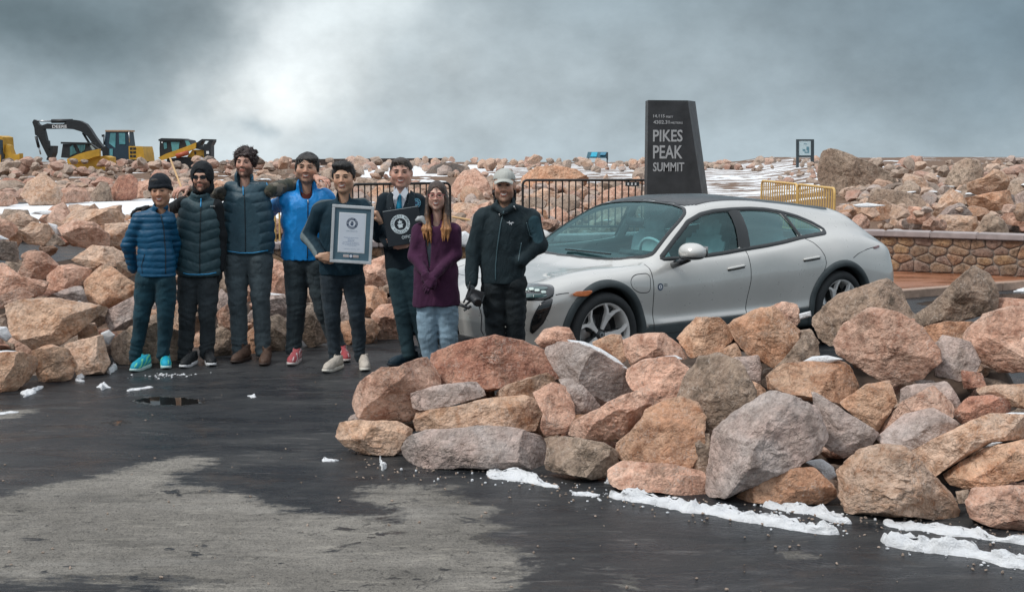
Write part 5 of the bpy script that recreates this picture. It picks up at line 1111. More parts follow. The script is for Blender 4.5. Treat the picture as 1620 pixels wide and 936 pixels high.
KZ = np.array([
 # x=0   .06   .15   .3    .5    .7    .92  1.15  1.35  1.5   1.65  1.9   2.15  2.4   2.7   3.0   3.3   3.6   3.9   4.15  4.4   4.6   4.78  4.9   4.97
 [.20, .19, .18, .17, .17, .17, .17, .17, .17, .17, .17, .17, .17, .17, .17, .17, .17, .17, .17, .18, .20, .23, .26, .30, .36],
 [.24, .22, .21, .20, .20, .20, .20, .20, .20, .20, .20, .20, .20, .20, .20, .20, .20, .20, .20, .21, .23, .26, .29, .33, .40],
 [.34, .32, .30, .29, .29, .29, .30, .30, .30, .30, .30, .30, .30, .30, .30, .30, .30, .30, .30, .31, .33, .36, .39, .43, .48],
 [.43, .42, .41, .41, .42, .42, .43, .42, .40, .39, .39, .39, .39, .39, .39, .39, .39, .40, .43, .43, .44, .46, .49, .52, .55],
 [.50, .51, .52, .54, .57, .60, .62, .58, .52, .48, .46, .46, .46, .46, .46, .46, .47, .52, .60, .60, .58, .58, .58, .60, .61],
 [.55, .57, .60, .65, .71, .75, .77, .75, .72, .70, .69, .69, .69, .70, .71, .72, .74, .77, .81, .80, .77, .74, .72, .70, .68],
 [.585, .625, .67, .735, .795, .835, .855, .86, .86, .86, .865, .875, .885, .895, .91, .93, .955, .985, 1.01, 1.0, .97, .93, .88, .83, .76],
 [.60, .645, .695, .765, .825, .865, .885, .89, .895, .90, .925, .94, .945, .95, .965, .985, 1.02, 1.06, 1.09, 1.09, 1.05, .99, .93, .87, .80],
 [.605, .65, .69, .75, .80, .835, .85, .86, .875, .92, .99, 1.10, 1.15, 1.165, 1.17, 1.17, 1.17, 1.17, 1.165, 1.15, 1.10, 1.02, .945, .88, .81],
 [.607, .645, .68, .735, .785, .815, .83, .85, .885, .96, 1.04, 1.185, 1.29, 1.335, 1.35, 1.345, 1.325, 1.295, 1.25, 1.20, 1.13, 1.04, .955, .885, .815],
 [.608, .64, .675, .73, .775, .805, .825, .85, .905, .985, 1.07, 1.21, 1.325, 1.38, 1.40, 1.395, 1.375, 1.34, 1.295, 1.235, 1.15, 1.05, .96, .89, .82],
 [.608, .64, .675, .73, .775, .805, .825, .855, .92, 1.0, 1.085, 1.225, 1.34, 1.40, 1.425, 1.42, 1.40, 1.365, 1.315, 1.25, 1.16, 1.055, .965, .893, .823]])
_dz = np.interp(KX, [3.0, 3.3, 3.6, 3.9, 4.15, 4.4, 4.5, 4.6, 4.78, 4.9, 4.97], [.008, .012, .018, .034, .062, .118, .125, .095, .05, .035, .0]) + np.interp(KX, [1.9, 2.3, 2.9, 3.3], [0, .010, .012, 0])
for _j, _w in ((8, .45), (9, .8), (10, 1.), (11, 1.)): KZ[_j] += _dz * _w
def yrow(*kv): return np.interp(KX, kv[0::2], kv[1::2])
KY = np.array([
 yrow(0, .60, .3, .70, 4.97, .66), yrow(0, .86, .3, .88, .92, .90, 1.5, .90, 3.3, .90, 3.9, .92, 4.97, .86),
 yrow(0, .93, .4, .945, .92, .955, 1.5, .945, 3.2, .95, 3.9, .97, 4.5, .95, 4.97, .93), yrow(0, .95, .4, .96, .92, .972, 1.35, .955, 1.6, .948, 3.0, .952, 3.9, .985, 4.5, .965, 4.97, .95),
 yrow(0, .96, .4, .972, .92, .978, 1.35, .945, 1.6, .925, 3.0, .93, 3.5, .965, 3.9, .992, 4.5, .975, 4.97, .95), yrow(0, .95, .4, .967, .92, .975, 1.35, .958, 1.65, .945, 3.0, .948, 3.5, .97, 3.9, .985, 4.5, .955, 4.97, .92),
 yrow(0, .90, .3, .90, .92, .905, 1.35, .905, 1.65, .905, 3.0, .91, 3.6, .905, 3.9, .90, 4.4, .87, 4.97, .86), yrow(0, .82, .3, .79, .92, .785, 1.35, .82, 1.65, .865, 2.4, .868, 3.0, .862, 3.4, .845, 3.9, .80, 4.3, .76, 4.6, .76, 4.97, .80),
 yrow(0, .62, .92, .62, 1.2, .64, 1.4, .71, 1.65, .80, 1.9, .785, 2.4, .775, 3.0, .765, 3.4, .75, 3.9, .705, 4.3, .67, 4.97, .66), yrow(0, .44, .92, .45, 1.2, .48, 1.4, .57, 1.65, .705, 1.9, .685, 2.15, .655, 2.5, .63, 3.0, .62, 3.4, .605, 3.9, .575, 4.4, .55, 4.97, .50),
 yrow(0, .22, 1.2, .26, 1.65, .46, 2.15, .45, 3.0, .44, 3.9, .40, 4.97, .30), yrow(0, 0, 4.97, 0)])
NXS = 190; u_ = np.linspace(0, 1, NXS); XS_ = np.concatenate([[.0015, .006, .015, .03, .05, .08, .11], np.linspace(.14, 4.80, NXS - 13), [4.84, 4.88, 4.92, 4.945, 4.962, 4.969]])
ZZ = herm(KX, KZ.T, XS_); YY = herm(KX, KY.T, XS_)
gn = (1 - (1 - np.clip(XS_ / .62, 0, 1)) ** 2.7) ** (1 / 2.7); gt = (1 - (1 - np.clip((4.972 - XS_) / .40, 0, 1)) ** 3.2) ** (1 / 3.2)
YY = YY * (gn * gt)[:, None]
rp = np.array([0, .6, 1.4, 2.1, 3.0, 4.2, 5.2, 5.7, 6.7, 7.7, 8.8, 10.2]); MR_ = 84; rr_ = np.linspace(0, rp[-1], MR_)
Yd = herm(rp, YY.T, rr_).T; Zd = herm(rp, ZZ.T, rr_).T         # (NX, MR)
Xd = np.repeat(XS_[:, None], MR_, 1)
tuck = np.clip((.48 - Zd) / .3, 0, 1); Xd = Xd + .07 * tuck * np.exp(-Xd / .35) * (Xd < 1)
Xd = np.where(Xd > 4.3, Xd - .10 * np.clip((.50 - Zd) / .3, 0, 1) * np.clip((Xd - 4.3) / .6, 0, 1), Xd)
# mirror into one sheet: near side (y < 0) bottom -> roof -> far side bottom
Xf = np.concatenate([Xd, Xd[:, -2::-1]], 1); Yf = np.concatenate([-Yd, Yd[:, -2::-1]], 1); Zf = np.concatenate([Zd, Zd[:, -2::-1]], 1)
CV = np.stack([Xf, Yf, Zf], -1); CN0, CM0 = CV.shape[:2]; CV = CV.reshape(-1, 3)
ci = np.arange(CN0 * CM0).reshape(CN0, CM0); CQ = np.stack([ci[:-1, :-1], ci[:-1, 1:], ci[1:, 1:], ci[1:, :-1]], -1).reshape(-1, 4)
_q = CV[CQ[30 * (CM0 - 1) + 20]]; _nn = np.cross(_q[1] - _q[0], _q[2] - _q[0])
if _nn[1] > 0: CQ = CQ[:, ::-1].copy()
CB = BVHTree.FromPolygons([tuple(v) for v in CV.tolist()], [tuple(q) for q in CQ.tolist()])
def side_hit(x, z, side=-1):
    h = CB.ray_cast(Vector((x, 3 * side, z)), Vector((0, -side, 0)))
    if h[0] is None: h = CB.find_nearest(Vector((x, .9 * side, z)))
    n = h[1]; n = n if n.y * side > 0 else -n
    return np.array(h[0]), np.array(n)
def top_hit(x, y):
    h = CB.ray_cast(Vector((x, y, 4)), Vector((0, 0, -1))); n = h[1]; n = n if n.z > 0 else -n
    return np.array(h[0]), np.array(n)
def cam_hit(px, py):
    o = w2c(np.array([0, 0, CH])); d = w2c(np.array([0, 0, CH]) + ray(px, py)) - o
    h = CB.ray_cast(Vector(o), Vector(d).normalized())
    if h[0] is None:
        return None
    n = h[1]; n = n if n.dot(Vector(d)) < 0 else -n
    return np.array(h[0]), np.array(n)
def resample(P, n, closed=True):
    P = np.array(P, float); Q_ = np.vstack([P, P[:1]]) if closed else P
    L = np.concatenate([[0], np.cumsum(np.linalg.norm(np.diff(Q_, axis=0), axis=1))]); s = np.linspace(0, L[-1], n + 1 if closed else n)
    o = np.stack([np.interp(s, L, Q_[:, k]) for k in range(Q_.shape[1])], 1); return o[:-1] if closed else o
def rnd(P, it=2):
    for _ in range(it): P = .5 * P + .25 * (np.roll(P, 1, 0) + np.roll(P, -1, 0))
    return P
WIN_F = rnd(resample([(1.665, .948), (1.78, 1.025), (1.91, 1.105), (2.0, 1.165), (2.09, 1.215), (2.18, 1.250), (2.28, 1.277), (2.45, 1.300), (2.66, 1.308), (2.665, 1.2), (2.61, .985), (2.4, .968), (2.15, .955), (1.9, .948)], 90), 1)
WIN_R = rnd(resample([(2.755, 1.308), (2.95, 1.306), (3.15, 1.292), (3.33, 1.265), (3.40, 1.14), (3.43, 1.055), (3.2, 1.028), (2.95, 1.005), (2.71, .992), (2.745, 1.2)], 80), 1)
WIN_Q = rnd(resample([(3.39, 1.255), (3.55, 1.215), (3.70, 1.158), (3.80, 1.10), (3.78, 1.082), (3.66, 1.075), (3.47, 1.058), (3.43, 1.14)], 50), 1)
_wsh = [(1.335, 0), (1.345, .2), (1.375, .40), (1.43, .58), (1.52, .72), (1.60, .785), (1.70, .762), (1.85, .725), (2.0, .685), (2.12, .64), (2.19, .55), (2.225, .40), (2.245, .2), (2.25, 0)]
WSH = rnd(resample(_wsh + [(x, -y) for x, y in _wsh[-2:0:-1]], 140), 1)
_rw = [(4.56, 0), (4.555, .3), (4.55, .48), (4.60, .54), (4.68, .56), (4.76, .58), (4.80, .5), (4.81, .3), (4.815, 0)]
RWN = rnd(resample(_rw + [(x, -y) for x, y in _rw[-2:0:-1]], 90), 1)
_rf = [(2.275, 0), (2.26, .3), (2.22, .48), (2.30, .585), (2.6, .575), (3.0, .565), (3.4, .55), (3.8, .52), (4.25, .49), (4.34, .40), (4.37, 0)]
ROOF = rnd(resample(_rf + [(x, -y) for x, y in _rf[-2:0:-1]], 140), 1)
XW = (.92, 3.90); ZWH, RARCH = .355, .402
fc = CV[CQ].mean(1)
def inpoly(P2, poly): return sd_poly(P2[:, 0], P2[:, 1], poly) > 0
lateral = np.abs(fc[:, 1]) > .55
cat = np.zeros(len(CQ), int)
for w_ in (WIN_F, WIN_R, WIN_Q): cat[lateral & inpoly(fc[:, [0, 2]], w_) & (fc[:, 2] > .93)] = 1
cat[inpoly(fc[:, :2], WSH) & (fc[:, 2] > .86)] = 1
cat[inpoly(fc[:, :2], RWN) & (fc[:, 2] > .95)] = 1
cat[(cat == 0) & inpoly(fc[:, :2], ROOF) & (fc[:, 2] > 1.1)] = 2
for xw in XW: cat[(np.hypot(fc[:, 0] - xw, fc[:, 2] - ZWH) < RARCH) & (np.abs(fc[:, 1]) > .62) & (fc[:, 2] < .85)] = 1
cat[(cat == 0) & (fc[:, 2] < .385) & (fc[:, 0] > 1.28) & (fc[:, 0] < 3.56)] = 3
cat[(cat == 0) & (fc[:, 2] < .30)] = 3
# snap the cut edges on to the outlines
PV = CV.copy()
def snap(poly, plane, mask):
    vi = np.unique(CQ[mask].ravel()); other = np.unique(CQ[~mask].ravel()); e = np.intersect1d(vi, other)
    lines = np.vstack([poly, poly[:1]])
    for i in e:
        p = PV[i][list(plane)]; a = lines[:-1]; b = lines[1:]; ab = b - a; t = np.clip(((p - a) * ab).sum(1) / ((ab ** 2).sum(1) + 1e-12), 0, 1); q = a + ab * t[:, None]; d = np.linalg.norm(q - p, axis=1); k = d.argmin()
        if d[k] < .04:
            if plane == (0, 2):
                h, _ = side_hit(q[k][0], q[k][1], -1 if PV[i][1] < 0 else 1)
            else: h, _ = top_hit(q[k][0], q[k][1])
            if np.linalg.norm(h - PV[i]) < .08: PV[i] = h
for w_ in (WIN_F, WIN_R, WIN_Q): snap(w_, (0, 2), lateral & inpoly(fc[:, [0, 2]], w_) & (fc[:, 2] > .93))
for w_, z_ in ((WSH, .86), (RWN, .95)): snap(w_, (0, 1), inpoly(fc[:, :2], w_) & (fc[:, 2] > z_))
th = np.linspace(0, 2 * math.pi, 120, endpoint=False)
for xw in XW:
    circ = np.stack([xw + RARCH * np.cos(th), ZWH + RARCH * np.sin(th)], 1)
    snap(circ, (0, 2), (np.hypot(fc[:, 0] - xw, fc[:, 2] - ZWH) < RARCH) & (np.abs(fc[:, 1]) > .62) & (fc[:, 2] < .85))
def paint():
    m, t, b = new_mat('pale_grey_paint'); oc = t.coord('Object')
    t.put(b.inputs['Base Color'], t.mix(t.map(t.noise(oc, 3, 4), .3, .7, 0, 1), (.59, .585, .555), (.64, .63, .60)))
    dirt = t.math('MULTIPLY', t.map(t.noise(oc, 5, 5, .65), .45, .7, 0, .5), 1)
    b.inputs['Metallic'].default_value = .3; t.put(b.inputs['Roughness'], t.map(t.noise(oc, 14, 5, .6), .3, .7, .26, .36)); b.inputs['Coat Weight'].default_value = 1; b.inputs['Coat Roughness'].default_value = .045
    return m
M_PAINT = paint(); M_CLAD = plain('arch_cladding', (.045, .058, .062), .6, bump=.25, bscale=500, var=.2); M_GLOSSBLK = plain('gloss_black', (.012, .014, .016), .08, coat=1.0, var=.1)
M_ROOF = plain('roof_glass_black', (.010, .012, .014), .22, spec=.22, var=.1); M_GAP = plain('shadow_gap', (.03, .032, .034), .7); M_TYRE = plain('tyre_rubber', (.022, .025, .027), .75, bump=.3, bscale=200); M_TRIM = plain('window_trim', (.02, .024, .026), .35)
def glass(name, tint, mixv, rough=.02):
    m = bpy.data.materials.new(name); m.use_nodes = True; t = NT(m.node_tree); t.n.clear()
    out = t.node('ShaderNodeOutputMaterial'); tr = t.node('ShaderNodeBsdfTransparent'); gl = t.node('ShaderNodeBsdfGlossy'); mx = t.node('ShaderNodeMixShader'); geo = t.node('ShaderNodeNewGeometry'); fac = t.math('ABSOLUTE', t.vmath('DOT_PRODUCT', geo.outputs['Normal'], geo.outputs['Incoming'])); fr = t.math('POWER', t.math('SUBTRACT', 1, fac), 4.0)
    tr.inputs[0].default_value = (*tint, 1); gl.inputs['Roughness'].default_value = rough; gl.inputs[0].default_value = (.50, .74, .76, 1)
    t.put(mx.inputs[0], t.math('MULTIPLY_ADD', fr, .75, mixv, clamp=True)); t.l.new(tr.outputs[0], mx.inputs[1]); t.l.new(gl.outputs[0], mx.inputs[2]); t.l.new(mx.outputs[0], out.inputs[0]); return m
M_GLASS = glass('tinted_car_glass', (.55, .80, .81), .10)
M_GLASSR = glass('dark_car_glass', (.40, .66, .68), .24)
def sub_mesh(name, cats, mat):
    q = CQ[np.isin(cat, cats)]; used = np.unique(q); rm = -np.ones(len(PV), int); rm[used] = np.arange(len(used))
    return mesh_np(name, PV[used], rm[q], mat, car)
body = sub_mesh('body', [0], M_PAINT); roofp = sub_mesh('roof_panel', [2], M_ROOF); clad = sub_mesh('sill_cladding', [3], M_CLAD)
for o_ in (body, clad, roofp):
    md = o_.modifiers.new('thick', 'SOLIDIFY'); md.thickness = .012; md.offset = -1
def patch(name, outline, hitf, mat, parent, lift=.003, K=7, mirror=True, n=None, power=1.0):
    """thin panel that follows the body inside an outline; hitf maps 2-d outline points to surface points"""
    P = np.array(outline, float); c = P.mean(0); rows = []
    for k in range(K + 1):
        f = 1 - k / K; row = []
        for p in P:
            h = hitf(*(c + (p - c) * f))
            if h is None: h = row[-1:] and (row[-1], np.zeros(3)) or None
            if h is None: return None
            row.append(h[0] + h[1] * lift)
        rows.append(row)
    V = np.array(rows); n_ = V.shape[1]; idx = np.arange(V.shape[0] * n_).reshape(V.shape[0], n_); nx_ = np.roll(idx, -1, 1)
    Q = np.stack([idx[:-1], nx_[:-1], nx_[1:], idx[1:]], -1).reshape(-1, 4); V = V.reshape(-1, 3)
    outs = []
    for s_ in ((1, -1) if mirror else (1,)):
        v = V * np.array([1, s_, 1]); o = mesh_np(name, v, Q, mat, parent); outs.append(o)
        md = o.modifiers.new('thick', 'SOLIDIFY'); md.thickness = .004; md.offset = 0
    return outs
for nm, w_, m_ in (('side_window', WIN_F, M_GLASS), ('side_window', WIN_R, M_GLASSR), ('quarter_window', WIN_Q, M_GLASSR)):
    for o in patch(nm, w_, side_hit, m_, car, lift=-.008): o.modifiers.clear()
for nm, w_, m_ in (('windscreen', WSH, M_GLASS), ('rear_window', RWN, M_GLASSR)):
    for o in patch(nm, w_, top_hit, m_, car, lift=-.006, K=14, mirror=False): o.modifiers.clear()
def sribbon(name, path, width, lift, mat, hitf=side_hit, closed=False, mirror=True, parent=car, thick=None, inner=None):
    P = np.array(path, float); n_ = len(P)
    if closed: tg = np.roll(P, -1, 0) - np.roll(P, 1, 0)
    else: tg = np.gradient(P, axis=0)
    tg /= np.linalg.norm(tg, axis=1, keepdims=True) + 1e-9; nr = np.stack([-tg[:, 1], tg[:, 0]], 1)
    rows = []
    offs = [-.5, -.3, .3, .5]; lf = [0, lift, lift, 0]
    for p, nn in zip(P, nr):
        r_ = []
        for of, l_ in zip(offs, lf):
            h = hitf(*(p + nn * width * of))
            r_.append(h[0] + h[1] * (l_ if thick is None else l_))
        rows.append(r_)
    V = np.array(rows); idx = np.arange(n_ * 4).reshape(n_, 4); nx_ = np.roll(idx, -1, 0) if closed else idx[1:]; cu = idx if closed else idx[:-1]
    Q = np.concatenate([np.stack([cu[:, k], nx_[:, k], nx_[:, k + 1], cu[:, k + 1]], -1) for k in range(3)]); V = V.reshape(-1, 3); outs = []
    for s_ in ((1, -1) if mirror else (1,)): outs.append(mesh_np(name, V * np.array([1, s_, 1]), Q, mat, parent))
    return outs
# black surround of the side glass, one band round all three windows, plus pillars
ALLW = rnd(resample([(1.63, .938), (1.90, 1.118), (2.08, 1.232), (2.27, 1.293), (2.45, 1.316), (2.70, 1.324), (2.95, 1.322), (3.16, 1.308), (3.35, 1.28), (3.56, 1.232), (3.72, 1.172), (3.845, 1.098), (3.80, 1.068), (3.45, 1.042), (3.2, 1.012), (2.95, .990), (2.66, .972), (2.4, .952), (2.15, .940), (1.85, .934)], 170), 1)
sribbon('window_trim', ALLW, .034, .007, M_TRIM, closed=True)
sribbon('pillar_cover', [(2.69, 1.315), (2.70, 1.25), (2.695, 1.15), (2.68, 1.05), (2.66, .978)], .150, .006, M_TRIM); sribbon('pillar_cover', [(3.355, 1.275), (3.39, 1.2), (3.42, 1.12), (3.447, 1.05)], .048, .005, M_TRIM)
sribbon('pillar_cover', [(1.655, .95), (1.70, .985), (1.76, 1.02)], .03, .004, M_TRIM)
sribbon('windscreen_surround', WSH, .032, .004, M_TRIM, hitf=top_hit, closed=True, mirror=False)
sribbon('rear_window_surround', RWN, .035, .004, M_TRIM, hitf=top_hit, closed=True, mirror=False)
# shut lines
DL = lambda pts: np.array(pts, float)
for path in ([(1.463, .90), (1.462, .80), (1.465, .65), (1.47, .5), (1.475, .39), (1.478, .31)], [(2.665, .965), (2.66, .90), (2.665, .82), (2.66, .70), (2.63, .55), (2.61, .40), (2.61, .31)],
             [(3.47, 1.042), (3.56, .99), (3.62, .93), (3.66, .86), (3.665, .80), (3.64, .74), (3.60, .69)], [(1.478, .31), (1.9, .306), (2.6, .306), (3.2, .306), (3.52, .31)]):
    sribbon('panel_gap', rnd(resample(path, 40, False), 0), .009, .0012, M_GAP)
# arches
for xw in XW:
    a_ = np.linspace(R(-22), R(202), 70)
    outs = []
    for s_ in (-1, 1):
        rows = []
        for a in a_:
            row = []
            for rad, lf_ in ((.395, -.05), (.397, .010), (.410, .019), (.440, .018), (.458, .010), (.462, -.002)):
                x, z = xw + rad * math.cos(a), ZWH + rad * math.sin(a); h, n_ = side_hit(x, z, s_)
                row.append(h + np.array([0, s_, 0]) * lf_)
            rows.append(row)
        V = np.array(rows); k_ = V.shape[1]; idx = np.arange(V.shape[0] * k_).reshape(V.shape[0], k_)
        Q = np.stack([idx[:-1, :-1], idx[1:, :-1], idx[1:, 1:], idx[:-1, 1:]], -1).reshape(-1, 4)
        o = mesh_np('arch_cladding', V.reshape(-1, 3), Q, M_CLAD, car)
        bm = bmesh.new(); prof = [(.402, .30), (.402, .0), (.10, .0)]
        bm_lathe(bm, [(.404, -.335), (.404, .0), (.05, .01)] if s_ < 0 else [(.404, .335), (.404, .0), (.05, -.01)], 40, 'Y', full=R(260), start=R(-40))
        o = obj_bm('arch_liner', bm, M_BLACKPLASTIC, car, smooth=True); o.location = (xw, s_ * .62, ZWH)
# wheels
M_RIM = plain('rim_silver', (.80, .79, .77), .4, var=.06); M_RIMD = plain('rim_dark', (.05, .055, .058), .4, metal=.4)
def wheel(xw, s_):
    W_ = bpy.data.objects.new('wheel', None); COL.objects.link(W_); W_.parent = car; W_.location = (xw, s_ * .862, ZWH); W_.rotation_euler = (0, .35 if xw < 2 else .9, 0 if s_ < 0 else math.pi)
    # outer face looks to -y
    bm = bmesh.new(); bm_lathe(bm, [(.268, -.098), (.275, -.112), (.300, -.121), (.325, -.118), (.343, -.104), (.353, -.085), (.357, -.05), (.358, 0), (.357, .05), (.352, .09), (.33, .115), (.29, .118), (.268, .10)], 72)
    obj_bm('tyre', bm, M_TYRE, W_, smooth=True)
    bm = bmesh.new(); bm_lathe(bm, [(.262, .1), (.252, -.02), (.250, -.085), (.262, -.098), (.272, -.103), (.276, -.098), (.270, -.09)], 72); obj_bm('rim', bm, M_RIM, W_, smooth=True)
    bm = bmesh.new(); bm_lathe(bm, [(.0, .02), (.165, .02), (.165, .045), (.0, .045)], 48); obj_bm('brake_disc', bm, M_STEEL, W_, smooth=True)
    bm = bmesh.new(); bm_lathe(bm, [(.0, .06), (.255, .06)], 40); obj_bm('rim_back', bm, M_BLACKPLASTIC, W_)
    bm = bmesh.new(); bm_box(bm, (-.115, .0, .06), (.06, .07, .13), Matrix.Rotation(-.5, 3, 'Y')); obj_bm('caliper', bm, M_RIMD, W_, bevel=.01)
    for k in range(5):
        bm = bmesh.new()
        def strip(pl, wd, y0):   # polyline in (radius, angle), half widths, depth of face
            L_, R_ = [], []
            for (r, a), w, y in zip(pl, wd, y0):
                c = Vector((r * math.sin(a), y, r * math.cos(a))); t_ = Vector((math.cos(a), 0, -math.sin(a))); L_.append(c - t_ * w); R_.append(c + t_ * w)
            A = [bm.verts.new(p) for p in L_]; B = [bm.verts.new(p) for p in R_]; A2 = [bm.verts.new(p + Vector((0, .03, 0))) for p in L_]; B2 = [bm.verts.new(p + Vector((0, .03, 0))) for p in R_]
            for i in range(len(A) - 1): bm.faces.new((A[i], B[i], B[i + 1], A[i + 1])); bm.faces.new((A[i], A[i + 1], A2[i + 1], A2[i])); bm.faces.new((B[i + 1], B[i], B2[i], B2[i + 1]))
            bm.faces.new((A[0], A2[0], B2[0], B[0])); bm.faces.new((A[-1], B[-1], B2[-1], A2[-1]))
        strip([(.045, 0), (.12, 0), (.178, 0), (.186, 0)], [.014, .021, .036, .032], [-.045, -.062, -.080, -.082])
        strip([(.172, -.10), (.215, -.19), (.262, -.33)], [.015, .012, .012], [-.081, -.090, -.099]); strip([(.172, .10), (.215, .19), (.262, .33)], [.015, .012, .012], [-.0812, -.0902, -.0992])
        o = obj_bm('spoke', bm, M_RIM, W_); o.rotation_euler = (0, k * 2 * math.pi / 5, 0)
        bm = bmesh.new(); s0 = .6283
        bm_prism(bm, [(.045 * math.sin(-.5), -.03, .045 * math.cos(.5)), (.25 * math.sin(-.20), -.05, .25 * math.cos(.20)), (.25 * math.sin(.20), -.05, .25 * math.cos(.20)), (.045 * math.sin(.5), -.03, .045 * math.cos(.5))], (0, .03, 0))
        o = obj_bm('spoke_web', bm, M_RIMD, W_); o.rotation_euler = (0, k * 2 * math.pi / 5, 0)
    bm = bmesh.new(); bm_lathe(bm, [(0, -.060), (.026, -.060), (.034, -.056), (.036, -.04), (.055, -.035), (.058, 0)], 32); obj_bm('hub_cap', bm, M_RIMD, W_, smooth=True)
    bm = bmesh.new(); bm_lathe(bm, [(.012, -.0605), (.020, -.0615), (.024, -.0605)], 24); obj_bm('hub_emblem', bm, M_STEEL, W_, smooth=True)
    for k in range(5):
        a = (k + .5) * 2 * math.pi / 5; bm = bmesh.new(); bm_lathe(bm, [(0, -.045), (.009, -.045), (.010, -.03)], 10); o = obj_bm('wheel_bolt', bm, M_BLACKPLASTIC, W_); o.location = (.047 * math.sin(a), 0, .047 * math.cos(a))
for xw in XW:
    for s_ in (-1, 1): wheel(xw, s_)
# underbody and cabin
bm = bmesh.new(); bm_box(bm, (2.5, 0, .21), (4.2, 1.24, .06)); obj_bm('underbody', bm, M_BLACKPLASTIC, car)
bm = bmesh.new(); bm_box(bm, (2.42, 0, .27), (2.0, 1.78, .05)); obj_bm('floor_pan', bm, M_BLACKPLASTIC, car)
M_SEAT = plain('pale_grey_leather', (.50, .56, .56), .55, bump=.2, bscale=150); M_DASH = plain('dashboard_dark', (.03, .036, .04), .55)
def soft(name, c, size, rot, mat, par, bev=.05):
    bm = bmesh.new(); bmesh.ops.create_cube(bm, size=1); bmesh.ops.scale(bm, vec=size, verts=bm.verts[:]); bmesh.ops.bevel(bm, geom=bm.edges[:], offset=bev, segments=3, affect='EDGES')
    bmesh.ops.rotate(bm, verts=bm.verts[:], matrix=Matrix.Rotation(rot, 3, 'Y')); bmesh.ops.translate(bm, verts=bm.verts[:], vec=c); return obj_bm(name, bm, mat, par, smooth=True)
for x, y in ((2.42, -.37), (2.42, .37), (3.28, -.36), (3.28, .36)):
    s_ = bpy.data.objects.new('seat', None); COL.objects.link(s_); s_.parent = car; s_.location = (x, y, 0)
    soft('seat_cushion', (-.18, 0, .47), (.52, .50, .16), -.08, M_SEAT, s_); soft('seat_back', (.18, 0, .78), (.15, .48, .62), .24, M_SEAT, s_, .06); soft('headrest', (.29, 0, 1.12), (.10, .26, .20), .2, M_SEAT, s_, .04)
soft('dashboard', (1.72, 0, .83), (.36, 1.52, .20), .05, M_DASH, car, .05); soft('instrument_hood', (1.82, -.37, .94), (.18, .40, .06), .1, M_DASH, car, .02)
soft('parcel_deck', (4.2, 0, .90), (.9, 1.2, .04), 0, M_DASH, car, .01); soft('door_card', (2.55, -.80, .68), (2.0, .05, .42), 0, M_DASH, car, .02); soft('door_card', (2.55, .80, .68), (2.0, .05, .42), 0, M_DASH, car, .02); soft('firewall', (1.50, 0, .62), (.06, 1.5, .5), 0, M_DASH, car, .01)
bm = bmesh.new(); bm_tube(bm, [(math.sin(a) * .0, .185 * math.cos(a), .185 * math.sin(a)) for a in np.linspace(0, 2 * math.pi, 32, endpoint=False)], .015, 8, closed=True); bm_box(bm, (0, 0, 0), (.03, .34, .04)); bm_box(bm, (0, 0, -.08), (.03, .05, .16))
sw = obj_bm('steering_wheel', bm, M_SEAT, car, smooth=True); sw.location = (2.02, -.37, .90); sw.rotation_euler = (0, -.4, 0)
soft('rear_view_mirror', (2.10, 0, 1.20), (.03, .24, .075), .1, M_BLACKPLASTIC, car, .012)
# outside mirrors and handles
for s_ in (-1, 1):
    mr = bpy.data.objects.new('door_mirror', None); COL.objects.link(mr); mr.parent = car; mr.location = (1.80, s_ * 1.055, 1.0)
    bm = bmesh.new(); bmesh.ops.create_uvsphere(bm, u_segments=28, v_segments=18, radius=1)
    for v in bm.verts:
        x, y, z = v.co; v.co = (x * .105 * (1 - .12 * (y * -s_)) , math.copysign(abs(y) ** .8, y) * .125, (max(z, -.42) if z < 0 else z) * .082)
    obj_bm('mirror_shell', bm, M_PAINT, mr, smooth=True)
    bm = bmesh.new(); bmesh.ops.create_uvsphere(bm, u_segments=24, v_segments=14, radius=1)
    for v in bm.verts:
        x, y, z = v.co; v.co = (x * .10, y * .118, z * .03 - .036)
    obj_bm('mirror_base', bm, M_GLOSSBLK, mr, smooth=True)
    bm = bmesh.new(); bm_tube(bm, [(-.03, 0, -.05), (-.05, -s_ * .08, -.085), (-.07, -s_ * .16, -.12)], [.03, .032, .03], 10); obj_bm('mirror_stalk', bm, M_GLOSSBLK, mr, smooth=True)
    bm = bmesh.new(); bm_box(bm, (.098, 0, .005), (.004, .19, .09)); obj_bm('mirror_glass', bm, M_STEEL, mr, bevel=.0015)
def px_to_side(px, py):
    h = cam_hit(px, py); return (h[0][0], h[0][2])
for a, b in (((1151, 425.5), (1178, 420)), ((1271, 411), (1297, 406.5))):
    A, B = px_to_side(*a), px_to_side(*b)
    for s_ in (-1, 1):
        bm = bmesh.new(); pts = []
        for f in np.linspace(0, 1, 9):
            x, z = A[0] + (B[0] - A[0]) * f, A[1] + (B[1] - A[1]) * f; h, n_ = side_hit(x, z, s_); pts.append(h + n_ * .010)
        bm_tube(bm, pts, [.006] + [.0125] * 7 + [.009], 8); obj_bm('door_handle', bm, M_PAINT, car, smooth=True)
        sribbon('handle_recess', [(A[0], A[1] - .014), (.5 * (A[0] + B[0]), .5 * (A[1] + B[1]) - .016), (B[0], B[1] - .014)], .014, .0015, M_GAP, mirror=False, hitf=lambda x, z: side_hit(x, z, s_))
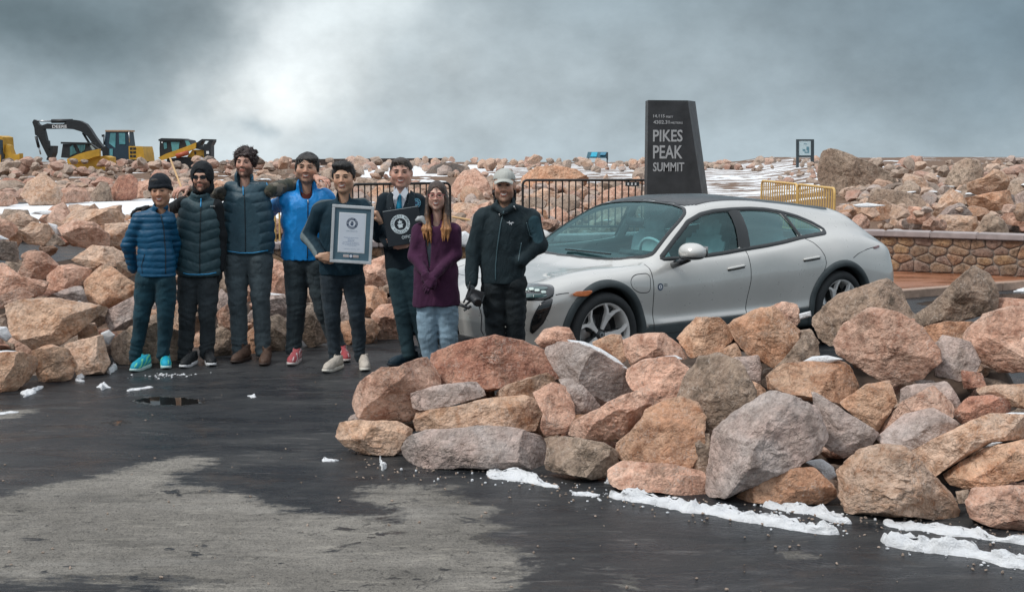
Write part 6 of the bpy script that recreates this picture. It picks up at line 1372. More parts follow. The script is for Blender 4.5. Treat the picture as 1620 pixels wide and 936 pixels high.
# lamps, duct, indicator, charge flap traced on the body
def ppatch(name, pts, mat, lift, n=36, mirror=True, parent=car, it=1): return patch(name, rnd(resample(pts, n), it), cam_hit, mat, parent, lift=lift, K=5, mirror=mirror)
M_ORANGE = plain('indicator_orange', (.62, .16, .03), .2, coat=.6); M_LAMPG = plain('lamp_lens', (.55, .66, .62), .15, coat=1); M_LAMPD = plain('lamp_inner', (.06, .11, .11), .15, coat=1)
hl = ppatch('headlight', [(806, 454), (820, 450.5), (850, 449.5), (873, 450.5), (877.5, 454), (875.5, 470), (864, 475), (830, 475.5), (808, 474)], M_GLOSSBLK, .004)
for s in ([(818, 456), (850, 454), (870, 455), (868, 459), (820, 461)], [(816, 466), (850, 465), (868, 466), (866, 471), (818, 472)]): ppatch('headlight_inner', s, M_LAMPD, .007, 20)
for s in ((831, 459.5), (841, 458.5), (850, 460.5), (860, 463)): ppatch('headlight_lamp', [(s[0] - 4, s[1] - 2), (s[0] + 4, s[1] - 2), (s[0] + 4, s[1] + 2), (s[0] - 4, s[1] + 2)], M_LAMPG, .010, 14)
ppatch('air_duct', [(858, 476), (875.5, 471), (871, 488), (860, 511), (842, 529), (837.5, 524), (840, 507), (849, 488)], M_GLOSSBLK, .004)
ppatch('indicator', [(901.7, 467.5), (907, 462.5), (935, 459.6), (932, 464), (926, 468), (908, 469)], M_ORANGE, .030, 24)
cpts = rnd(resample([(997.5, 446), (1000, 438), (1006, 434), (1024, 432), (1029, 438), (1029, 459), (1025, 463), (1011, 463), (1001, 456)], 40), 2)
sribbon('charge_flap_gap', [px_to_side(*c) for c in cpts], .007, .0012, M_GAP, closed=True)
sribbon('bonnet_gap', [px_to_side(*c) for c in [(879, 466.5), (886, 465), (893, 464), (900, 463.5)]], .008, .0012, M_GAP)
ppatch('rear_spoiler', [(1303, 324), (1318, 323), (1334, 327), (1337, 336), (1330, 342), (1316, 333)], M_GLOSSBLK, .006, 24)
bpts = [c for c in [(1388, 389), (1372, 394), (1358, 401), (1350, 408)] if cam_hit(*c)]
sribbon('bumper_gap', [px_to_side(*c) for c in bpts], .008, .0012, M_GAP)
lp = [(x, y) for x, y in [(1380, 391.5), (1390, 387.5), (1391.5, 391), (1384, 394)] if cam_hit(x, y)]
if len(lp) > 3: ppatch('tail_light', lp, plain('tail_red', (.12, .02, .02), .15, coat=1), .004, 16)
sribbon('bonnet_gap', [(.42 + .0 * k, y) for k, y in enumerate(np.linspace(-.62, .62, 24))], .008, .0012, M_GAP, hitf=top_hit, mirror=False)
for s_ in (-1, 1): sribbon('bonnet_gap', [(x, s_ * y) for x, y in [(.42, .62), (.6, .64), (.85, .66), (1.1, .70), (1.3, .76)]], .008, .0012, M_GAP, hitf=top_hit, mirror=False)
# round sticker with a star figure and two lines of small print on the front door
def ring_mesh(name, r0, r1, y, mat, parent, seg=40):
    bm = bmesh.new(); bm_lathe(bm, [(r0, y), (r1, y)] if r0 > 0 else [(0, y), (r1, y)], seg); return obj_bm(name, bm, mat, parent)
h_ = cam_hit(1044.5, 453.6); st = bpy.data.objects.new('door_sticker', None); COL.objects.link(st); st.parent = car; st.location = tuple(h_[0] + h_[1] * .004); st.rotation_euler = (-.06, 0, 0)
M_NAVYP = plain('navy_print', (.03, .06, .12), .5); ring_mesh('sticker_ring', .0185, .030, 0, M_NAVYP, st); ring_mesh('sticker_disc', 0, .0185, 0, M_WHITE, st)
bm = bmesh.new(); bm_box(bm, (0, -.002, .002), (.006, .001, .020)); bm_box(bm, (0, -.002, -.010), (.014, .001, .003)); bm_box(bm, (0, -.002, .004), (.014, .001, .003)); obj_bm('sticker_figure', bm, M_NAVYP, st)
for z_, w_ in ((.016, .072), (.003, .06)):
    o = text_mesh('sticker_print', 'WORLD' if z_ > .01 else 'RECORD', .011, M_GAP, st, Matrix.Translation((.040, -.001, z_)) @ Matrix.Rotation(R(90), 4, 'X'), .0005)
bm = bmesh.new(); bm_box(bm, (1.405, -.15, 0), (.02, .62, .012)); w1 = obj_bm('wiper', bm, M_TRIM, car); hh = top_hit(1.41, -.15); w1.location = (0, 0, hh[0][2] + .012)
# number plate and lower grille
bm = bmesh.new(); bm_box(bm, (.03, 0, .30), (.10, 1.15, .09)); obj_bm('lower_grille', bm, M_BLACKPLASTIC, car, bevel=.02)
# ================================================================ people: smooth distance-field bodies and clothes
class Vol:
    def __init__(s, lo, hi, h):
        s.lo = np.array(lo, float) ; s.h = h; s.n = np.ceil((np.array(hi) - s.lo) / h).astype(int) + 1
        s.D = np.full(s.n, 9.0, np.float32)
        s.ax = [s.lo[i] + h * np.arange(s.n[i]) for i in range(3)]
    def box(s, lo, hi):
        a = np.clip(np.floor((np.array(lo) - s.lo) / s.h).astype(int), 0, s.n); b = np.clip(np.ceil((np.array(hi) - s.lo) / s.h).astype(int) + 1, 0, s.n)
        return tuple(slice(x, max(y, x)) for x, y in zip(a, b))
    def pts(s, sl): return np.stack(np.meshgrid(*[s.ax[i][sl[i]] for i in range(3)], indexing='ij'), -1)
    def put(s, f, lo, hi, k=.02, op='u'):
        m = .03 + k
        if op == 's': m = .01 + k
        sl = s.box(np.array(lo) - m, np.array(hi) + m)
        if any(x.stop <= x.start for x in sl): return
        d = f(s.pts(sl)).astype(np.float32); A = s.D[sl]
        if op == 's': d = -d
        if op == 'u':
            h = np.clip(.5 + .5 * (A - d) / k, 0, 1); s.D[sl] = A * (1 - h) + d * h - k * h * (1 - h)
        else:
            h = np.clip(.5 - .5 * (A - d) / k, 0, 1); s.D[sl] = A * (1 - h) + d * h + k * h * (1 - h)
    def cone(s, a, b, ra, rb, sy=1.0, k=.02, op='u', cap=True):
        a = np.array(a, float); b = np.array(b, float); q = np.array([1, 1 / sy, 1]); A = a * q; B = b * q; ab = B - A; L = ab @ ab + 1e-12
        def f(P):
            p = P * q - A; t = np.clip((p @ ab) / L, 0, 1); d = np.linalg.norm(p - t[..., None] * ab, axis=-1) - (ra + (rb - ra) * t)
            return d * (1 if sy >= .8 else .85)
        r = max(ra, rb); s.put(f, np.minimum(a, b) - r, np.maximum(a, b) + r, k, op)
    def chain(s, pts, rs, sy=1.0, k=.02, op='u'):
        for i in range(len(pts) - 1): s.cone(pts[i], pts[i + 1], rs[i], rs[i + 1], sy, k, op)
    def ell(s, c, r, k=.02, op='u', M=None):
        c = np.array(c, float); r = np.array(r, float)
        def f(P):
            p = P - c
            if M is not None: p = p @ M
            k0 = np.linalg.norm(p / r, axis=-1); k1 = np.linalg.norm(p / (r * r), axis=-1) + 1e-9; return k0 * (k0 - 1) / k1
        m = r.max() if M is not None else r; s.put(f, c - m, c + m, k, op)
    def disp(s, f):
        m = np.abs(s.D) < .05; idx = np.nonzero(m); P = np.stack([s.ax[i][idx[i]] for i in range(3)], -1); s.D[idx] -= f(P).astype(np.float32)
    def cut(s, f):  # keep where f > 0
        P = s.pts(tuple(slice(0, n) for n in s.n)); s.D = np.maximum(s.D, -f(P).astype(np.float32))
    def mesh(s, relax=1):
        D = s.D.copy(); D[0] = D[-1] = 1; D[:, 0] = D[:, -1] = 1; D[:, :, 0] = D[:, :, -1] = 1
        ins = D < 0; n = D.shape
        c = [D[i:n[0] - 1 + i, j:n[1] - 1 + j, k:n[2] - 1 + k] for i in (0, 1) for j in (0, 1) for k in (0, 1)]
        cnt = sum((x < 0).astype(np.int8) for x in c); act = (cnt > 0) & (cnt < 8); ids = -np.ones(act.shape, int); ids[act] = np.arange(act.sum())
        V = np.zeros((act.sum(), 3)); W_ = np.zeros(act.sum()); cc = [x[act] for x in c]
        offs = [(i, j, k) for i in (0, 1) for j in (0, 1) for k in (0, 1)]
        for a in range(8):
            for b in range(a + 1, 8):
                if sum(abs(x - y) for x, y in zip(offs[a], offs[b])) != 1: continue
                da, db = cc[a], cc[b]; m = (da < 0) != (db < 0); t = np.where(m, da / np.where(m, da - db, 1), 0)
                p = np.array(offs[a]) + t[:, None] * (np.array(offs[b]) - np.array(offs[a])); V += p * m[:, None]; W_ += m
        V /= W_[:, None]; V += np.stack(np.nonzero(act), -1); V = V * s.h + s.lo
        F = []
        for ax in range(3):
            o1, o2 = [x for x in range(3) if x != ax]
            sl0 = [slice(1, -1)] * 3; sl0[ax] = slice(0, -1); sl1 = list(sl0); sl1[ax] = slice(1, None)
            A, B = ins[tuple(sl0)], ins[tuple(sl1)]; m = A != B; I = np.stack(np.nonzero(m), -1)
            if not len(I): continue
            base = I.copy(); base[:, o1] += 1; base[:, o2] += 1
            def g(d1, d2):
                q = base.copy(); q[:, o1] -= d1; q[:, o2] -= d2; return ids[q[:, 0], q[:, 1], q[:, 2]]
            Q = np.stack([g(1, 1), g(0, 1), g(0, 0), g(1, 0)], -1); fl = A[m]
            if ax == 1: fl = ~fl
            Q[~fl] = Q[~fl][:, ::-1]; F.append(Q)
        F = np.vstack(F); F = F[(F >= 0).all(1)]
        for _ in range(relax):
            acc = np.zeros_like(V); num = np.zeros(len(V))
            for k in range(4):
                np.add.at(acc, F[:, k], V[F[:, (k + 1) % 4]]); np.add.at(num, F[:, k], 1); np.add.at(acc, F[:, k], V[F[:, k - 1]]); np.add.at(num, F[:, k], 1)
            V = V * .6 + .4 * acc / np.maximum(num, 1)[:, None]
        return V, F
def skin_mat():
    m, t, b = new_mat('skin'); oc = t.coord('Object'); c = t.attr('col', 0)
    t.put(b.inputs['Base Color'], t.mix(t.map(t.noise(oc, 60, 4), .35, .65, 0, .22), c, t.mix(.5, c, (.45, .16, .10))))
    b.inputs['Roughness'].default_value = .5; b.inputs['Subsurface Weight'].default_value = .12; b.inputs['Subsurface Radius'].default_value = (.012, .004, .002); b.inputs['Subsurface Scale'].default_value = .6
    b.inputs['Specular IOR Level'].default_value = .4; return m
M_SKIN = skin_mat()
def fabric(name, rough=.85, fold=.45, fs=13, weave=1, sheen=.2, stretch=(1, 1, .55), spec=.3, coat=0, noisecol=.16):
    m, t, b = new_mat(name); oc = t.coord('Object'); c = t.attr('col', 0)
    t.put(b.inputs['Base Color'], t.vmath('SCALE', c, None, t.map(t.noise(oc, 11, 5, .65), .3, .7, 1 - noisecol, 1 + noisecol)))
    b.inputs['Roughness'].default_value = rough; b.inputs['Sheen Weight'].default_value = sheen; b.inputs['Specular IOR Level'].default_value = spec; b.inputs['Coat Weight'].default_value = coat; b.inputs['Coat Roughness'].default_value = .4
    h = t.noise(t.vmath('MULTIPLY', oc, stretch), fs, 5, .55, 1.2); nb = t.bump(h, fold, .03)
    if weave: nb = t.bump(t.noise(oc, 420, 2), .3, .0015, nb)
    t.put(b.inputs['Normal'], nb); return m
F_NYL = fabric('nylon_shell', .5, .28, 11, 0, .0, (1, 1, .7), .35, .05); F_DENIM = fabric('denim', .9, .55, 15, 1, .08, (1, 1, .4)); F_WOOL = fabric('wool_knit', .95, .35, 12, 1, .05); F_SOFT = fabric('softshell', .8, .6, 10, 1, .03, (1, 1, .6)); F_LEATHER = fabric('shoe_upper', .55, .3, 30, 0, 0)
def hair_mat(name, rough=.45):
    m, t, b = new_mat(name); oc = t.coord('Object'); c = t.attr('col', 0); n = t.noise(t.vmath('MULTIPLY', oc, (1, 1, .22)), 150, 4, .7, .6)
    t.put(b.inputs['Base Color'], t.vmath('SCALE', c, None, t.map(n, .3, .7, .55, 1.6))); b.inputs['Roughness'].default_value = rough; t.put(b.inputs['Normal'], t.bump(n, .9, .006)); return m
M_HAIR = hair_mat('hair')
def colours(V, base, paint=()):
    C = np.tile(np.array(base, float), (len(V), 1))
    for a, b, r, col, *soft in paint:
        a = np.array(a); b = np.array(b); ab = b - a; t = np.clip(((V - a) @ ab) / (ab @ ab + 1e-9), 0, 1); d = np.linalg.norm(V - a - t[:, None] * ab, axis=1); w = np.clip((r - d) / (soft[0] if soft else .006), 0, 1)[:, None]; C = C * (1 - w) + np.array(col) * w
    return C
class Drape:
    """finds points of a garment under a sight line, to lay zips, seams and prints on it"""
    def __init__(s, V, F): s.b = BVHTree.FromPolygons(V.tolist(), F.tolist())
    def at(s, px, py, lift=.002):
        o = Vector((0, 0, CH)); d = Vector(ray(px, py)).normalized(); h = s.b.ray_cast(o, d)
        return None if h[0] is None else np.array(h[0] - d * lift)
    def line(s, pts, lift=.003, n=24):
        P = resample(pts, n, False); L = [s.at(x, y, lift) for x, y in P]; return [p for p in L if p is not None]
class Person:
    def __init__(s, label, Y, px, group='people posing for the photograph'):
        g = W(px, 560, Y); s.o = np.array([g[0], Y, 0.]); s.Y = Y; s.root = thing('person', label, 'person', tuple(s.o), 0, group)
    def p(s, x, y, dy=0.0): return W(x, y, s.Y + dy)
    def r(s, w): return w * s.Y / CF * 1.005
    def add(s, name, V, F, mat, col, smooth=True, parent=None):
        C = col if isinstance(col, np.ndarray) and col.ndim == 2 else colours(V, col)
        return mesh_np(name, V - s.o, F, mat, parent or s.root, smooth, {'col': C})
    def tube(s, name, pts, r, mat, n=6):
        if len(pts) < 2: return
        bm = bmesh.new(); bm_tube(bm, [Vector(p - s.o) for p in pts], r, n); return obj_bm(name, bm, mat, s.root, smooth=True)
def vol_for(pts, pad, h):
    P = np.array(pts); return Vol(P.min(0) - pad, P.max(0) + pad, h)
def folds(A, sc=9, off=0., st=(1, 1, .5)):
    return lambda P: A * fbm(P * np.array(st), sc, 3, off, .55) * 2
def quilt(A, pitch, curve=0.0, cx=0., z0=0., pw=.5, wob=.013):
    def f(P):
        ph = (P[:, 2] - z0 + curve * np.abs(P[:, 0] - cx) + wob * 2 * vnoise(P, 9)) / pitch
        return A * (np.abs(np.sin(math.pi * ph)) ** pw - .6) + .004 * fbm(P, 28, 2)
    return f
# ---------------------------------------------------------------- heads
def head_mesh(sk, look, rs=0, smile=1.0, fat=0.0, female=False):
    """head in its own frame: x to the right of the picture, y away from the viewer, z up; chin at z = -.118"""
    v = Vol((-.125, -.155, -.25), (.125, .135, .135), .0038)
    f = fat
    v.ell((0, .008, .035), (.076, .096, .088) if not female else (.069, .090, .082), .01); v.ell((0, -.025, -.03), (.060 + f, .070, .088), .03)
    for s_ in (-1, 1):
        v.ell((s_ * (.036 + f * .6), -.060, -.022), (.026 + f * .5, .025, .026), .025); v.ell((s_ * (.047 + f), -.008, -.060), (.021 + f, .037, .031), .03)
    v.ell((0, -.072, -.099), (.027 if not female else .017, .020, .019), .03)
    v.cone((0, -.088, .018), (0, -.110, -.024), .0085, .0115, k=.012); 
    for s_ in (-1, 1): v.ell((s_ * .012, -.098, -.027), (.0085, .010, .007), .006)
    v.cone((-.036, -.080, .030), (.036, -.080, .030), .0115, .0115, k=.014)
    for s_ in (-1, 1):
        v.ell((s_ * .031, -.101, .010), (.017, .013, .0095), .012, 's'); v.ell((s_ * .031, -.081, .009), (.0135, .0115, .010), .005)
    v.cone((-.018, -.093, -.056), (.018, -.093, -.056), .006, .006, k=.008); v.cone((-.016, -.091, -.069), (.016, -.091, -.069), .007, .007, k=.008)
    if smile: v.cone((-.022, -.104, -.0605), (.022, -.104, -.0605), .0065, .0065, k=.004, op='s')
    for s_ in (-1, 1):
        v.ell((s_ * .080, .010, -.002), (.007, .018, .030), .006, M=np.array(Matrix.Rotation(s_ * -.35, 3, 'Z')))
    v.cone((0, .010, -.07), (0, .035, -.24), .052 if not female else .044, .056 if not female else .048, k=.03)
    V, F = v.mesh(2)
    C = np.tile(np.array(sk, float), (len(V), 1)); x, y, z = V.T
    def blend(m, col): nonlocal C; m = np.clip(m, 0, 1)[:, None]; C = C * (1 - m) + np.array(col) * m
    skd = np.array(sk)
    for s_ in (-1, 1): blend(.45 * np.exp(-((x - s_ * .042) ** 2 + (z + .03) ** 2) / .0005) * (y < -.03), skd * [1.08, .72, .62])
    for s_ in (-1, 1): blend(.35 * np.exp(-((x - s_ * .031) ** 2 / .0004 + (z - .011) ** 2 / .00012)) * (y < -.05), skd * [.70, .58, .55])
    blend(.4 * np.exp(-(x ** 2 + (z + .02) ** 2) / .0003) * (y < -.09), skd * [1.05, .75, .65])
    lip = (np.abs(x) < .025) & (y < -.085) & (np.abs(z + .0625) < .0125 * np.sqrt(np.clip(1 - (x / .027) ** 2, 0, 1)) + .001)
    blend(lip * .75, skd * [.85, .42, .40])
    st = look.get('beard', 0)
    if st:
        nz = vnoise(V, 160) + .5
        jaw = np.clip((-.030 - z - .35 * np.clip(-y - .05, 0, 1) * 0) / .02, 0, 1) * np.clip((.05 - y) / .02, 0, 1) * np.clip((z + .145) / .02, 0, 1)
        low = np.clip((np.abs(x) - .022) / .012 + np.clip((-.074 - z) / .008, 0, 1) + look.get('full', 0), 0, 1)
        mus = np.exp(-((z + .046) / .0075) ** 2) * (np.abs(x) < .030) * (y < -.08)
        m = np.clip(jaw * low * (z > -.14) * (.55 + .6 * nz), 0, 1) * st; blend(m * (~lip), look.get('bcol', (.05, .032, .024)))
        blend(np.clip(mus * (.7 + .5 * nz), 0, 1) * min(1, st * look.get('mus', 1.2)) * (~lip), look.get('bcol', (.05, .032, .024)))
    return V, F, C
def put_head(P, px, chin_y, look, scale=1.0, yaw=0.0, roll=0.0, pitch=0.0, dy=0.0, smile=1.0, fat=0.0, female=False, skin=(.52, .30, .20)):
    scale *= .965
    skin = tuple(min(c * 1.08, .8) for c in skin); M = Matrix.Rotation(yaw, 3, 'Z') @ Matrix.Rotation(pitch, 3, 'X') @ Matrix.Rotation(roll, 3, 'Y'); Mn = np.array(M) @ np.diag([scale * look.get('ws', 1.13), scale, scale])
    chin = W(px, chin_y, P.Y - .07 + dy); org = chin - Mn @ np.array([0, -.075, -.118])
    V, F, C = head_mesh(skin, look, smile=smile, fat=fat, female=female)
    B = BVHTree.FromPolygons(V.tolist(), F.tolist())
    to = lambda v: np.asarray(v) @ Mn.T + org
    P.head = (to, B, Mn, org, scale)
    P.bodyparts = [(to(V), F, C)]
    def sp(x, z, lift=.001):
        h = B.ray_cast(Vector((x, -.3, z)), Vector((0, 1, 0))); return np.array([x, (h[0].y if h[0] else -.09) - lift, z])
    P.sp = sp
    hc = look.get('brow', (.035, .022, .016))
    if look.get('eyes', 1):
        for s_ in (-1, 1):
            bm = bmesh.new(); bmesh.ops.create_uvsphere(bm, u_segments=16, v_segments=12, radius=.0118)
            v = np.array([x.co for x in bm.verts]); me = bpy.data.meshes.new('eye'); bm.to_mesh(me); bm.free()
            c = np.tile(np.array([.40, .36, .34]), (len(v), 1)); d = np.hypot(v[:, 0], v[:, 2] ); c[(d < .0074) & (v[:, 1] < 0)] = (.045, .026, .018)
            fr = [tuple(q.vertices) for q in me.polygons]; bpy.data.meshes.remove(me)
            P.add('eye', to(v * [1, 1, look.get('squint', .42)] + [s_ * .031, -.0835, .0095]), fr, M_EYE, c)
            for nm, zz, rr, ww, arch, mt in (('eyelid_line', .0140, .0024, .0145, -.0045, M_BROW), ('lower_lid', .0035, .0009, .011, .002, M_BROW)):
                pts = [to(sp(s_ * .031 + u * ww, zz + arch * u * u, .0015)) for u in np.linspace(-1, 1, 9)]; P.tube(nm, pts, rr * scale, mt)
    if look.get('brows', 1):
        for s_ in (-1, 1):
            pts = [to(sp(s_ * (.014 + .034 * u), .0285 + .006 * math.sin(u * 2.4) - .004 * u + look.get('browz', 0), .001)) for u in np.linspace(0, 1, 9)]
            P.tube('eyebrow', pts, [r_ * scale * look.get('browr', 1) for r_ in (.0030, .0038, .0041, .0040, .0036, .0032, .0027, .0020, .001)], M_BROW if hc[0] < .08 else M_BROWL)
    if smile:
        w = .0245; U = np.linspace(-1, 1, 13); rows = []
        for q, zz in ((0, -.0530), (1, -.0600), (2, -.0645)):
            rows.append([to(sp(u * w, 0, 0) * [1, 0, 0] + np.array([0, -.1035 + .012 * u * u, zz + (.0035 if q < 2 else .0125) * u * u])) for u in U])
        V3 = np.array(rows).reshape(-1, 3); idx = np.arange(39).reshape(3, 13); Q = np.stack([idx[:-1, :-1], idx[1:, :-1], idx[1:, 1:], idx[:-1, 1:]], -1).reshape(-1, 4)
        P.add('teeth', V3, Q, M_EYE, (.66, .63, .58))
        for zz, k_ in ((-.0512, .0045), (-.0705, .0165)):
            P.tube('lip', [to(np.array([u * (w + .003), -.1045 + .012 * u * u, zz + k_ * u * u])) for u in U], [(.0010 + .0013 * (1 - u * u)) * scale for u in U], M_LIP)
        for s_ in (-1, 1): P.tube('smile_fold', [to(sp(s_ * x_, z_, .0002)) for x_, z_ in ((.019, -.030), (.027, -.042), (.031, -.056), (.031, -.066))], .0009 * scale, M_FOLD)
    else:
        P.tube('mouth_line', [to(sp(u * .021, -.0615 - .0015 * u * u, .0012)) for u in np.linspace(-1, 1, 9)], .0012 * scale, M_FOLD)
M_EYE = fabric('eye_surface', .15, 0, 5, 0, 0, noisecol=0); M_BROW = plain('dark_brow', (.030, .020, .016), .8); M_BROWL = plain('brown_brow', (.10, .06, .04), .8); M_LIP = plain('lip', (.36, .12, .095), .45); M_FOLD = plain('mouth_shadow_skin', (.26, .11, .075), .6)
HAIRDISP = lambda A, sc, off=0: (lambda P: A * fbm(P * np.array([1, 1, .5]), sc, 3, off, .6) * 2)
def hair(P, col, kind, col2=None, name='hair', loose=True):
    to, B, Mn, org, sc = P.head
    v = Vol((-.17, -.17, -.46 if kind == 'long' else -.21), (.17, .18, .20), .0048)
    front = None
    if kind == 'curly':
        v.ell((0, .018, .052), (.094, .106, .092), .01)
        for s_ in (-1, 1): v.ell((s_ * .078, .015, .02), (.022, .05, .055), .02)
        rs = np.random.RandomState(4)
        for i in range(90):
            a, e = rs.uniform(0, 6.28), rs.uniform(-.1, 1.5); d = np.array([math.cos(e) * math.sin(a), math.cos(e) * math.cos(a), math.sin(e)]); v.ell(d * [.094, .104, .092] + [0, .018, .052], [rs.uniform(.012, .021)] * 3, .006)
        face = lambda p: -((.062 - np.abs(p[..., 0])) * .9 + np.minimum(0, .062 - p[..., 2] + .16 * p[..., 0]) * 1.0)
        v.ell((0, -.105, -.005), (.063, .085, .072), .012, 's'); v.ell((0, -.05, -.10), (.10, .12, .085), .01, 's')
        disp = HAIRDISP(.005, 60)
    elif kind == 'sweep':
        v.ell((.004, .018, .050), (.084, .102, .087), .01); v.ell((.035, -.050, .078), (.048, .046, .030), .02); v.ell((-.046, -.035, .068), (.034, .050, .034), .02)
        for s_ in (-1, 1): v.ell((s_ * .075, .010, .012), (.016, .042, .050), .02)
        v.ell((-.005, -.112, -.012), (.062, .080, .068), .012, 's'); v.ell((0, -.06, -.10), (.10, .12, .078), .01, 's'); disp = HAIRDISP(.004, 34)
    elif kind == 'quiff':
        v.ell((0, .014, .050), (.081, .103, .086), .01); v.ell((-.012, -.045, .104), (.060, .052, .034), .025); v.ell((.030, -.030, .098), (.045, .055, .034), .02)
        for s_ in (-1, 1): v.ell((s_ * .074, .012, .028), (.012, .045, .040), .015)
        v.ell((0, -.112, .0), (.062, .075, .072), .010, 's'); v.ell((0, -.06, -.10), (.10, .12, .09), .01, 's'); disp = HAIRDISP(.005, 40)
    elif kind == 'short':
        v.ell((0, .016, .046), (.081, .101, .086), .01); v.ell((-.01, -.042, .092), (.056, .046, .028), .02)
        v.ell((0, -.112, .0), (.060, .075, .068), .010, 's'); v.ell((0, -.06, -.10), (.10, .12, .095), .01, 's'); disp = HAIRDISP(.003, 50)
    elif kind == 'collar':      # dark hair falling behind the ears to the collar
        for s_ in (-1, 1): v.chain([(s_ * .068, .030, .03), (s_ * .074, .035, -.05), (s_ * .072, .03, -.120)], [.014, .017, .010], 1.5, .015)
        v.ell((0, .05, -.05), (.07, .05, .09), .02); v.ell((0, -.08, -.05), (.075, .11, .10), .01, 's'); disp = HAIRDISP(.007, 45)
    elif kind == 'long':
        v.ell((0, .014, .040), (.079, .103, .090), .01)
        rs = np.random.RandomState(2)
        for s_ in (-1, 1):
            for i in range(17):
                x0 = s_ * (.060 + .004 * rs.rand()); y0 = -.030 + i * .0062; e = rs.uniform(-.35, -.43)
                xe = s_ * (.070 + rs.uniform(-.045, .045)); v.chain([(x0 * .8, y0 + .045, .065), (s_ * .078, y0 + .01, -.02), (s_ * (.080 + rs.uniform(-.008, .010)), y0 - .03, -.16), (xe + s_ * .01, y0 - .085, -.28), (xe, y0 - .095, e)], [.016, .014, .017, .014, .004], 1, .010)
        v.ell((0, .06, -.12), (.08, .04, .16), .03)
        v.ell((.0, -.108, -.016), (.050, .076, .100), .006, 's'); v.ell((.0, -.12, -.17), (.030, .12, .10), .010, 's')
        disp = HAIRDISP(.003, 38)
    v.disp(disp); V, F = v.mesh(1)
    if kind != 'long': V, F = V, F
    C = np.tile(np.array(col, float), (len(V), 1)); n = vnoise(V * [1, 1, .15], 90)[:, None]; C = C * (1 + .9 * n)
    if col2 is not None:
        m = np.clip((-.13 - V[:, 2]) / .16 + vnoise(V * [1, 1, .12], 60) * 1.1, 0, 1)[:, None]; C = C * (1 - m) + np.array(col2) * m
    o = P.add(name, to(V), F, M_HAIR, C)
    if not loose: return o
    rs = np.random.RandomState(11); ns = 420 if kind != 'long' else 520; pick = rs.choice(len(V), ns); vs, fs, cs = [], [], []; ctr = np.array([0, .02, .02])
    for i in pick:
        p = V[i]; nrm = p - ctr; nrm /= np.linalg.norm(nrm) + 1e-9
        flow = {'quiff': (.15, .5, .35), 'short': (.3, -.2, -.5), 'sweep': (.9 if p[1] < 0 else 0, .1, -.75), 'curly': tuple(rs.normal(size=3)), 'collar': (0, .2, -1), 'long': (0, -.05, -1)}[kind]
        d = np.array(flow) + rs.normal(size=3) * (.08 if kind == 'long' else .22); d -= nrm * (d @ nrm) * .8; d /= np.linalg.norm(d) + 1e-9; L_ = rs.uniform(.018, .045) * (1.7 if kind == 'long' else 1); w_ = np.cross(d, nrm); w_ /= np.linalg.norm(w_) + 1e-9; r_ = rs.uniform(.0012, .0026)
        cl = nrm * (rs.uniform(.004, .012) if kind == 'curly' else .0022); b = len(vs) * 4
        q0 = p - nrm * .002; q1 = p + d * L_ * .5 + cl; q2 = p + d * L_ + nrm * (.0 if kind == 'curly' else .004 * rs.rand())
        vs.append([q0 - w_ * r_, q0 + w_ * r_, q1 + w_ * r_, q1 - w_ * r_]); vs.append([q2, q2, q2, q2]); b = (len(vs) - 2) * 4
        fs += [(b, b + 1, b + 2, b + 3), (b + 3, b + 2, b + 4, b + 5)]; cs += [C[i] * rs.uniform(.7, 1.5)] * 8
    st_ = P.add('loose_hair', to(np.array(vs).reshape(-1, 3)), fs, M_HAIR, np.array(cs)); st_['kind'] = 'stuff'
    return o
def hat(P, kind, col, mat):
    to, B, Mn, org, sc = P.head
    v = Vol((-.16, -.19, -.20), (.16, .19, .19), .005)
    if kind == 'beanie':
        v.ell((0, .014, .050), (.090, .110, .100), .01); v.ell((0, .05, .0), (.082, .09, .09), .02)
        v.cut(lambda p: p[..., 2] - (.034 - .30 * np.clip(p[..., 1] + .06, -.1, .3) * 1.0))
        v.chain([(.084 * math.sin(a), .012 - .106 * math.cos(a), .042 - .30 * max(0.0, .012 - .106 * math.cos(a) + .06)) for a in np.linspace(0, 2 * math.pi, 26)], [.0125] * 26, 1, .01)
        v.disp(lambda p: .0035 * np.abs(np.sin(np.arctan2(p[:, 0], p[:, 1]) * 26)) + .005 * fbm(p, 20, 2))
    if kind == 'hood':
        v.ell((0, .014, .030), (.102, .122, .126), .01); v.ell((0, .03, -.09), (.095, .10, .08), .03)
        v.ell((0, -.13, -.022), (.064, .12, .105), .015, 's'); v.ell((0, -.02, -.02), (.075, .09, .11), .004, 's')
        v.disp(lambda p: .006 * fbm(p, 16, 3) * 2)
    if kind == 'cap':
        v.ell((0, .016, .050), (.085, .104, .084), .01); v.cut(lambda p: p[..., 2] - (.046 - .10 * np.clip(p[..., 1], -.2, .2)))
        for u in np.linspace(-1, 1, 15): v.cone((u * .070, -.070, .052 - .016 * u * u), (u * .062, -.165 + .045 * u * u, .040 - .024 * u * u), .0055, .0048, k=.006)
        v.disp(lambda p: .002 * fbm(p, 30, 2))
    V, F = v.mesh(1)
    return P.add('beanie' if kind == 'beanie' else 'hood' if kind == 'hood' else 'cap', to(V), F, mat, col)
